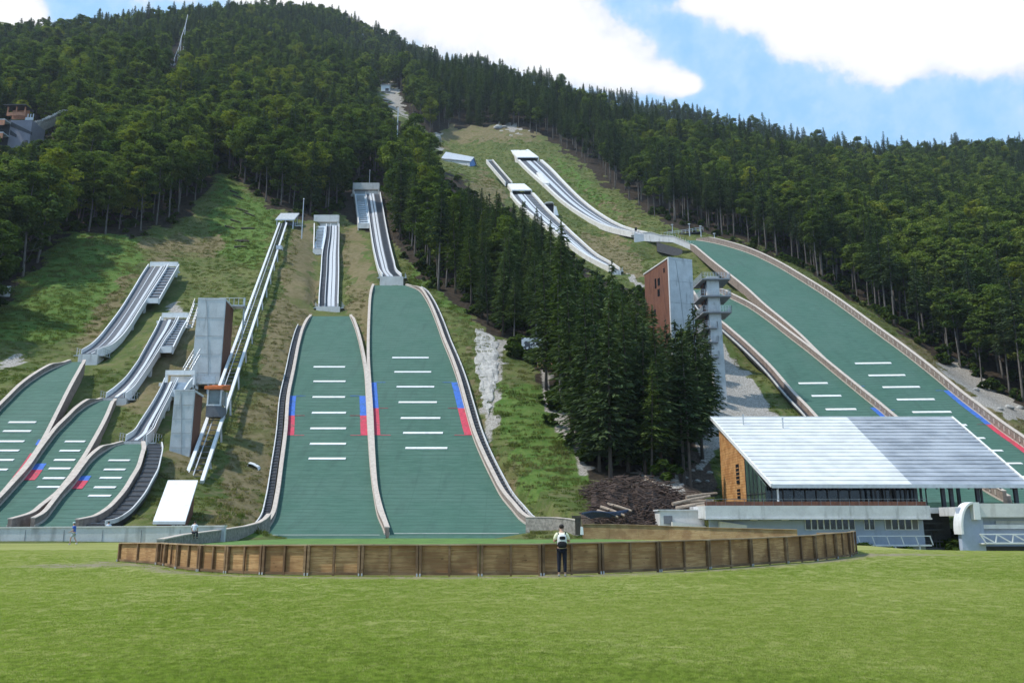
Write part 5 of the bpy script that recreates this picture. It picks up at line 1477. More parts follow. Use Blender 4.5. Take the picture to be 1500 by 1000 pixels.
for i, (px_, py_, Y, s_) in enumerate([(988, 706, 104, .6), (1004, 700, 106, .45), (1022, 708, 104, .5), (1040, 693, 109, .5), (1015, 690, 109, .35), (942, 712, 103, .5), (1030, 678, 114, .5), (998, 712, 104, .4), (1012, 706, 104, .3), (1036, 706, 104, .35), (1026, 690, 109, .4), (622, 212, 436, 4.5), (612, 208, 438, 3), (640, 204, 440, 3), (730, 188, 446, 3), (739, 187, 446, 1.8), (1478, 598, 168, 1.1), (1430, 572, 178, .8), (1465, 600, 167, .7), (1494, 598, 168, .9)]):
    c_ = hit(px_, py_, 90) + (0, 0, s_ * .12)
    bm = MB(); n1_, n2_ = 6, 9; rows = []
    for a in range(n1_ + 1):
        th_ = math.pi * a / n1_
        rows.append([c_ + s_ * np.array((math.sin(th_) * math.cos(p), math.sin(th_) * math.sin(p) * .7, math.cos(th_) * .55)) * (.75 + .5 * float(vnoise(np.array([p * 1.1 + i * 7 if p < 6 else i * 7.]), np.array([a * .9]), 31)[0])) for p in np.linspace(0, 2 * math.pi, n2_)])
    tag(bm.grid(rows).build('boulder', m_rock), 'pale boulder lying on the bare ground of the slope', 'rock', 'pale boulders scattered on the slopes')
T = thing('brush_heap', P(915, 745, 96), 'big heap of dark brown dead branches beside the low concrete building', 'brush heap')
q = MB()
for i in range(1300):
    s_ = random.random(); px_ = 862 + 165 * s_ + random.gauss(0, 6); Y = 90 + random.random() * 11
    hgt = max(0, 1 - ((px_ - 925) / 88) ** 2) * (3.9 - abs(Y - 96) * .42)
    c_ = P(px_, 745, Y); g0 = max(gnd(c_[0], Y), .1); c_ = np.array((c_[0], Y, g0 + random.random() * max(.25, hgt)))
    a_ = random.uniform(0, math.pi); L_ = random.uniform(.5, 1.6); v = np.array((math.cos(a_), math.sin(a_) * .7, random.uniform(-.4, .4))) * L_
    bend = np.array((random.uniform(-.2, .2), random.uniform(-.2, .2), random.uniform(0, .3)))
    q.tube([c_ - v, c_ + bend, c_ + v], [.065, .05, .015], 4)
q.build('tangle', m_twig, T)
q = MB(); gp = []
for i in range(14):
    row = []
    for j in range(22):
        px_ = 866 + 160 * j / 21; Y = 90.5 + 11 * i / 13; c_ = P(px_, 745, Y); hgt = max(0, 1 - ((px_ - 925) / 85) ** 2) * max(0, 3.1 - abs(Y - 96) * .5)
        row.append((c_[0], Y, max(gnd(c_[0], Y), 0) - .25 + hgt * (.6 + .6 * random.random())))
    gp.append(row)
q.grid(gp).build('debris', m_twig, T)
LOGS = [((875, 748, 91), (905, 757, 89.5)), ((880, 742, 92), (915, 755, 90)), ((890, 738, 92.5), (925, 748, 91)), ((985, 738, 93), (1040, 726, 95)), ((990, 744, 92), (1035, 736, 92)), ((1000, 735, 95), (1045, 733, 95)), ((945, 700, 105), (975, 722, 99)), ((1005, 728, 97), (1050, 722, 99)), ((862, 757, 90), (880, 750, 91)), ((1020, 742, 92), (1040, 740, 91))]
for (a, b_) in LOGS:
    a2, b2 = P(*a), P(*b_)
    for v in (a2, b2): v[2] = max(v[2], gnd(v[0], v[1]) + .15)
    q = MB(); q.tube([a2, (a2 + b2) / 2 + (0, 0, .05), b2], [.2, .17, .13], 8); tag(q.build('log', m_log), 'peeled log lying at the brush heap', 'log', 'logs lying around the brush heap')
for i in range(26):
    px_, py_ = random.uniform(328, 392), random.uniform(258, 372)
    if not in_poly([px_], [py_], [(326, 262), (350, 275), (384, 322), (376, 366), (334, 366)])[0]: continue
    c_ = hit(px_, py_, 120); ln = random.uniform(1.3, 2.6)
    a2, b2 = c_ + (-ln, .3, 0), c_ + (ln, -.6, 0)
    for v in (a2, b2): v[2] = gnd(v[0], v[1]) + .25
    q = MB(); q.tube([a2, (a2 + b2) / 2 + (0, 0, .1), b2], [.24, .2, .18], 7); tag(q.build('erosion_log', m_barkd), 'dark log laid across the steep grassy slope above the left jumps', 'log', 'logs laid across the grassy slope')

# ------------------------------------------------------------------ small structures on the hill
def sign(px0, px1, py0, py1, Y, name, label, mat, cat, legs=2, gap=None, tilt=0.):
    a2, b2 = P(px0, py0, Y), P(px1, py1, Y); g0 = gnd((a2[0] + b2[0]) / 2, Y)
    T = thing(name, ((a2[0] + b2[0]) / 2, Y, g0), label, cat)
    MB().hexa([(a2[0], Y, b2[2]), (b2[0], Y, b2[2]), (b2[0], Y + .1, b2[2]), (a2[0], Y + .1, b2[2])], [(a2[0], Y + tilt, a2[2]), (b2[0], Y + tilt, a2[2]), (b2[0], Y + tilt + .1, a2[2]), (a2[0], Y + tilt + .1, a2[2])]).build('board', mat, T)
    q = MB()
    for s_ in np.linspace(.12, .88, legs):
        x_ = a2[0] + (b2[0] - a2[0]) * s_; q.beam((x_, Y + tilt + .18, min(g0, gnd(x_, Y)) - .5), (x_, Y + tilt + .18, a2[2] - .05), .14, .14, up=(0, 1, 0))
    q.each('leg', m_barkd, T)
    return T, a2, b2


m_pat, t, b, _ = mat_base('patterned_white_board')
v_ = t.noise(t.pos(), 1.1, 2, .5, 1.2)
t.l.new(t.mix(t.ramp(v_, .47, .53), (.06, .065, .075), (.68, .70, .72)), b.inputs['Base Color'])
sign(764, 803, 494.5, 511, 152, 'banner_board', 'white board with dark blurred print under the spruces', m_pat, 'board')
sign(787, 817, 530, 538, 145, 'plank_platform', 'weathered wooden plank platform under the spruces', m_fencein, 'platform', 3, tilt=.6)
sign(-8, 14, 419, 434.5, 168, 'white_board', 'plain white board at the left edge of the grassy slope', m_white, 'board')
q = MB(); a2, b2 = P(363, 671, 110), P(378, 671, 110)
for v in (a2, b2): v[2] = gnd(v[0], 110) + .35
q.sweep([[a2 + (0, 0, -.3), a2 + (.1, 0, 0), (a2 + b2) / 2 + (0, 0, .12), b2 + (0, 0, 0), b2 + (.1, 0, -.35)], [a2 + (0, 0, -.22), a2 + (.1, 0, .1), (a2 + b2) / 2 + (0, 0, .22), b2 + (.05, 0, .1), b2 + (.2, 0, -.35)], [a2 + (0, .8, 0), a2 + (.1, .8, .3), (a2 + b2) / 2 + (0, .8, .4), b2 + (.05, .8, .3), b2 + (.2, .8, -.05)]])
tag(q.build('plastic_sheet', m_white), 'bent white plastic sheet lying on the dry slope', 'sheet')
# hut with pale blue roof high up
T = thing('mountain_hut', P(672, 246, 396), 'small hut with a pale roof and blue gable above the forest', 'hut')
a2, b2, c2, d2_ = P(648, 232, 396), P(688, 241, 392), P(697, 237, 396), P(660, 228, 402)
for v in (b2, c2): v[2] = (b2[2] + c2[2]) / 2
g0 = gnd(b2[0], 394) - 1
q = MB(); dn = np.array((0, 0, 3.2))
q.hexa([a2 - dn * 2, b2 - dn * 1.2, c2 - dn * 1.2 + (0, 3, 0), d2_ - dn * 2 + (0, 3, 0)], [a2 - D * .3, b2 - D * .3, c2 - D * .3 + (0, 3, 0), d2_ - D * .3 + (0, 3, 0)]); q.build('wall', m_conc_pale, T)
q = MB(); ap = (b2 + c2) / 2 + (0, 1.5, 3.6); aq = (a2 + d2_) / 2 + (0, 1.5, 3.6)
q.add([b2 - dn * 1.2 + (.03, 0, 0), c2 - dn * 1.2 + (.03, 3, 0), c2 + (.03, 3, -.3), ap + (.03, 0, -.3), b2 + (.03, 0, -.3)], [(0, 1, 2, 3, 4)])
q.build('blue_gable', M('blue_paint', (.16, .28, .55), .7, .15, 1, .1), T); q = MB()
q.hexa([a2 + (-.5, -.5, -.3), b2 + (.6, -.5, -.3), ap + (.6, 0, -.3), aq + (-.5, 0, -.3)], [a2 + (-.5, -.5, 0), b2 + (.6, -.5, 0), ap + (.6, 0, 0), aq + (-.5, 0, 0)])
q.hexa([aq + (-.5, .01, -.3), ap + (.6, .01, -.3), c2 + (.6, 3.5, -.3), d2_ + (-.5, 3.5, -.3)], [aq + (-.5, .01, 0), ap + (.6, .01, 0), c2 + (.6, 3.5, 0), d2_ + (-.5, 3.5, 0)]); q.build('roof', m_steel, T)
# link ramp above the second right inrun
T = thing('stair_ramp', P(722, 250, 360), 'narrow walled stair ramp above the start of the partly hidden inrun', 'ramp')
lp = np.array([P(713, 236, 372), P(741, 269, 350)]); w_ = np.array((3.0, -.3, 0))
MB().sweep([lp - D * .8, lp, lp + w_, lp + w_ - D * .8]).build('deck', m_dark, T)
for o_ in (np.array((0, 0, 0)), w_):
    MB().sweep([lp + o_ - (.35, 0, 1.2), lp + o_ + (-.35, 0, .8), lp + o_ + (.0, 0, .8), lp + o_ - (0, 0, 1.2)]).build('side_wall', m_conc_pale, T)
for v in lp[:1]:
    MB().hexa([v + (-.3, 0, -.1), v + w_ + (.3, 0, -.1), v + w_ + (.3, .5, -.1), v + (-.3, .5, -.1)], [v + (-.3, 0, .7), v + w_ + (.3, 0, .7), v + w_ + (.3, .5, .7), v + (-.3, .5, .7)]).build('end_wall', m_conc, T)
# tunnel mouth between the right inruns
T = thing('tunnel_shelter', P(806, 313, 322), 'small arched concrete shelter with a dark mouth between the right inruns', 'shelter')
a2, b2 = P(796, 314, 322), P(811, 314, 322); zt_ = P(800, 297, 322)[2]
q = MB(); arch = [(a2[0], a2[2] - 1.5), (a2[0], zt_ - 1.2), (a2[0] + .9, zt_ - .2), ((a2[0] + b2[0]) / 2, zt_), (b2[0] - .5, zt_), (b2[0], zt_ - .5), (b2[0], b2[2] - 1.5)]
A1 = [np.array((x, 322, z)) for x, z in arch]; A2 = [np.array((x + .8, 329, z + .3)) for x, z in arch]
q.sweep([A1, [v + (0, 0, .45) for v in A1], [v + (0, 0, .45) for v in A2], A2]); q.build('arch', m_conc_pale, T)
q = MB(); q.box(((a2[0] + b2[0]) / 2 + .3, 324, (a2[2] + zt_) / 2 - .6), (b2[0] - a2[0] - .5, .3, zt_ - a2[2] + 1)); q.build('dark_mouth', m_dark, T)
q = MB(); c_ = P(814, 308, 321); q.hexa([c_ + (-.9, -1, -2.5), c_ + (1.2, -.5, -2.5), c_ + (1.2, 3, -2.5), c_ + (-.9, 3, -2.5)], [c_ + (-.7, 0, 2), c_ + (.3, 0, 1.6), c_ + (.5, 3, 1.6), c_ + (-.7, 3, 2)]); q.build('wing_wall', m_white, T)
# white hut in the clearing strip
T = thing('white_hut', P(565, 136, 522), 'tiny white hut in the narrow clearing high in the forest', 'hut')
c_ = P(565, 136, 522); MB().box(c_ + (0, 0, 2.2), (6, 4, 4.4)).build('wall', m_white, T)
MB().hexa([c_ + (-3.4, -2.4, 4.41), c_ + (3.4, -2.4, 4.41), c_ + (3.4, 2.4, 5.2), c_ + (-3.4, 2.4, 5.2)], [c_ + (-3.4, -2.4, 4.7), c_ + (3.4, -2.4, 4.7), c_ + (3.4, 2.4, 5.6), c_ + (-3.4, 2.4, 5.6)]).build('roof', m_steel, T)
MB().box(c_ + (1.2, -2.02, 1.2), (2.4, .08, 2)).build('doorway', m_dark, T)
# hotel at the left edge
T = thing('apartment_building', P(20, 210, 262), 'grey apartment building with orange balconies at the left edge of the forest', 'building')
a2, b2 = P(-60, 172, 262), P(47.5, 176, 262); gz_ = P(20, 235, 262)[2]; zt_ = b2[2]; xm_ = P(14, 190, 262)[0]
MB().box(((xm_ + b2[0]) / 2, 266, (gz_ + zt_) / 2), (b2[0] - xm_, 8, zt_ - gz_)).build('wall', M('grey_violet_render', (.20, .19, .215), .85, .1, .6, .1), T)
q = MB()
for k_ in range(3):
    zz_ = P(0, 181 + k_ * 19, 262)[2]
    MB().box(((a2[0] + xm_) / 2, 260.5, zz_ - .2), (xm_ - a2[0] + .5, 4, .3)).build('balcony_slab', m_conc, T)
    MB().box(((a2[0] + xm_) / 2, 258.6, zz_ - 1.4), (xm_ - a2[0] + .5, .2, 1.9)).build('balcony_front', M('orange_timber', (.42, .19, .11), .8, .2, 1, .1) if k_ == 0 else bpy.data.materials['orange_timber'], T)
MB().box(((a2[0] + xm_) / 2, 265, (gz_ + zt_) / 2), (xm_ - a2[0], 6, zt_ - gz_)).build('rear_wall', m_dark, T)
for (x0_, y0_, x1_, y1_) in ((16, 180, 46, 195), (15, 192, 24, 199)):
    p0, p1 = P(x0_, y0_, 261.9), P(x1_, y1_, 261.9); q = MB()
    q.hexa([p0 + (0, 0, -1.4), p1 + (0, 0, -.6), p1 + (0, .4, -.6), p0 + (0, .4, -1.4)], [p0 + (0, 0, .4), p1 + (0, 0, .4), p1 + (0, .4, .4), p0 + (0, .4, .4)]); q.build('stair_opening', m_dark, T)
q = MB(); p0 = P(38, 208, 261.9); q.box(p0, (1, .3, 1.2)); q.build('window', m_glass, T)
q = MB(); p0, p1 = P(12, 171, 262), P(37, 171, 262); zr = P(20, 158, 262)[2]
for x_ in np.linspace(p0[0], p1[0], 3): q.box((x_, 261.5, (p0[2] + zr) / 2), (.4, .4, zr - p0[2]))
q.box(((p0[0] + p1[0]) / 2, 261.5, p0[2] + .7), (p1[0] - p0[0], .3, 1.2)); q.box(((p0[0] + p1[0]) / 2, 264, (p0[2] + zr) / 2), (p1[0] - p0[0], .2, zr - p0[2])); q.build('rooftop_pavilion', bpy.data.materials['orange_timber'], T)
MB().box(((p0[0] + p1[0]) / 2, 262.5, zr + .15), (p1[0] - p0[0] + 2, 5, .3)).build('pavilion_roof', m_dark, T)
q = MB()
for x_ in np.linspace(p1[0] + .8, b2[0], 3): q.box((x_, 262.2, b2[2] + 1.2), (.25, .25, 2.4))
q.box(((p1[0] + b2[0]) / 2, 262.2, b2[2] + .6), (b2[0] - p1[0], .15, 1.0)); q.build('roof_parapet', m_conc, T)
# stone-edged road beside it
tp = [(46, 181, 268), (62, 176, 272), (76, 170, 277), (90, 163, 283), (97, 163, 287)]
Tp = np.array([P(*q) for q in tp]); T = thing('stone_embankment', Tp[2] - (0, 0, 3), 'pale stone embankment rising from the grey apartment building', 'embankment')
MB().sweep([Tp - D * 3.5 + (0, -1.2, 0), Tp, Tp + (0, 1.5, 0), Tp - D * 3.5 + (0, 1.5, 0)]).build('masonry', m_stone, T)
q = MB()
for i in range(22):
    s_ = i / 21 * (len(tp) - 1); j = min(len(tp) - 2, int(s_)); c_ = Tp[j] + (Tp[j + 1] - Tp[j]) * (s_ - j); q.box(c_ + (0, .4, .2), (random.uniform(.5, 1.1), .7, random.uniform(.4, 1.0)), random.random())
q.build('coping', m_rock, T)
# thin track high in the forest
tk = [(254, 93, 478), (256, 84, 486), (262, 70, 498), (266, 54, 514), (272, 36, 534), (275, 22, 552)]
Tp = np.array([P(*q) for q in tk])
T = thing('cableway', Tp[0], 'thin pale cableway line running up through the dark forest', 'cableway')
q = MB(); q.tube(Tp, .26, 6); q.build('rail_beam', m_joint, T)
for i, v in enumerate(Tp[:-1]):
    q = MB(); q.beam(v - (0, 0, .2), (v[0], v[1], gnd(v[0], v[1]) - 1), .4, .4); q.build('pylon', m_steel, T)
q = MB(); q.box(Tp[0] + (0, -.5, -1.5), (2.4, 2, 3)); q.build('lower_station', m_conc_pale, T)


def pole(px_, py0, py1, Y, label, r_=.09, lamp=False, name='lamp_post', cat='lamp post', group=None):
    a2 = P(px_, py1, Y); g0 = gnd(a2[0], Y); z1_ = P(px_, py0, Y)[2]
    T = thing(name, (a2[0], Y, g0), label, cat, group)
    q = MB(); q.tube([(a2[0], Y, g0 - .6), (a2[0], Y, z1_)], [r_ * 1.3, r_ * .8], 7); q.build('pole', m_steel, T)
    q = MB()
    if lamp: q.box((a2[0] - .1, Y - .15, z1_ + .15), (.75, .5, .3))
    else: q.tube([(a2[0], Y, z1_), (a2[0], Y, z1_ + .35)], [r_ * 1.6, r_ * .4], 7)
    q.build('lamp_head' if lamp else 'pole_cap', m_white, T)


for px_, a, b_, Y in ((985.5, 330, 349, 293), (1010.5, 329, 348, 290), (1027, 332, 347, 288), (1047, 343, 355, 286)):
    pole(px_, a, b_, Y, 'slim pale floodlight pole by the take-off of the largest jump', .16, True, group='floodlight poles by the largest take-off')
pole(582, 158, 197, 404, 'tall grey mast in the clearing above the centre jumps', .28, False, 'mast', 'mast')
pole(443, 292, 327, 222, 'thin grey pole beside the lift station roof', .14, False, 'mast', 'pole')
pole(541, 250, 272, 281, 'thin mast on top of the tallest centre inrun', .1, False, 'mast', 'mast')
# viewing platform behind the take-off
T = thing('viewing_platform', P(1005, 344, 291), 'dark steel viewing platform behind the take-off of the largest jump', 'platform')
a2, b2 = P(973, 346, 292), P(1030, 338, 291)
q = MB(); q.hexa([a2 - D * .4, b2 - D * .4, b2 + (0, 4, -.4), a2 + (0, 4, -.4)], [a2, b2, b2 + (0, 4, 0), a2 + (0, 4, 0)]); q.build('deck', m_dark, T)
q = MB()
for s_ in np.linspace(0, 1, 12): v = a2 + (b2 - a2) * s_; q.beam(v, v + D * 1.5, .12, .12)
q.beam(a2 + D * 1.4, b2 + D * 1.4, .12, .12); q.beam(a2 + D * .8, b2 + D * .8, .1, .1); q.build('railing', m_steel, T)
q = MB()
for s_ in np.linspace(.05, .95, 5): v = a2 + (b2 - a2) * s_; q.beam((v[0], v[1] + 1, gnd(v[0], v[1] + 1) - 1), v + (0, 1, -.4), .25, .25)
q.each('support_post', m_dark, T)
# small signal box at the take-off
T = thing('wind_gauge', P(931.5, 338, 292), 'black wind gauge on a pole beside the largest take-off', 'wind gauge')
c_ = P(931.5, 340, 292); q = MB(); q.beam((c_[0], 292, gnd(c_[0], 292) - .5), c_ + (0, 0, .6), .12, .12); q.build('pole', m_steel, T); q = MB(); q.box(c_ + (0, 0, 1.2), (.8, .5, 1.2)); q.build('sensor_box', m_black, T)
# ------------------------------------------------------------------ people
m_skin = M('skin', (.48, .29, .21), .6, .08, 20, 0)
m_hair = M('dark_hair', (.02, .015, .012), .6, .3, 60, .2)
m_navy = M('navy_trousers', (.014, .016, .03), .85, .25, 14, .2)
m_shirt = M('pale_yellow_shirt', (.74, .74, .52), .8, .08, 10, .2)
m_wshirt = M('white_shirt', (.72, .74, .80), .8, .08, 10, .2)
m_bshirt = M('blue_shirt', (.05, .13, .45), .8, .15, 10, .2)
m_shorts = M('light_shorts', (.45, .50, .60), .8, .15, 10, .2)


def skin_obj(name, verts, edges, radii, mat, parent, root=0):
    me = bpy.data.meshes.new(name); me.from_pydata([tuple(map(float, v)) for v in verts], edges, []); me.materials.append(mat)
    o = bpy.data.objects.new(name, me); COL.objects.link(o); o.parent = parent; WL[o.name] = WL[parent.name]
    o.modifiers.new('Skin', 'SKIN').use_smooth_shade = True
    for i, r in enumerate(radii):
        sv = me.skin_vertices[0].data[i]; sv.radius = (r, r) if np.isscalar(r) else r; sv.use_root = (i == root)
    sb = o.modifiers.new('Subdivision', 'SUBSURF'); sb.levels = 1; sb.render_levels = 1
    return o


def ell(c, s, n1=8, n2=12, jit=0.):
    g = []
    for a in range(n1 + 1):
        th = math.pi * a / n1
        g.append([np.array(c) + np.array(s) * np.array((math.sin(th) * math.cos(p), math.sin(th) * math.sin(p), math.cos(th))) for p in np.linspace(0, 2 * math.pi, n2)])
    return g


def person(loc, yaw, label, arms, legs, mats, lean=0., short=True, hat=None, longtop=False):
    """arms / legs: {-1: (elbow, wrist), 1: ...} in body coordinates; the body faces local +y"""
    loc = np.array(loc, float)
    T = thing('person', loc, label, 'person')
    T.rotation_euler = (0, 0, yaw)
    WL[T.name] = np.zeros(3)
    off = lambda z: np.array((0, lean * max(0, z - .95), 0))
    V = [(0, 0, .95), (0, 0, 1.12), (0, 0, 1.31), (0, 0, 1.45), (0, .015, 1.53), (0, .03, 1.60), (0, .03, 1.68), (0, .01, 1.735), (0, .125, 1.625)]
    V = [np.array(v) + off(v[2]) for v in V]
    R = [(.145, .105), (.125, .095), (.15, .105), (.10, .08), .052, (.062, .078), (.07, .09), .045, .011]
    Ed = [(0, 1), (1, 2), (2, 3), (3, 4), (4, 5), (5, 6), (6, 7), (5, 8)]
    sh = {}
    for s in (-1, 1):
        S_ = np.array((s * .185, 0, 1.415)) + off(1.41); el, wr = [np.array(q) for q in arms[s]]
        i0 = len(V); d = (wr - el) / np.linalg.norm(wr - el)
        pl = wr + d * .085
        V += [S_, el, wr, pl]; R += [.058, .042, .029, (.036, .018)]; Ed += [(3, i0), (i0, i0 + 1), (i0 + 1, i0 + 2), (i0 + 2, i0 + 3)]
        side = np.cross(d, (0, 1, .3)); side /= max(1e-6, np.linalg.norm(side)); bend = np.cross(side, d) * -.4
        for k_, ln in enumerate((.07, .08, .075, .06)):
            b_ = pl + side * (k_ - 1.5) * .021; m_ = b_ + d * ln * .5; t_ = m_ + (d + bend) * ln * .5
            j = len(V); V += [b_ + d * .012, m_, t_]; R += [.010, .009, .007]; Ed += [(i0 + 3, j), (j, j + 1), (j + 1, j + 2)]
        j = len(V); th0 = wr + d * .03 + side * s * -.035; V += [th0, th0 + (d * .6 + side * s * -.5) * .05]; R += [.011, .008]; Ed += [(i0 + 2, j), (j, j + 1)]
        sh[s] = (S_, el, wr)
    for s in (-1, 1):
        kn, an = [np.array(q) for q in legs[s]]; hp = np.array((s * .088, 0, .90)); i0 = len(V)
        V += [hp, kn, an, an + np.array((s * .012, .13, -.045))]; R += [.085, .056, .040, .032]; Ed += [(0, i0), (i0, i0 + 1), (i0 + 1, i0 + 2), (i0 + 2, i0 + 3)]
    body = skin_obj('body', V, Ed, R, m_skin, T)
    # clothes
    tv = [V[0] + (0, 0, -.02), V[1], V[2], V[3]]; tr_ = [(.165, .125), (.145, .115), (.17, .125), (.115, .095)]; te = [(0, 1), (1, 2), (2, 3)]
    for s in (-1, 1):
        S_, el, wr = sh[s]; i0 = len(tv); e2 = S_ + (el - S_) * (.75 if short else 1.0)
        tv += [S_, e2]; tr_ += [.074, .064]; te += [(3, i0), (i0, i0 + 1)]
        if not short: tv.append(wr); tr_.append(.045); te.append((i0 + 1, i0 + 2))
    skin_obj('shirt', tv, te, tr_, mats['shirt'], T)
    lv = [np.array((0, 0, .96))]; lr = [(.155, .118)]; le = []
    for s in (-1, 1):
        kn, an = [np.array(q) for q in legs[s]]; hp = np.array((s * .09, 0, .88)); i0 = len(lv)
        if mats.get('bare'): lv += [hp, hp + (kn - hp) * .85]; lr += [.105, .085]; le += [(0, i0), (i0, i0 + 1)]
        else: lv += [hp, kn, an + (kn - an) * .08]; lr += [.10, .074, .058]; le += [(0, i0), (i0, i0 + 1), (i0 + 1, i0 + 2)]
    skin_obj('trousers' if not mats.get('bare') else 'shorts', lv, le, lr, mats['legs'], T)
    for s in (-1, 1):
        an = np.array(legs[s][1]); skin_obj('shoe', [an + (0, -.05, -.045), an + (0, .06, -.05), an + (s * .012, .15, -.06)], [(0, 1), (1, 2)], [.045, .043, .034], mats['shoe'], T)
        MB().grid(ell(V[5] + (s * .03, .088, .035), (.011, .008, .008), 5, 8)).build('eye', m_black, T)
        MB().grid(ell(V[5] + (s * .078, .0, .015), (.012, .022, .032), 5, 8)).build('ear', m_skin, T)
    hm = mats['hair']
    MB().grid(ell(V[6] + (0, -.022, .008), (.088, .098, .085), 8, 14)).build('hair', hm, T, smooth=True)
    if hat is not None:
        MB().grid(ell(V[6] + (0, .0, .045), (.10, .115, .065), 8, 14)).build('cap', hat, T, smooth=True)
    return T


st_legs = {-1: ((-.10, .02, .5), (-.105, 0, .10)), 1: ((.10, .02, .5), (.105, 0, .10))}
fy = 29.25; pz = float(meadow_z(P(823.5, 843, fy)[0], fy))
ploc = (P(823.5, 843, fy)[0], fy, pz)
pers = person(ploc, 0, 'person in pale shirt and dark trousers standing at the curved fence', {-1: ((-.27, .02, 1.16), (-.12, .24, 1.30)), 1: ((.27, .02, 1.16), (.12, .24, 1.30))}, st_legs, dict(shirt=m_shirt, legs=m_navy, shoe=M('grey_shoe', (.3, .3, .3), .7, .1, 5, 0), hair=m_hair), lean=.05)
T = thing('backpack', np.array(ploc) + (0, -.2, 1.1), 'black and white backpack on the back of the person at the fence', 'backpack')
lp = np.array(ploc)


def soft_box(c, s, n=8, p=3.2):
    g = []
    for a in range(n + 1):
        th = math.pi * a / n - math.pi / 2
        row = []
        for f_ in np.linspace(0, 2 * math.pi, 21):
            v = np.array((math.cos(th) * math.cos(f_), math.cos(th) * math.sin(f_), math.sin(th)))
            v = v / (np.abs(v) ** p).sum() ** (1 / p); row.append(np.array(c) + v * np.array(s))
        g.append(row)
    return g


MB().grid(soft_box(lp + (0, -.175, 1.20), (.165, .10, .25))).build('main_compartment', m_white, T, smooth=True)
MB().grid(soft_box(lp + (0, -.255, 1.08), (.16, .055, .115))).build('front_pocket', m_black, T, smooth=True)
MB().grid(soft_box(lp + (.01, -.262, 1.305), (.105, .028, .06))).build('top_panel', m_black, T, smooth=True)
q = MB()
for s in (-1, 1):
    q.tube([lp + (s * .11, -.10, 1.40), lp + (s * .13, -.02, 1.50), lp + (s * .14, .13, 1.42), lp + (s * .15, .14, 1.2), lp + (s * .15, -.08, 1.04)], .02, 6)
q.build('shoulder_strap', m_black, T)
q = MB(); q.box(lp + (0, .36, 1.36), (.15, .03, .085)); tag(q.build('camera', m_black), 'small black camera held by the person at the fence', 'camera')
wl = P(107, 797, 68.); wl[2] = float(meadow_z(wl[0], wl[1]))
person(wl, math.pi / 2, 'person in blue shirt and pale cap walking left along the concrete wall', {-1: ((-.24, -.02, 1.16), (-.26, .22, 1.02)), 1: ((.25, .06, 1.16), (.28, .36, 1.05))}, {-1: ((-.1, .2, .52), (-.1, .2, .1)), 1: ((.1, -.02, .5), (.1, -.26, .14))}, dict(shirt=m_bshirt, legs=m_shorts, shoe=m_white, hair=m_hair, bare=True), lean=.1, hat=M('pale_cap', (.55, .66, .68), .8, .1, 5, 0))
w3 = P(159, 770, 77.5); w3[2] = P(159, 763.5, 77.5)[2] - 1.74
person(w3, .3, 'person in white shirt half hidden behind the concrete wall', {-1: ((-.24, .0, 1.15), (-.24, .12, .9)), 1: ((.24, .0, 1.15), (.24, .12, .9))}, st_legs, dict(shirt=m_wshirt, legs=m_navy, shoe=m_black, hair=m_hair))
w4 = P(285, 770, 66.4); w4[2] = P(285, 763, 66.4)[2] - 1.74
person(w4, .1, 'person in white shirt sitting on the low stone wall, seen from behind', {-1: ((-.25, .05, 1.16), (-.2, .25, 1.0)), 1: ((.25, .05, 1.16), (.2, .25, 1.0))}, {-1: ((-.12, .45, .93), (-.12, .5, .48)), 1: ((.12, .45, .93), (.12, .5, .48))}, dict(shirt=m_wshirt, legs=m_navy, shoe=m_black, hair=m_hair), lean=.1)

# ------------------------------------------------------------------ trees
def trunk_mesh(rg, h, r0, sway, limbs=0, h0=.3):
    mb = MB(); n = 9
    ph = rg.uniform(0, 6.28)
    path = [np.array((sway * math.sin(ph + 2 * t_) * t_, sway * math.cos(ph + 2.4 * t_) * t_, -1.2 + (h + 1.2) * t_)) for t_ in np.linspace(0, 1, n)]
    mb.tube(path, [r0 * (1.25 if i == 0 else 1) * (1 - .93 * i / (n - 1)) + .015 for i in range(n)], 7)
    for i in range(limbs):
        t_ = rg.uniform(h0 * .75, .85); j = t_ * (n - 1); k_ = int(j); b_ = path[k_] + (path[min(n - 1, k_ + 1)] - path[k_]) * (j - k_)
        a_ = rg.uniform(0, 6.28); ln = h * rg.uniform(.1, .22) * (1.15 - t_); d = np.array((math.cos(a_), math.sin(a_), rg.uniform(.3, .9)))
        rr = r0 * .35 * (1.1 - t_); mb.tube([b_, b_ + d * ln * .5, b_ + d * ln + (0, 0, ln * .2)], [rr, rr * .6, rr * .15], 5)
    return mb, path


def rhomb(c, a, b):
    """diamond leaf faces: centre, half length vector, half width vector"""
    return np.stack((c - a, c + b - a * .15, c + a, c - b - a * .15), 1)


def unit(v): return v / np.maximum(1e-9, np.linalg.norm(v, axis=-1, keepdims=True))


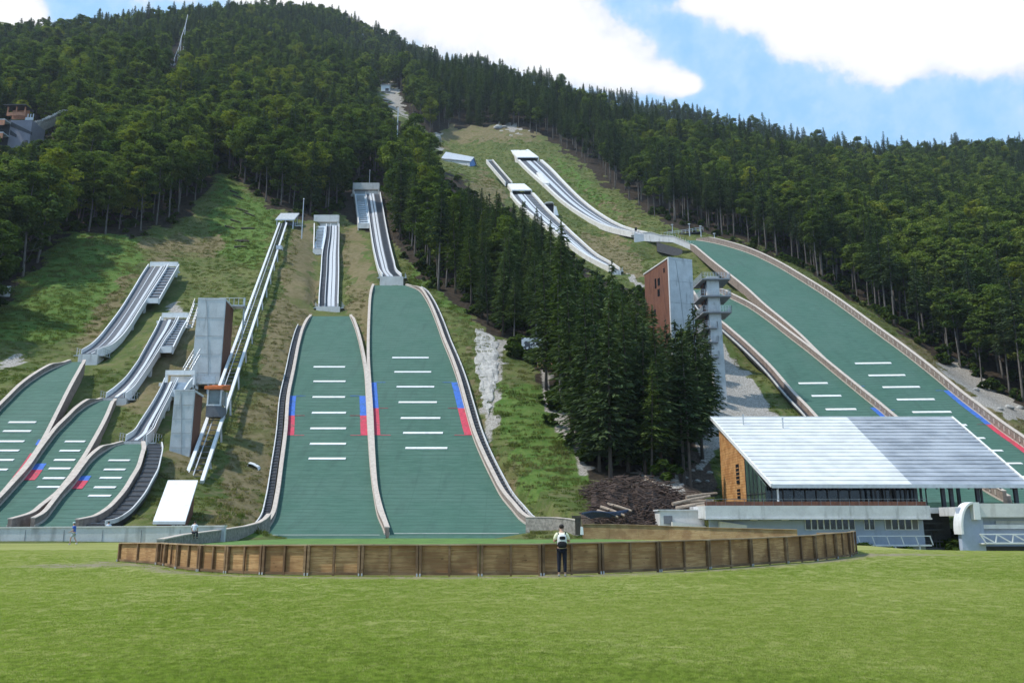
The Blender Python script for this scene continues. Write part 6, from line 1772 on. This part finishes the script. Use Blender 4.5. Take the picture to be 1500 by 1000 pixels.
def spruce_crown(rg, h, start, lmax, path, dens=1.0, ragged=.25):
    out = []
    z = h * start
    while z < h * .985:
        t_ = (z / h - start) / (1 - start)
        L = lmax * (1 - t_) ** .82 * (.55 + .45 * min(1, t_ / .12)) + .18
        nb = int(rg.integers(6, 9)); a0 = rg.uniform(0, 6.28)
        j = (z + 1.2) / (h + 1.2) * (len(path) - 1); k_ = min(len(path) - 2, int(j)); ax = path[k_] + (path[k_ + 1] - path[k_]) * (j - k_)
        for i in range(nb):
            if rg.random() < ragged * .5: continue
            az = a0 + 6.283 * i / nb + rg.uniform(-.3, .3); l = L * rg.uniform(1 - ragged, 1 + ragged * .6)
            up = .55 * t_ - .28 + rg.uniform(-.1, .1)
            d = np.array((math.cos(az), math.sin(az), 0)); s = np.array((-d[1], d[0], 0))
            n_ = max(3, int(l * 6.2 * dens))
            tt = (np.arange(n_) + rg.random(n_)) / n_ * .92 + .1
            pos = ax + np.outer(tt * l, d) + np.outer(up * tt * l - .16 * l * tt ** 2 + .10 * l * tt ** 3, (0, 0, 1)) + rg.normal(0, .07, (n_, 3)) + (0, 0, rg.uniform(-.15, .15))
            wid = (.62 * (1 - .62 * tt) * l * .42 + .16)
            sd = rg.choice([-1, 1], n_)
            pos = pos + np.outer(sd * wid * rg.random(n_) * .8, s) - np.outer(rg.random(n_) * .22, (0, 0, 1))
            dv = unit(d + np.outer(sd * rg.uniform(.2, 1.0, n_), s) + np.outer(rg.uniform(-.75, .05, n_), (0, 0, 1)))
            wv_ = unit(np.cross(dv, rg.normal(0, .45, (n_, 3)) + (0, 0, 1.)))
            ln = rg.uniform(.32, .64, n_)[:, None] * (.75 + .25 * (1 - t_))
            out.append(rhomb(pos, dv * ln, wv_ * ln * rg.uniform(.22, .36, n_)[:, None]))
        z += h * .021 * rg.uniform(.8, 1.2) + .06
    # leader
    c_ = path[-1]; n_ = 10
    pos = c_ + np.stack((rg.normal(0, .05, n_), rg.normal(0, .05, n_), rg.uniform(-.7, .25, n_)), 1); dv = unit(rg.normal(0, .5, (n_, 3)) + (0, 0, .8))
    out.append(rhomb(pos, dv * .22, unit(np.cross(dv, rg.normal(0, 1, (n_, 3)))) * .08))
    return np.concatenate(out)


def leafy_crown(rg, h, start, rad, n_cl=26, n_lf=150, top=.5):
    out = []; zc = h * (start + 1) / 2; hz = h * (1 - start) / 2
    for i in range(n_cl):
        u = rg.uniform(-1, 1); a_ = i * 2.4 + rg.uniform(-.5, .5); rr = math.sqrt(max(0, 1 - u * u)) * rg.uniform(.45, 1.2)
        wid = rad * (1 - .35 * max(0, u))
        c_ = np.array((math.cos(a_) * rr * wid, math.sin(a_) * rr * wid, zc + u * hz * .86))
        r_ = rad * rg.uniform(.22, .50)
        v = unit(rg.normal(0, 1, (n_lf, 3)) + (0, 0, .25)); rd = rg.uniform(.45, 1.08, (n_lf, 1)) ** .6
        pos = c_ + v * rd * r_ * np.array((1.1, 1.1, rg.uniform(.4, .75)))
        nrm = unit(v * .7 + rg.normal(0, .45, (n_lf, 3)) + (0, 0, .95)); a = unit(np.cross(nrm, rg.normal(0, 1, (n_lf, 3)))); b_ = np.cross(nrm, a)
        ln = rg.uniform(.17, .36, (n_lf, 1))
        out.append(rhomb(pos, a * ln, b_ * ln * .62))
    return np.concatenate(out)


def crown_mesh(name, q, mat):
    return fast_mesh(name, q.reshape(-1, 3), np.arange(len(q) * 4).reshape(-1, 4), [mat])


leaf = {
    'spruce': leaf_mat('spruce_needles', (.062, .095, .044), (.138, .182, .078), .22, sc=.5),
    'spruce_blue': leaf_mat('dark_spruce_needles', (.050, .078, .044), (.106, .142, .072), .22, sc=.5),
    'larch': leaf_mat('larch_needles', (.075, .112, .034), (.125, .165, .048), .25, sc=.5),
    'beech': leaf_mat('beech_leaves', (.076, .120, .034), (.215, .270, .068), .3),
    'ash': leaf_mat('ash_leaves', (.108, .155, .040), (.265, .305, .080), .32),
    'yellow': leaf_mat('yellow_green_leaves', (.200, .230, .044), (.300, .295, .058), .35),
}
PROTO = []


def add_proto(kind, h, tm, path_mb, crown, mat, bark):
    i = len(PROTO)
    tr_ = path_mb.mesh('trunk', [bark], smooth=True); cr = crown_mesh('crown', crown, mat)
    tv = np.concatenate(path_mb.v); nt = len(tv)
    me = bpy.data.meshes.new('tree')
    cq = crown.reshape(-1, 3)
    me.from_pydata(np.concatenate((tv, cq)).tolist(), [], path_mb.f + (np.arange(len(cq)).reshape(-1, 4) + nt).tolist())
    me.materials.append(bark); me.materials.append(mat)
    me.polygons.foreach_set('material_index', [0] * len(path_mb.f) + [1] * (len(cq) // 4)); me.update()
    PROTO.append(dict(kind=kind, h=h, trunk=tr_, crown=cr, joined=me))


for i, (st_, lm, kd) in enumerate([(.08, 4.2, 'spruce'), (.12, 3.7, 'spruce_blue'), (.36, 3.3, 'spruce'), (.46, 3.0, 'spruce_blue'), (.18, 3.6, 'spruce'), (.52, 2.8, 'spruce_blue')]):
    rg = np.random.default_rng(40 + i); h = 22.; tm, pth_ = trunk_mesh(rg, h, .24, .35, 0)
    add_proto('spruce', h, None, tm, spruce_crown(rg, h, st_, lm, pth_, 1.0, .3), leaf[kd], m_bark if st_ > .3 else m_barkd)
rg = np.random.default_rng(50); tm, pth_ = trunk_mesh(rg, 20., .22, .4); add_proto('larch', 20., None, tm, spruce_crown(rg, 20., .3, 2.7, pth_, .75, .45), leaf['larch'], m_bark)
for i, (st_, rd, kd, ncl) in enumerate([(.22, 3.6, 'beech', 34), (.30, 3.1, 'ash', 30), (.42, 3.0, 'beech', 28), (.36, 2.6, 'ash', 26), (.25, 3.3, 'yellow', 28), (.50, 2.8, 'beech', 24)]):
    rg = np.random.default_rng(60 + i); h = 17.; tm, pth_ = trunk_mesh(rg, h * .9, .2, .6, 9, st_)
    add_proto('broadleaf', h, None, tm, leafy_crown(rg, h, st_, rd, ncl, 125), leaf[kd], m_bark)
for i, (st_, lm, kd, rag, dn) in enumerate([(.06, 4.6, 'spruce', .5, .9), (.20, 3.2, 'spruce_blue', .55, .8), (.28, 3.9, 'larch', .5, .8)]):
    rg = np.random.default_rng(140 + i); h = 22.; tm, pth_ = trunk_mesh(rg, h, .24, .9, 0)
    add_proto('spruce', h, None, tm, spruce_crown(rg, h, st_, lm, pth_, dn, rag), leaf[kd], m_barkd)
NSP = 7   # 0..6 conifers, 7..12 broadleaf

# polygons that must stay open to view: (polygon, Y) - nothing nearer than Y may stand in front
KEEP = [
    ([(365, 790), (400, 600), (440, 455), (455, 312), (503, 312), (514, 264), (560, 264), (575, 330), (600, 405), (650, 445), (700, 600), (790, 790)], 300),
    ([(-500, 800), (-500, 570), (-60, 500), (0, 460), (95, 348), (200, 345), (265, 322), (300, 288), (322, 246), (345, 255), (405, 310), (440, 316), (456, 318), (440, 800)], 255),
    ([(600, 405), (640, 430), (690, 466), (745, 500), (790, 568), (840, 650), (875, 700), (850, 760), (750, 760)], 200),
    ([(735, 262), (710, 236), (720, 228), (745, 256), (740, 214), (778, 214), (830, 270), (880, 306), (928, 328), (1000, 326), (1060, 348), (1100, 362), (1180, 402), (1260, 452), (1350, 514), (1440, 570), (1500, 606), (1700, 720), (1700, 800), (1060, 800), (1058, 620), (1054, 560), (1040, 525), (1036, 462), (1026, 448), (1014, 470), (1003, 478), (985, 476), (975, 480), (962, 464), (935, 416), (905, 395), (873, 380), (840, 351), (804, 318), (779, 296), (745, 280)], 455),
    ([(640, 252), (640, 228), (655, 186), (742, 182), (800, 201), (866, 250), (940, 308), (930, 330), (745, 292), (700, 262)], 430),
    ([(-10, 152), (50, 152), (98, 158), (92, 184), (50, 205), (-10, 215)], 290), ([(-14, 414), (18, 414), (18, 440), (-14, 440)], 169.5), ([(550, 110), (580, 110), (594, 150), (594, 195), (576, 195), (570, 145), (550, 140)], 528),
    ([(250, 18), (280, 18), (270, 60), (264, 100), (248, 98)], 556), ([(640, 226), (700, 226), (700, 252), (640, 248)], 392), ([(758, 488), (808, 488), (808, 516), (820, 528), (820, 541), (783, 541), (760, 515)], 153.5),
]


def place(n_try, x0, x1, y0, y1, spacing, grid):
    X = rng.uniform(x0, x1, n_try); Y = rng.uniform(y0, y1, n_try)
    px, py = project(X, Y, 0 * X + 0)
    res = []
    cell = spacing
    for x, y in zip(X, Y):
        k_ = (int(x // cell), int(y // cell)); ok = True
        for dx in (-1, 0, 1):
            for dy in (-1, 0, 1):
                for (a, b_) in grid.get((k_[0] + dx, k_[1] + dy), ()):
                    if (a - x) ** 2 + (b_ - y) ** 2 < spacing * spacing: ok = False
        if ok: grid.setdefault(k_, []).append((x, y)); res.append((x, y))
    return np.array(res).reshape(-1, 2)


def open_ok(x, y, z, h, r, st=.35):
    """does a tree here leave the open places open"""
    ok = np.ones(len(x), bool)
    bx, by = project(x, y, z)
    ok &= ~(clear_mask(bx, by) & (y < 460))
    for poly, Yk in KEEP:
        for f_, s in ((0., 0), (.15, 0), (.4, -.8), (.4, .8), (.4, 0), (.6, -.6), (.6, .6), (.8, -.3), (.8, .3), (.97, 0)):
            a, b_ = project(x + s * r, y, z + f_ * h)
            ok &= ~(in_poly(a, b_, poly) & (y < Yk))
    return ok & ~on_jump(x, y, 2.5)


cand = []
for (n_try, x0, x1, y0, y1, sp_) in ((26000, -290, 330, 100, 310, 3.9), (20000, -420, 480, 310, 520, 4.8), (26000, -560, 620, 520, 880, 5.4)):
    q = place(n_try, x0, x1, y0, y1, sp_, {})
    kx = q[:, 0] / q[:, 1]
    q = q[(kx > -.86) & (kx < .86)]
    cand.append(q)
cand = np.concatenate(cand)
zc_ = ground(cand[:, 0], cand[:, 1])
bx, by = project(cand[:, 0], cand[:, 1], zc_)
n_ = len(cand)
# species: conifers on the spur, the ridge and the upper left; broadleaved belt between
con = np.full(n_, .42)
con[in_poly(bx, by, [(600, 330), (700, 260), (900, 400), (1060, 470), (1060, 720), (860, 720), (690, 470)])] = 1.35
con[(cand[:, 1] > 560)] = .66
con[in_poly(bx, by, [(640, 60), (760, 80), (1010, 160), (1000, 330), (860, 260), (780, 195), (640, 200)])] = .86
con[in_poly(bx, by, [(900, 230), (1600, 330), (1600, 520), (1180, 400)])] = .30
con[in_poly(bx, by, [(0, 100), (640, 140), (640, 330), (0, 460)])] = .27
clump = vnoise(cand[:, 0] / 26, cand[:, 1] / 26, 41)
is_con = rng.random(n_) < np.clip(con + (clump - .5) * .9, .03, .97)
hs = np.where(is_con, rng.normal(22.5, 3.2, n_), rng.normal(20, 2.8, n_))
hs = np.clip(hs, 10, 30) * np.where(cand[:, 1] > 520, 1.05, 1.)
spur = in_poly(bx, by, [(590, 330), (640, 240), (760, 300), (930, 420), (1060, 470), (1060, 720), (860, 720), (690, 470)])
ok = open_ok(cand[:, 0], cand[:, 1], zc_, hs, np.where(is_con, 2.4, 3.2))
# a second try with a smaller tree
hs2 = np.where(ok, hs, hs * .66); ok2 = open_ok(cand[:, 0], cand[:, 1], zc_, hs2, np.where(is_con, 1.6, 2.2)); hs = hs2; ok = ok | ok2
cand, zc_, is_con, hs, bx, by, spur = [v[ok] for v in (cand, zc_, is_con, hs, bx, by, spur)]
n_ = len(cand)
edge = np.zeros(n_, bool)     # trees at the forest edge show long bare trunks
for dx, dy in ((0, 14), (0, 26), (-18, 8), (18, 8)): edge |= clear_mask(bx + dx, by + dy) & (cand[:, 1] < 460)
pi = np.where(is_con, rng.choice([0, 1, 4, 13, 14, 4, 2, 6, 15, 13], n_), rng.choice([7, 7, 8, 8, 9, 10, 7, 8, 12, 9, 8, 10, 7, 11], n_))
pi = np.where(is_con & (edge | (rng.random(n_) < .3)) & ~spur, rng.choice([2, 3, 5], n_), pi)
pi = np.where(is_con & spur, rng.choice([0, 1, 4, 13, 14, 2, 6, 15, 13], n_), pi)
hs = np.where(is_con & spur, hs * rng.uniform(.62, 1.12, n_), hs)
pi = np.where(~is_con & edge, rng.choice([9, 12, 10], n_), pi)
lefty = (bx < 640) & ((np.arange(n_) % 4) > 0)
pi = np.where(is_con & edge & lefty & ~spur, rng.choice([0, 1, 4, 13], n_), pi)
pi = np.where(~is_con & edge & lefty, rng.choice([7, 8, 7, 8, 11], n_), pi)
yz = in_poly(bx, by, [(330, 120), (480, 130), (470, 260), (330, 240)]) & ~is_con
pi = np.where(yz & (rng.random(n_) < .3), 11, pi)
# explicit trees in front of the spur: (base px, base py, top py, Y, proto)
EXPL = [(968, 686, 450, 110, 4), (1010, 676, 478, 112, 2), (1001, 678, 470, 113, 3), (1028, 654, 446, 123, 4), (1042, 640, 500, 130, 2), (945, 690, 470, 108, 1), (920, 690, 440, 109, 0), (895, 700, 430, 106, 4), (878, 694, 470, 108, 1), (860, 672, 420, 113, 0), (985, 670, 470, 116, 1), (935, 660, 425, 120, 4), (905, 660, 408, 121, 0), (1016, 640, 462, 128, 1), (838, 640, 405, 120, 4), (955, 640, 440, 128, 0), (880, 650, 400, 124, 1), (1040, 610, 468, 142, 4), (822, 600, 380, 130, 6), (800, 575, 370, 136, 4)]
ex = np.array([P(a, b_, Y) for a, b_, c_, Y, k_ in EXPL]); ez = ground(ex[:, 0], ex[:, 1]); eh = np.array([E(c_) * Y + CZ for a, b_, c_, Y, k_ in EXPL]) - ez
far_ = ((cand[:, None] - ex[None, :, :2]) ** 2).sum(-1).min(1) > 2.2 ** 2
cand, zc_, is_con, hs, bx, by, spur, pi = [v[far_] for v in (cand, zc_, is_con, hs, bx, by, spur, pi)]
cand = np.concatenate((ex[:, :2], cand)); zc_ = np.concatenate((ez, zc_)); is_con = np.concatenate((np.ones(len(ex), bool), is_con)); hs = np.concatenate((eh, hs))
pi = np.concatenate(([e[4] for e in EXPL], pi)); n_ = len(cand); bx, by = project(cand[:, 0], cand[:, 1], zc_)
rz = rng.uniform(0, 6.28, n_); sc_ = hs / np.array([p['h'] for p in PROTO])[pi]
# which trees show: march the sight line to the tree top over terrain
tx, ty = project(cand[:, 0], cand[:, 1], zc_ + hs * .8)
vis = (tx > -20) & (tx < 1520) & (ty > -30) & (ty < 900)
for f_ in np.linspace(.25, .96, 18):
    vis &= ground(cand[:, 0] * f_, cand[:, 1] * f_) < CZ + (zc_ + hs * .8 - CZ) * f_ + 1.0
# and over nearer trees (coarse image-space occupancy)
order = np.argsort(cand[:, 1]); occ = np.zeros((260, 400)); show = np.zeros(n_)
ppx, pyt = project(cand[:, 0], cand[:, 1], zc_ + hs); _, pyb = project(cand[:, 0], cand[:, 1], zc_ + hs * .15)
for i in order:
    if not vis[i]: continue
    w_ = (2.0 if is_con[i] else 2.8) * F / cand[i, 1]
    a, b_ = int((ppx[i] - w_) / 4), int((ppx[i] + w_) / 4) + 1; c_, d_ = int(pyt[i] / 4), int(pyb[i] / 4) + 1
    a, b_, c_, d_ = max(0, a), min(400, b_), max(0, c_), min(260, d_)
    if b_ <= a or d_ <= c_: continue
    s_ = occ[c_:d_, a:b_]; show[i] = (s_ < 1).sum(); s_ += .55
GRP = [
    ('spur', lambda x, y: in_poly(x, y, [(590, 330), (640, 240), (760, 290), (930, 420), (1070, 470), (1070, 740), (840, 740), (690, 470)]), 'on the central wooded spur'),
    ('right', lambda x, y: (x > 940) & (y > 320), 'beside the largest jump'),
    ('ridge', lambda x, y: (x > 600) & (y <= 1000), 'above the right inruns'),
    ('left', lambda x, y: (x <= 640) & (y > 180), 'behind the left jumps'),
    ('high', lambda x, y: (x <= 640), 'high on the upper left slope'),
]
KIND = {0: ('spruce_tree', 'dark green spruce with a full crown'), 1: ('spruce_tree', 'blackish green spruce with a full crown'), 2: ('spruce_tree', 'dark green spruce with a bare lower trunk'), 3: ('spruce_tree', 'blackish green spruce with a bare lower trunk'), 4: ('spruce_tree', 'dark green spruce with a full crown'), 5: ('spruce_tree', 'blackish green spruce with a bare lower trunk'), 6: ('larch_tree', 'light green feathery larch'), 13: ('spruce_tree', 'broad ragged green spruce'), 14: ('spruce_tree', 'thin ragged blackish spruce'), 15: ('larch_tree', 'broad light green larch'),
        7: ('broadleaf_tree', 'round mid green broadleaf tree'), 8: ('broadleaf_tree', 'round light green broadleaf tree'), 9: ('broadleaf_tree', 'tall mid green broadleaf tree on a bare trunk'), 10: ('broadleaf_tree', 'tall light green broadleaf tree on a bare trunk'), 11: ('broadleaf_tree', 'yellow green broadleaf tree'), 12: ('broadleaf_tree', 'tall mid green broadleaf tree on a bare trunk')}
indiv = np.zeros(n_, bool)
for fam in (True, False):
    m_ = np.where((is_con == fam) & (show > 3))[0]; m_ = m_[np.argsort(-show[m_])][:290]; indiv[m_] = True
for i in np.where(indiv)[0]:
    p_ = PROTO[pi[i]]; nm, lb = KIND[int(pi[i])]
    for gk, fn, where in GRP:
        if fn(np.array([bx[i]]), np.array([by[i]]))[0]: break
    o = bpy.data.objects.new(nm, None); COL.objects.link(o); o.location = (float(cand[i, 0]), float(cand[i, 1]), float(zc_[i])); o.rotation_euler = (0, 0, float(rz[i])); o.scale = (float(sc_[i]),) * 3
    tag(o, lb + ' ' + where, 'tree', lb + ' ' + where)
    for part_ in ('trunk', 'crown'):
        q = bpy.data.objects.new(part_, p_[part_]); COL.objects.link(q); q.parent = o
rest = ~indiv
scatter('forest', np.stack((cand[rest, 0], cand[rest, 1], zc_[rest]), 1), rz[rest], sc_[rest], pi[rest], [p['joined'] for p in PROTO], 'mixed forest covering the mountain behind the ski jumps', 'forest')
print('trees', n_, 'individual', indiv.sum(), 'visible', (show > 0).sum())

# ------------------------------------------------------------------ bushes, grass
m_tuft = leaf_mat('rough_grass', (.130, .175, .046), (.205, .210, .080), .4, (.250, .210, .110))
m_tuftd = leaf_mat('dry_grass', (.245, .205, .105), (.310, .260, .150), .4)
m_bush = leaf_mat('bush_leaves', (.055, .100, .022), (.105, .145, .036), .3)
m_blade = leaf_mat('meadow_blades', (.290, .375, .085), (.405, .455, .132), .5, (.490, .480, .190), sc=9.)


def tuft(rg, n, h, r, w):
    a = rg.uniform(0, 6.28, n); rr = r * np.sqrt(rg.random(n)); b_ = np.stack((rr * np.cos(a), rr * np.sin(a), 0 * a - .03), 1)
    hh = h * rg.uniform(.5, 1.1, n); ln = rg.normal(0, .35, (n, 2)) * hh[:, None]
    tip = b_ + np.stack((ln[:, 0], ln[:, 1], hh), 1); az = rg.uniform(0, 6.28, n); wd = np.stack((np.cos(az), np.sin(az), 0 * az), 1) * w
    mid = (b_ + tip) / 2 + (0, 0, .1 * h)
    return np.stack((b_ - wd * .5, b_ + wd * .5, mid + wd * .4, tip), 1)


tufts = [crown_mesh('tuft', tuft(np.random.default_rng(80 + i), 46, .30, .6, .08), m_tuft) for i in range(3)] + [crown_mesh('tuft', tuft(np.random.default_rng(90 + i), 46, .30, .55, .07), m_tuftd) for i in range(2)]
bushes = []
for i in range(3):
    rg = np.random.default_rng(100 + i); bushes.append(crown_mesh('bush', leafy_crown(rg, 1.5, .05, .9, 7, 70), m_bush))
X = rng.uniform(-190, 190, 150000); Y = rng.uniform(84, 440, 150000)
keep = rng.random(len(X)) < np.clip(1.15 - Y / 520, .2, 1); X, Y = X[keep], Y[keep]
keep = np.abs(X / Y) < .9; X, Y = X[keep], Y[keep]
Z = ground(X, Y); a, b_ = project(X, Y, Z)
gi = lambda nm: W[nm].reshape(gx.shape)[np.clip(np.searchsorted(GY, Y), 0, len(GY) - 1), np.clip(np.searchsorted(GX, X), 0, len(GX) - 1)]
wcl, wdr, wgr, wdi, wlu = gi('clear'), gi('dry'), gi('gravel'), gi('dirt'), gi('lush')
k_ = (wcl > .5) & (wgr < .5) & (wdi < .5) & ~on_jump(X, Y, 1.6) & (Z > .15) & (rng.random(len(X)) < .9)
ti = np.where((wdr > .5) & (rng.random(len(X)) < .75), 3 + rng.integers(0, 2, len(X)), rng.integers(0, 3, len(X)))
scatter('hillside_grass', np.stack((X, Y, Z), 1)[k_], rng.uniform(0, 6.28, k_.sum()), (rng.uniform(.55, 1.25, len(X)) * np.where(wlu > .5, 1.35, 1.))[k_], ti[k_], tufts, 'rough tufted grass on the open slopes around the jumps', 'grass')
bm_ = (wcl > .5) & (wgr < .5) & ~on_jump(X, Y, 3) & (Z > 1.5) & (rng.random(len(X)) < np.where(wlu > .5, .0, .0)) & (vnoise(X / 14, Y / 14, 55) > .5)
bm_ |= (wcl < .5) & (Y < 330) & (rng.random(len(X)) < .10) & ~on_jump(X, Y, 3)
scatter('undergrowth', np.stack((X, Y, Z), 1)[bm_], rng.uniform(0, 6.28, bm_.sum()), rng.uniform(.5, 1.9, bm_.sum()), rng.integers(0, 3, bm_.sum()), bushes, 'low leafy bushes and saplings growing on the slopes', 'bushes')
blades = [crown_mesh('blades', tuft(np.random.default_rng(110 + i), 60, .062, .17, .0065), m_blade) for i in range(5)]
n_g = 175000
Y = 7.2 * np.exp(rng.random(n_g) * math.log(56 / 7.2)); X = rng.uniform(-1.0, 1.0, n_g) * Y
inside = in_poly(X, Y, [tuple(q[:2]) for q in FENCE] + [(25, 70), (8, 92), (-34, 92), (-26, 60)])
worn_i = worn.reshape(mx_.shape)[np.clip(np.searchsorted(mys, Y), 0, len(mys) - 1), np.clip(np.searchsorted(mxs, X), 0, len(mxs) - 1)]
k_ = ~inside & (rng.random(n_g) > worn_i * .8)
X, Y = X[k_], Y[k_]
tall = np.clip((12.0 - Y + (vnoise(X / 3, Y / 3, 71) - .5) * 6) / 5, 0, 1) * .3
scatter('meadow_grass', np.stack((X, Y, meadow_z(X, Y)), 1), rng.uniform(0, 6.28, len(X)), rng.uniform(.6, 1.15, len(X)) * (.75 + tall) * np.clip(.7 + Y / 40, 1, 1.5), rng.integers(0, 5, len(X)), blades, 'short meadow grass of mixed yellow and fresh green blades', 'grass')

# ------------------------------------------------------------------ sky, sun, camera
SUN_AZ, SUN_EL = math.radians(-102), math.radians(58)      # azimuth from +y towards +x
w = bpy.data.worlds.new('World'); scene.world = w; w.use_nodes = True
t = NT(w.node_tree); t.n.clear()
out = t.new('ShaderNodeOutputWorld'); bg = t.new('ShaderNodeBackground'); t.l.new(bg.outputs[0], out.inputs[0])
sky = t.new('ShaderNodeTexSky', sky_type='NISHITA'); sky.sun_disc = False; sky.sun_elevation = SUN_EL; sky.sun_rotation = SUN_AZ; sky.altitude = 900; sky.air_density = 1.; sky.dust_density = .6; sky.ozone_density = 1.3
SKY_S = .13
bg.inputs[1].default_value = SKY_S
tc = t.new('ShaderNodeTexCoord'); dirv = tc.outputs['Generated']
sp = t.new('ShaderNodeSeparateXYZ'); t.l.new(dirv, sp.inputs[0])
az = t.math('ARCTAN2', sp.outputs[0], sp.outputs[1]); el = t.math('ARCSINE', sp.outputs[2])


def ae(px, py):
    yc = (500 - py) / F; v = np.array(((px - 750) / F, CT - yc * ST, ST + yc * CT)); v /= np.linalg.norm(v); return math.atan2(v[0], v[1]), math.asin(v[2])


tot = None
BL = [(560, -60, 150, 90), (690, -10, 120, 75), (800, 20, 60, 65), (850, 75, 55, 48), (905, 98, 46, 32), (960, 116, 42, 22), (1003, 126, 22, 13),
      (1040, 2, 60, 14), (1105, 16, 50, 20), (1165, 50, 36, 26), (1225, 25, 60, 48), (1300, 40, 50, 48), (1308, 96, 28, 20), (1390, 20, 70, 50), (1480, 30, 60, 46), (1430, 72, 36, 16), (1290, -60, 170, 50),
      (5, 8, 48, 28), (420, -30, 110, 40), (150, -60, 120, 30), (-120, 40, 120, 60), (1700, 60, 150, 80)]
for (px_, py_, rx, ry) in BL:
    a0, e0 = ae(px_, py_); kx_ = rx / F * 1.0; ky_ = ry / F * .92
    d1 = t.math('DIVIDE', t.math('SUBTRACT', az, a0), kx_); d2 = t.math('DIVIDE', t.math('SUBTRACT', el, e0), ky_)
    r2 = t.math('ADD', t.math('MULTIPLY', d1, d1), t.math('MULTIPLY', d2, d2))
    g_ = t.math('EXPONENT', t.math('MULTIPLY', r2, -.7))
    tot = g_ if tot is None else t.math('ADD', tot, g_)
n1 = t.noise(dirv, 9., 8, .6, .3); n2 = t.noise(dirv, 26., 6, .6); n3 = t.noise(t.vscale(dirv, (1, 1, 1.8)), 2.3, 6, .55)
gen = t.math('MULTIPLY', t.ramp(n3, .54, .68), t.ramp(el, .72, .85))
back = t.math('MULTIPLY', t.ramp(n3, .52, .66), t.ramp(t.math('ABSOLUTE', az), .85, 1.1))
dens = t.math('ADD', tot, t.math('ADD', t.math('MULTIPLY', t.math('SUBTRACT', n1, .5), 1.6), t.math('MULTIPLY', t.math('SUBTRACT', n2, .5), .9)))
m1 = t.ramp(dens, .36, .70)
mask = t.math('MAXIMUM', m1, t.math('MAXIMUM', gen, back))
veil = t.math('MULTIPLY', t.ramp(t.math('ADD', dens, n2), .35, 1.1), .3)
shade = t.ramp(t.math('ADD', dens, t.math('MULTIPLY', n1, .8)), .7, 1.6)
CL = 1.0 / SKY_S
ccol = t.mix(shade, (CL * .62, CL * .66, CL * .72), (CL * .85, CL * .85, CL * .85))
blue = t.mix(1.0, sky.outputs[0], (1.12, 1.06, .98), 'MULTIPLY')
blue = t.mix(.8, blue, (CL * .30, CL * .57, CL * .90))
c = t.mix(veil, blue, (CL * .62, CL * .74, CL * .90))
c = t.mix(mask, c, ccol)
t.l.new(c, bg.inputs[0])
sl = bpy.data.lights.new('sun', 'SUN'); sl.energy = 3.4; sl.angle = math.radians(1.2); sl.color = (1, .955, .88)
so = bpy.data.objects.new('sun', sl); COL.objects.link(so)
sd = Vector((math.sin(SUN_AZ) * math.cos(SUN_EL), math.cos(SUN_AZ) * math.cos(SUN_EL), math.sin(SUN_EL)))
so.rotation_euler = (-sd).to_track_quat('-Z', 'Y').to_euler(); so.location = sd * 300
cam = bpy.data.cameras.new('camera'); cam.sensor_width = 36; cam.lens = F / 1500 * 36; cam.clip_end = 5000; cam.clip_start = .1
co = bpy.data.objects.new('camera', cam); COL.objects.link(co); co.location = (0, 0, CZ); co.rotation_euler = (math.pi / 2 + TH, 0, 0)
scene.camera = co
scene.view_settings.view_transform = 'Standard'; scene.view_settings.look = 'None'; scene.view_settings.exposure = .4; scene.view_settings.gamma = 1
hz = MB().box((0, 480, 330), (1900, 1400, 690))
m_haze = bpy.data.materials.new('haze'); m_haze.use_nodes = True; t = NT(m_haze.node_tree); t.n.clear()
o_ = t.new('ShaderNodeOutputMaterial'); pv = t.new('ShaderNodeVolumePrincipled'); pv.inputs['Color'].default_value = (.80, .88, 1, 1); pv.inputs['Density'].default_value = .00008; pv.inputs['Anisotropy'].default_value = .2
t.l.new(pv.outputs[0], o_.inputs['Volume'])
tag(hz.build('haze', m_haze), 'thin bluish air between the camera and the far ridge', 'haze', kind='stuff')
scene.cycles.max_bounces = 6; scene.cycles.diffuse_bounces = 3; scene.cycles.transparent_max_bounces = 4
scene.cycles.use_adaptive_sampling = True; scene.cycles.adaptive_threshold = .02
try: scene.cycles.use_denoising = True
except Exception: pass
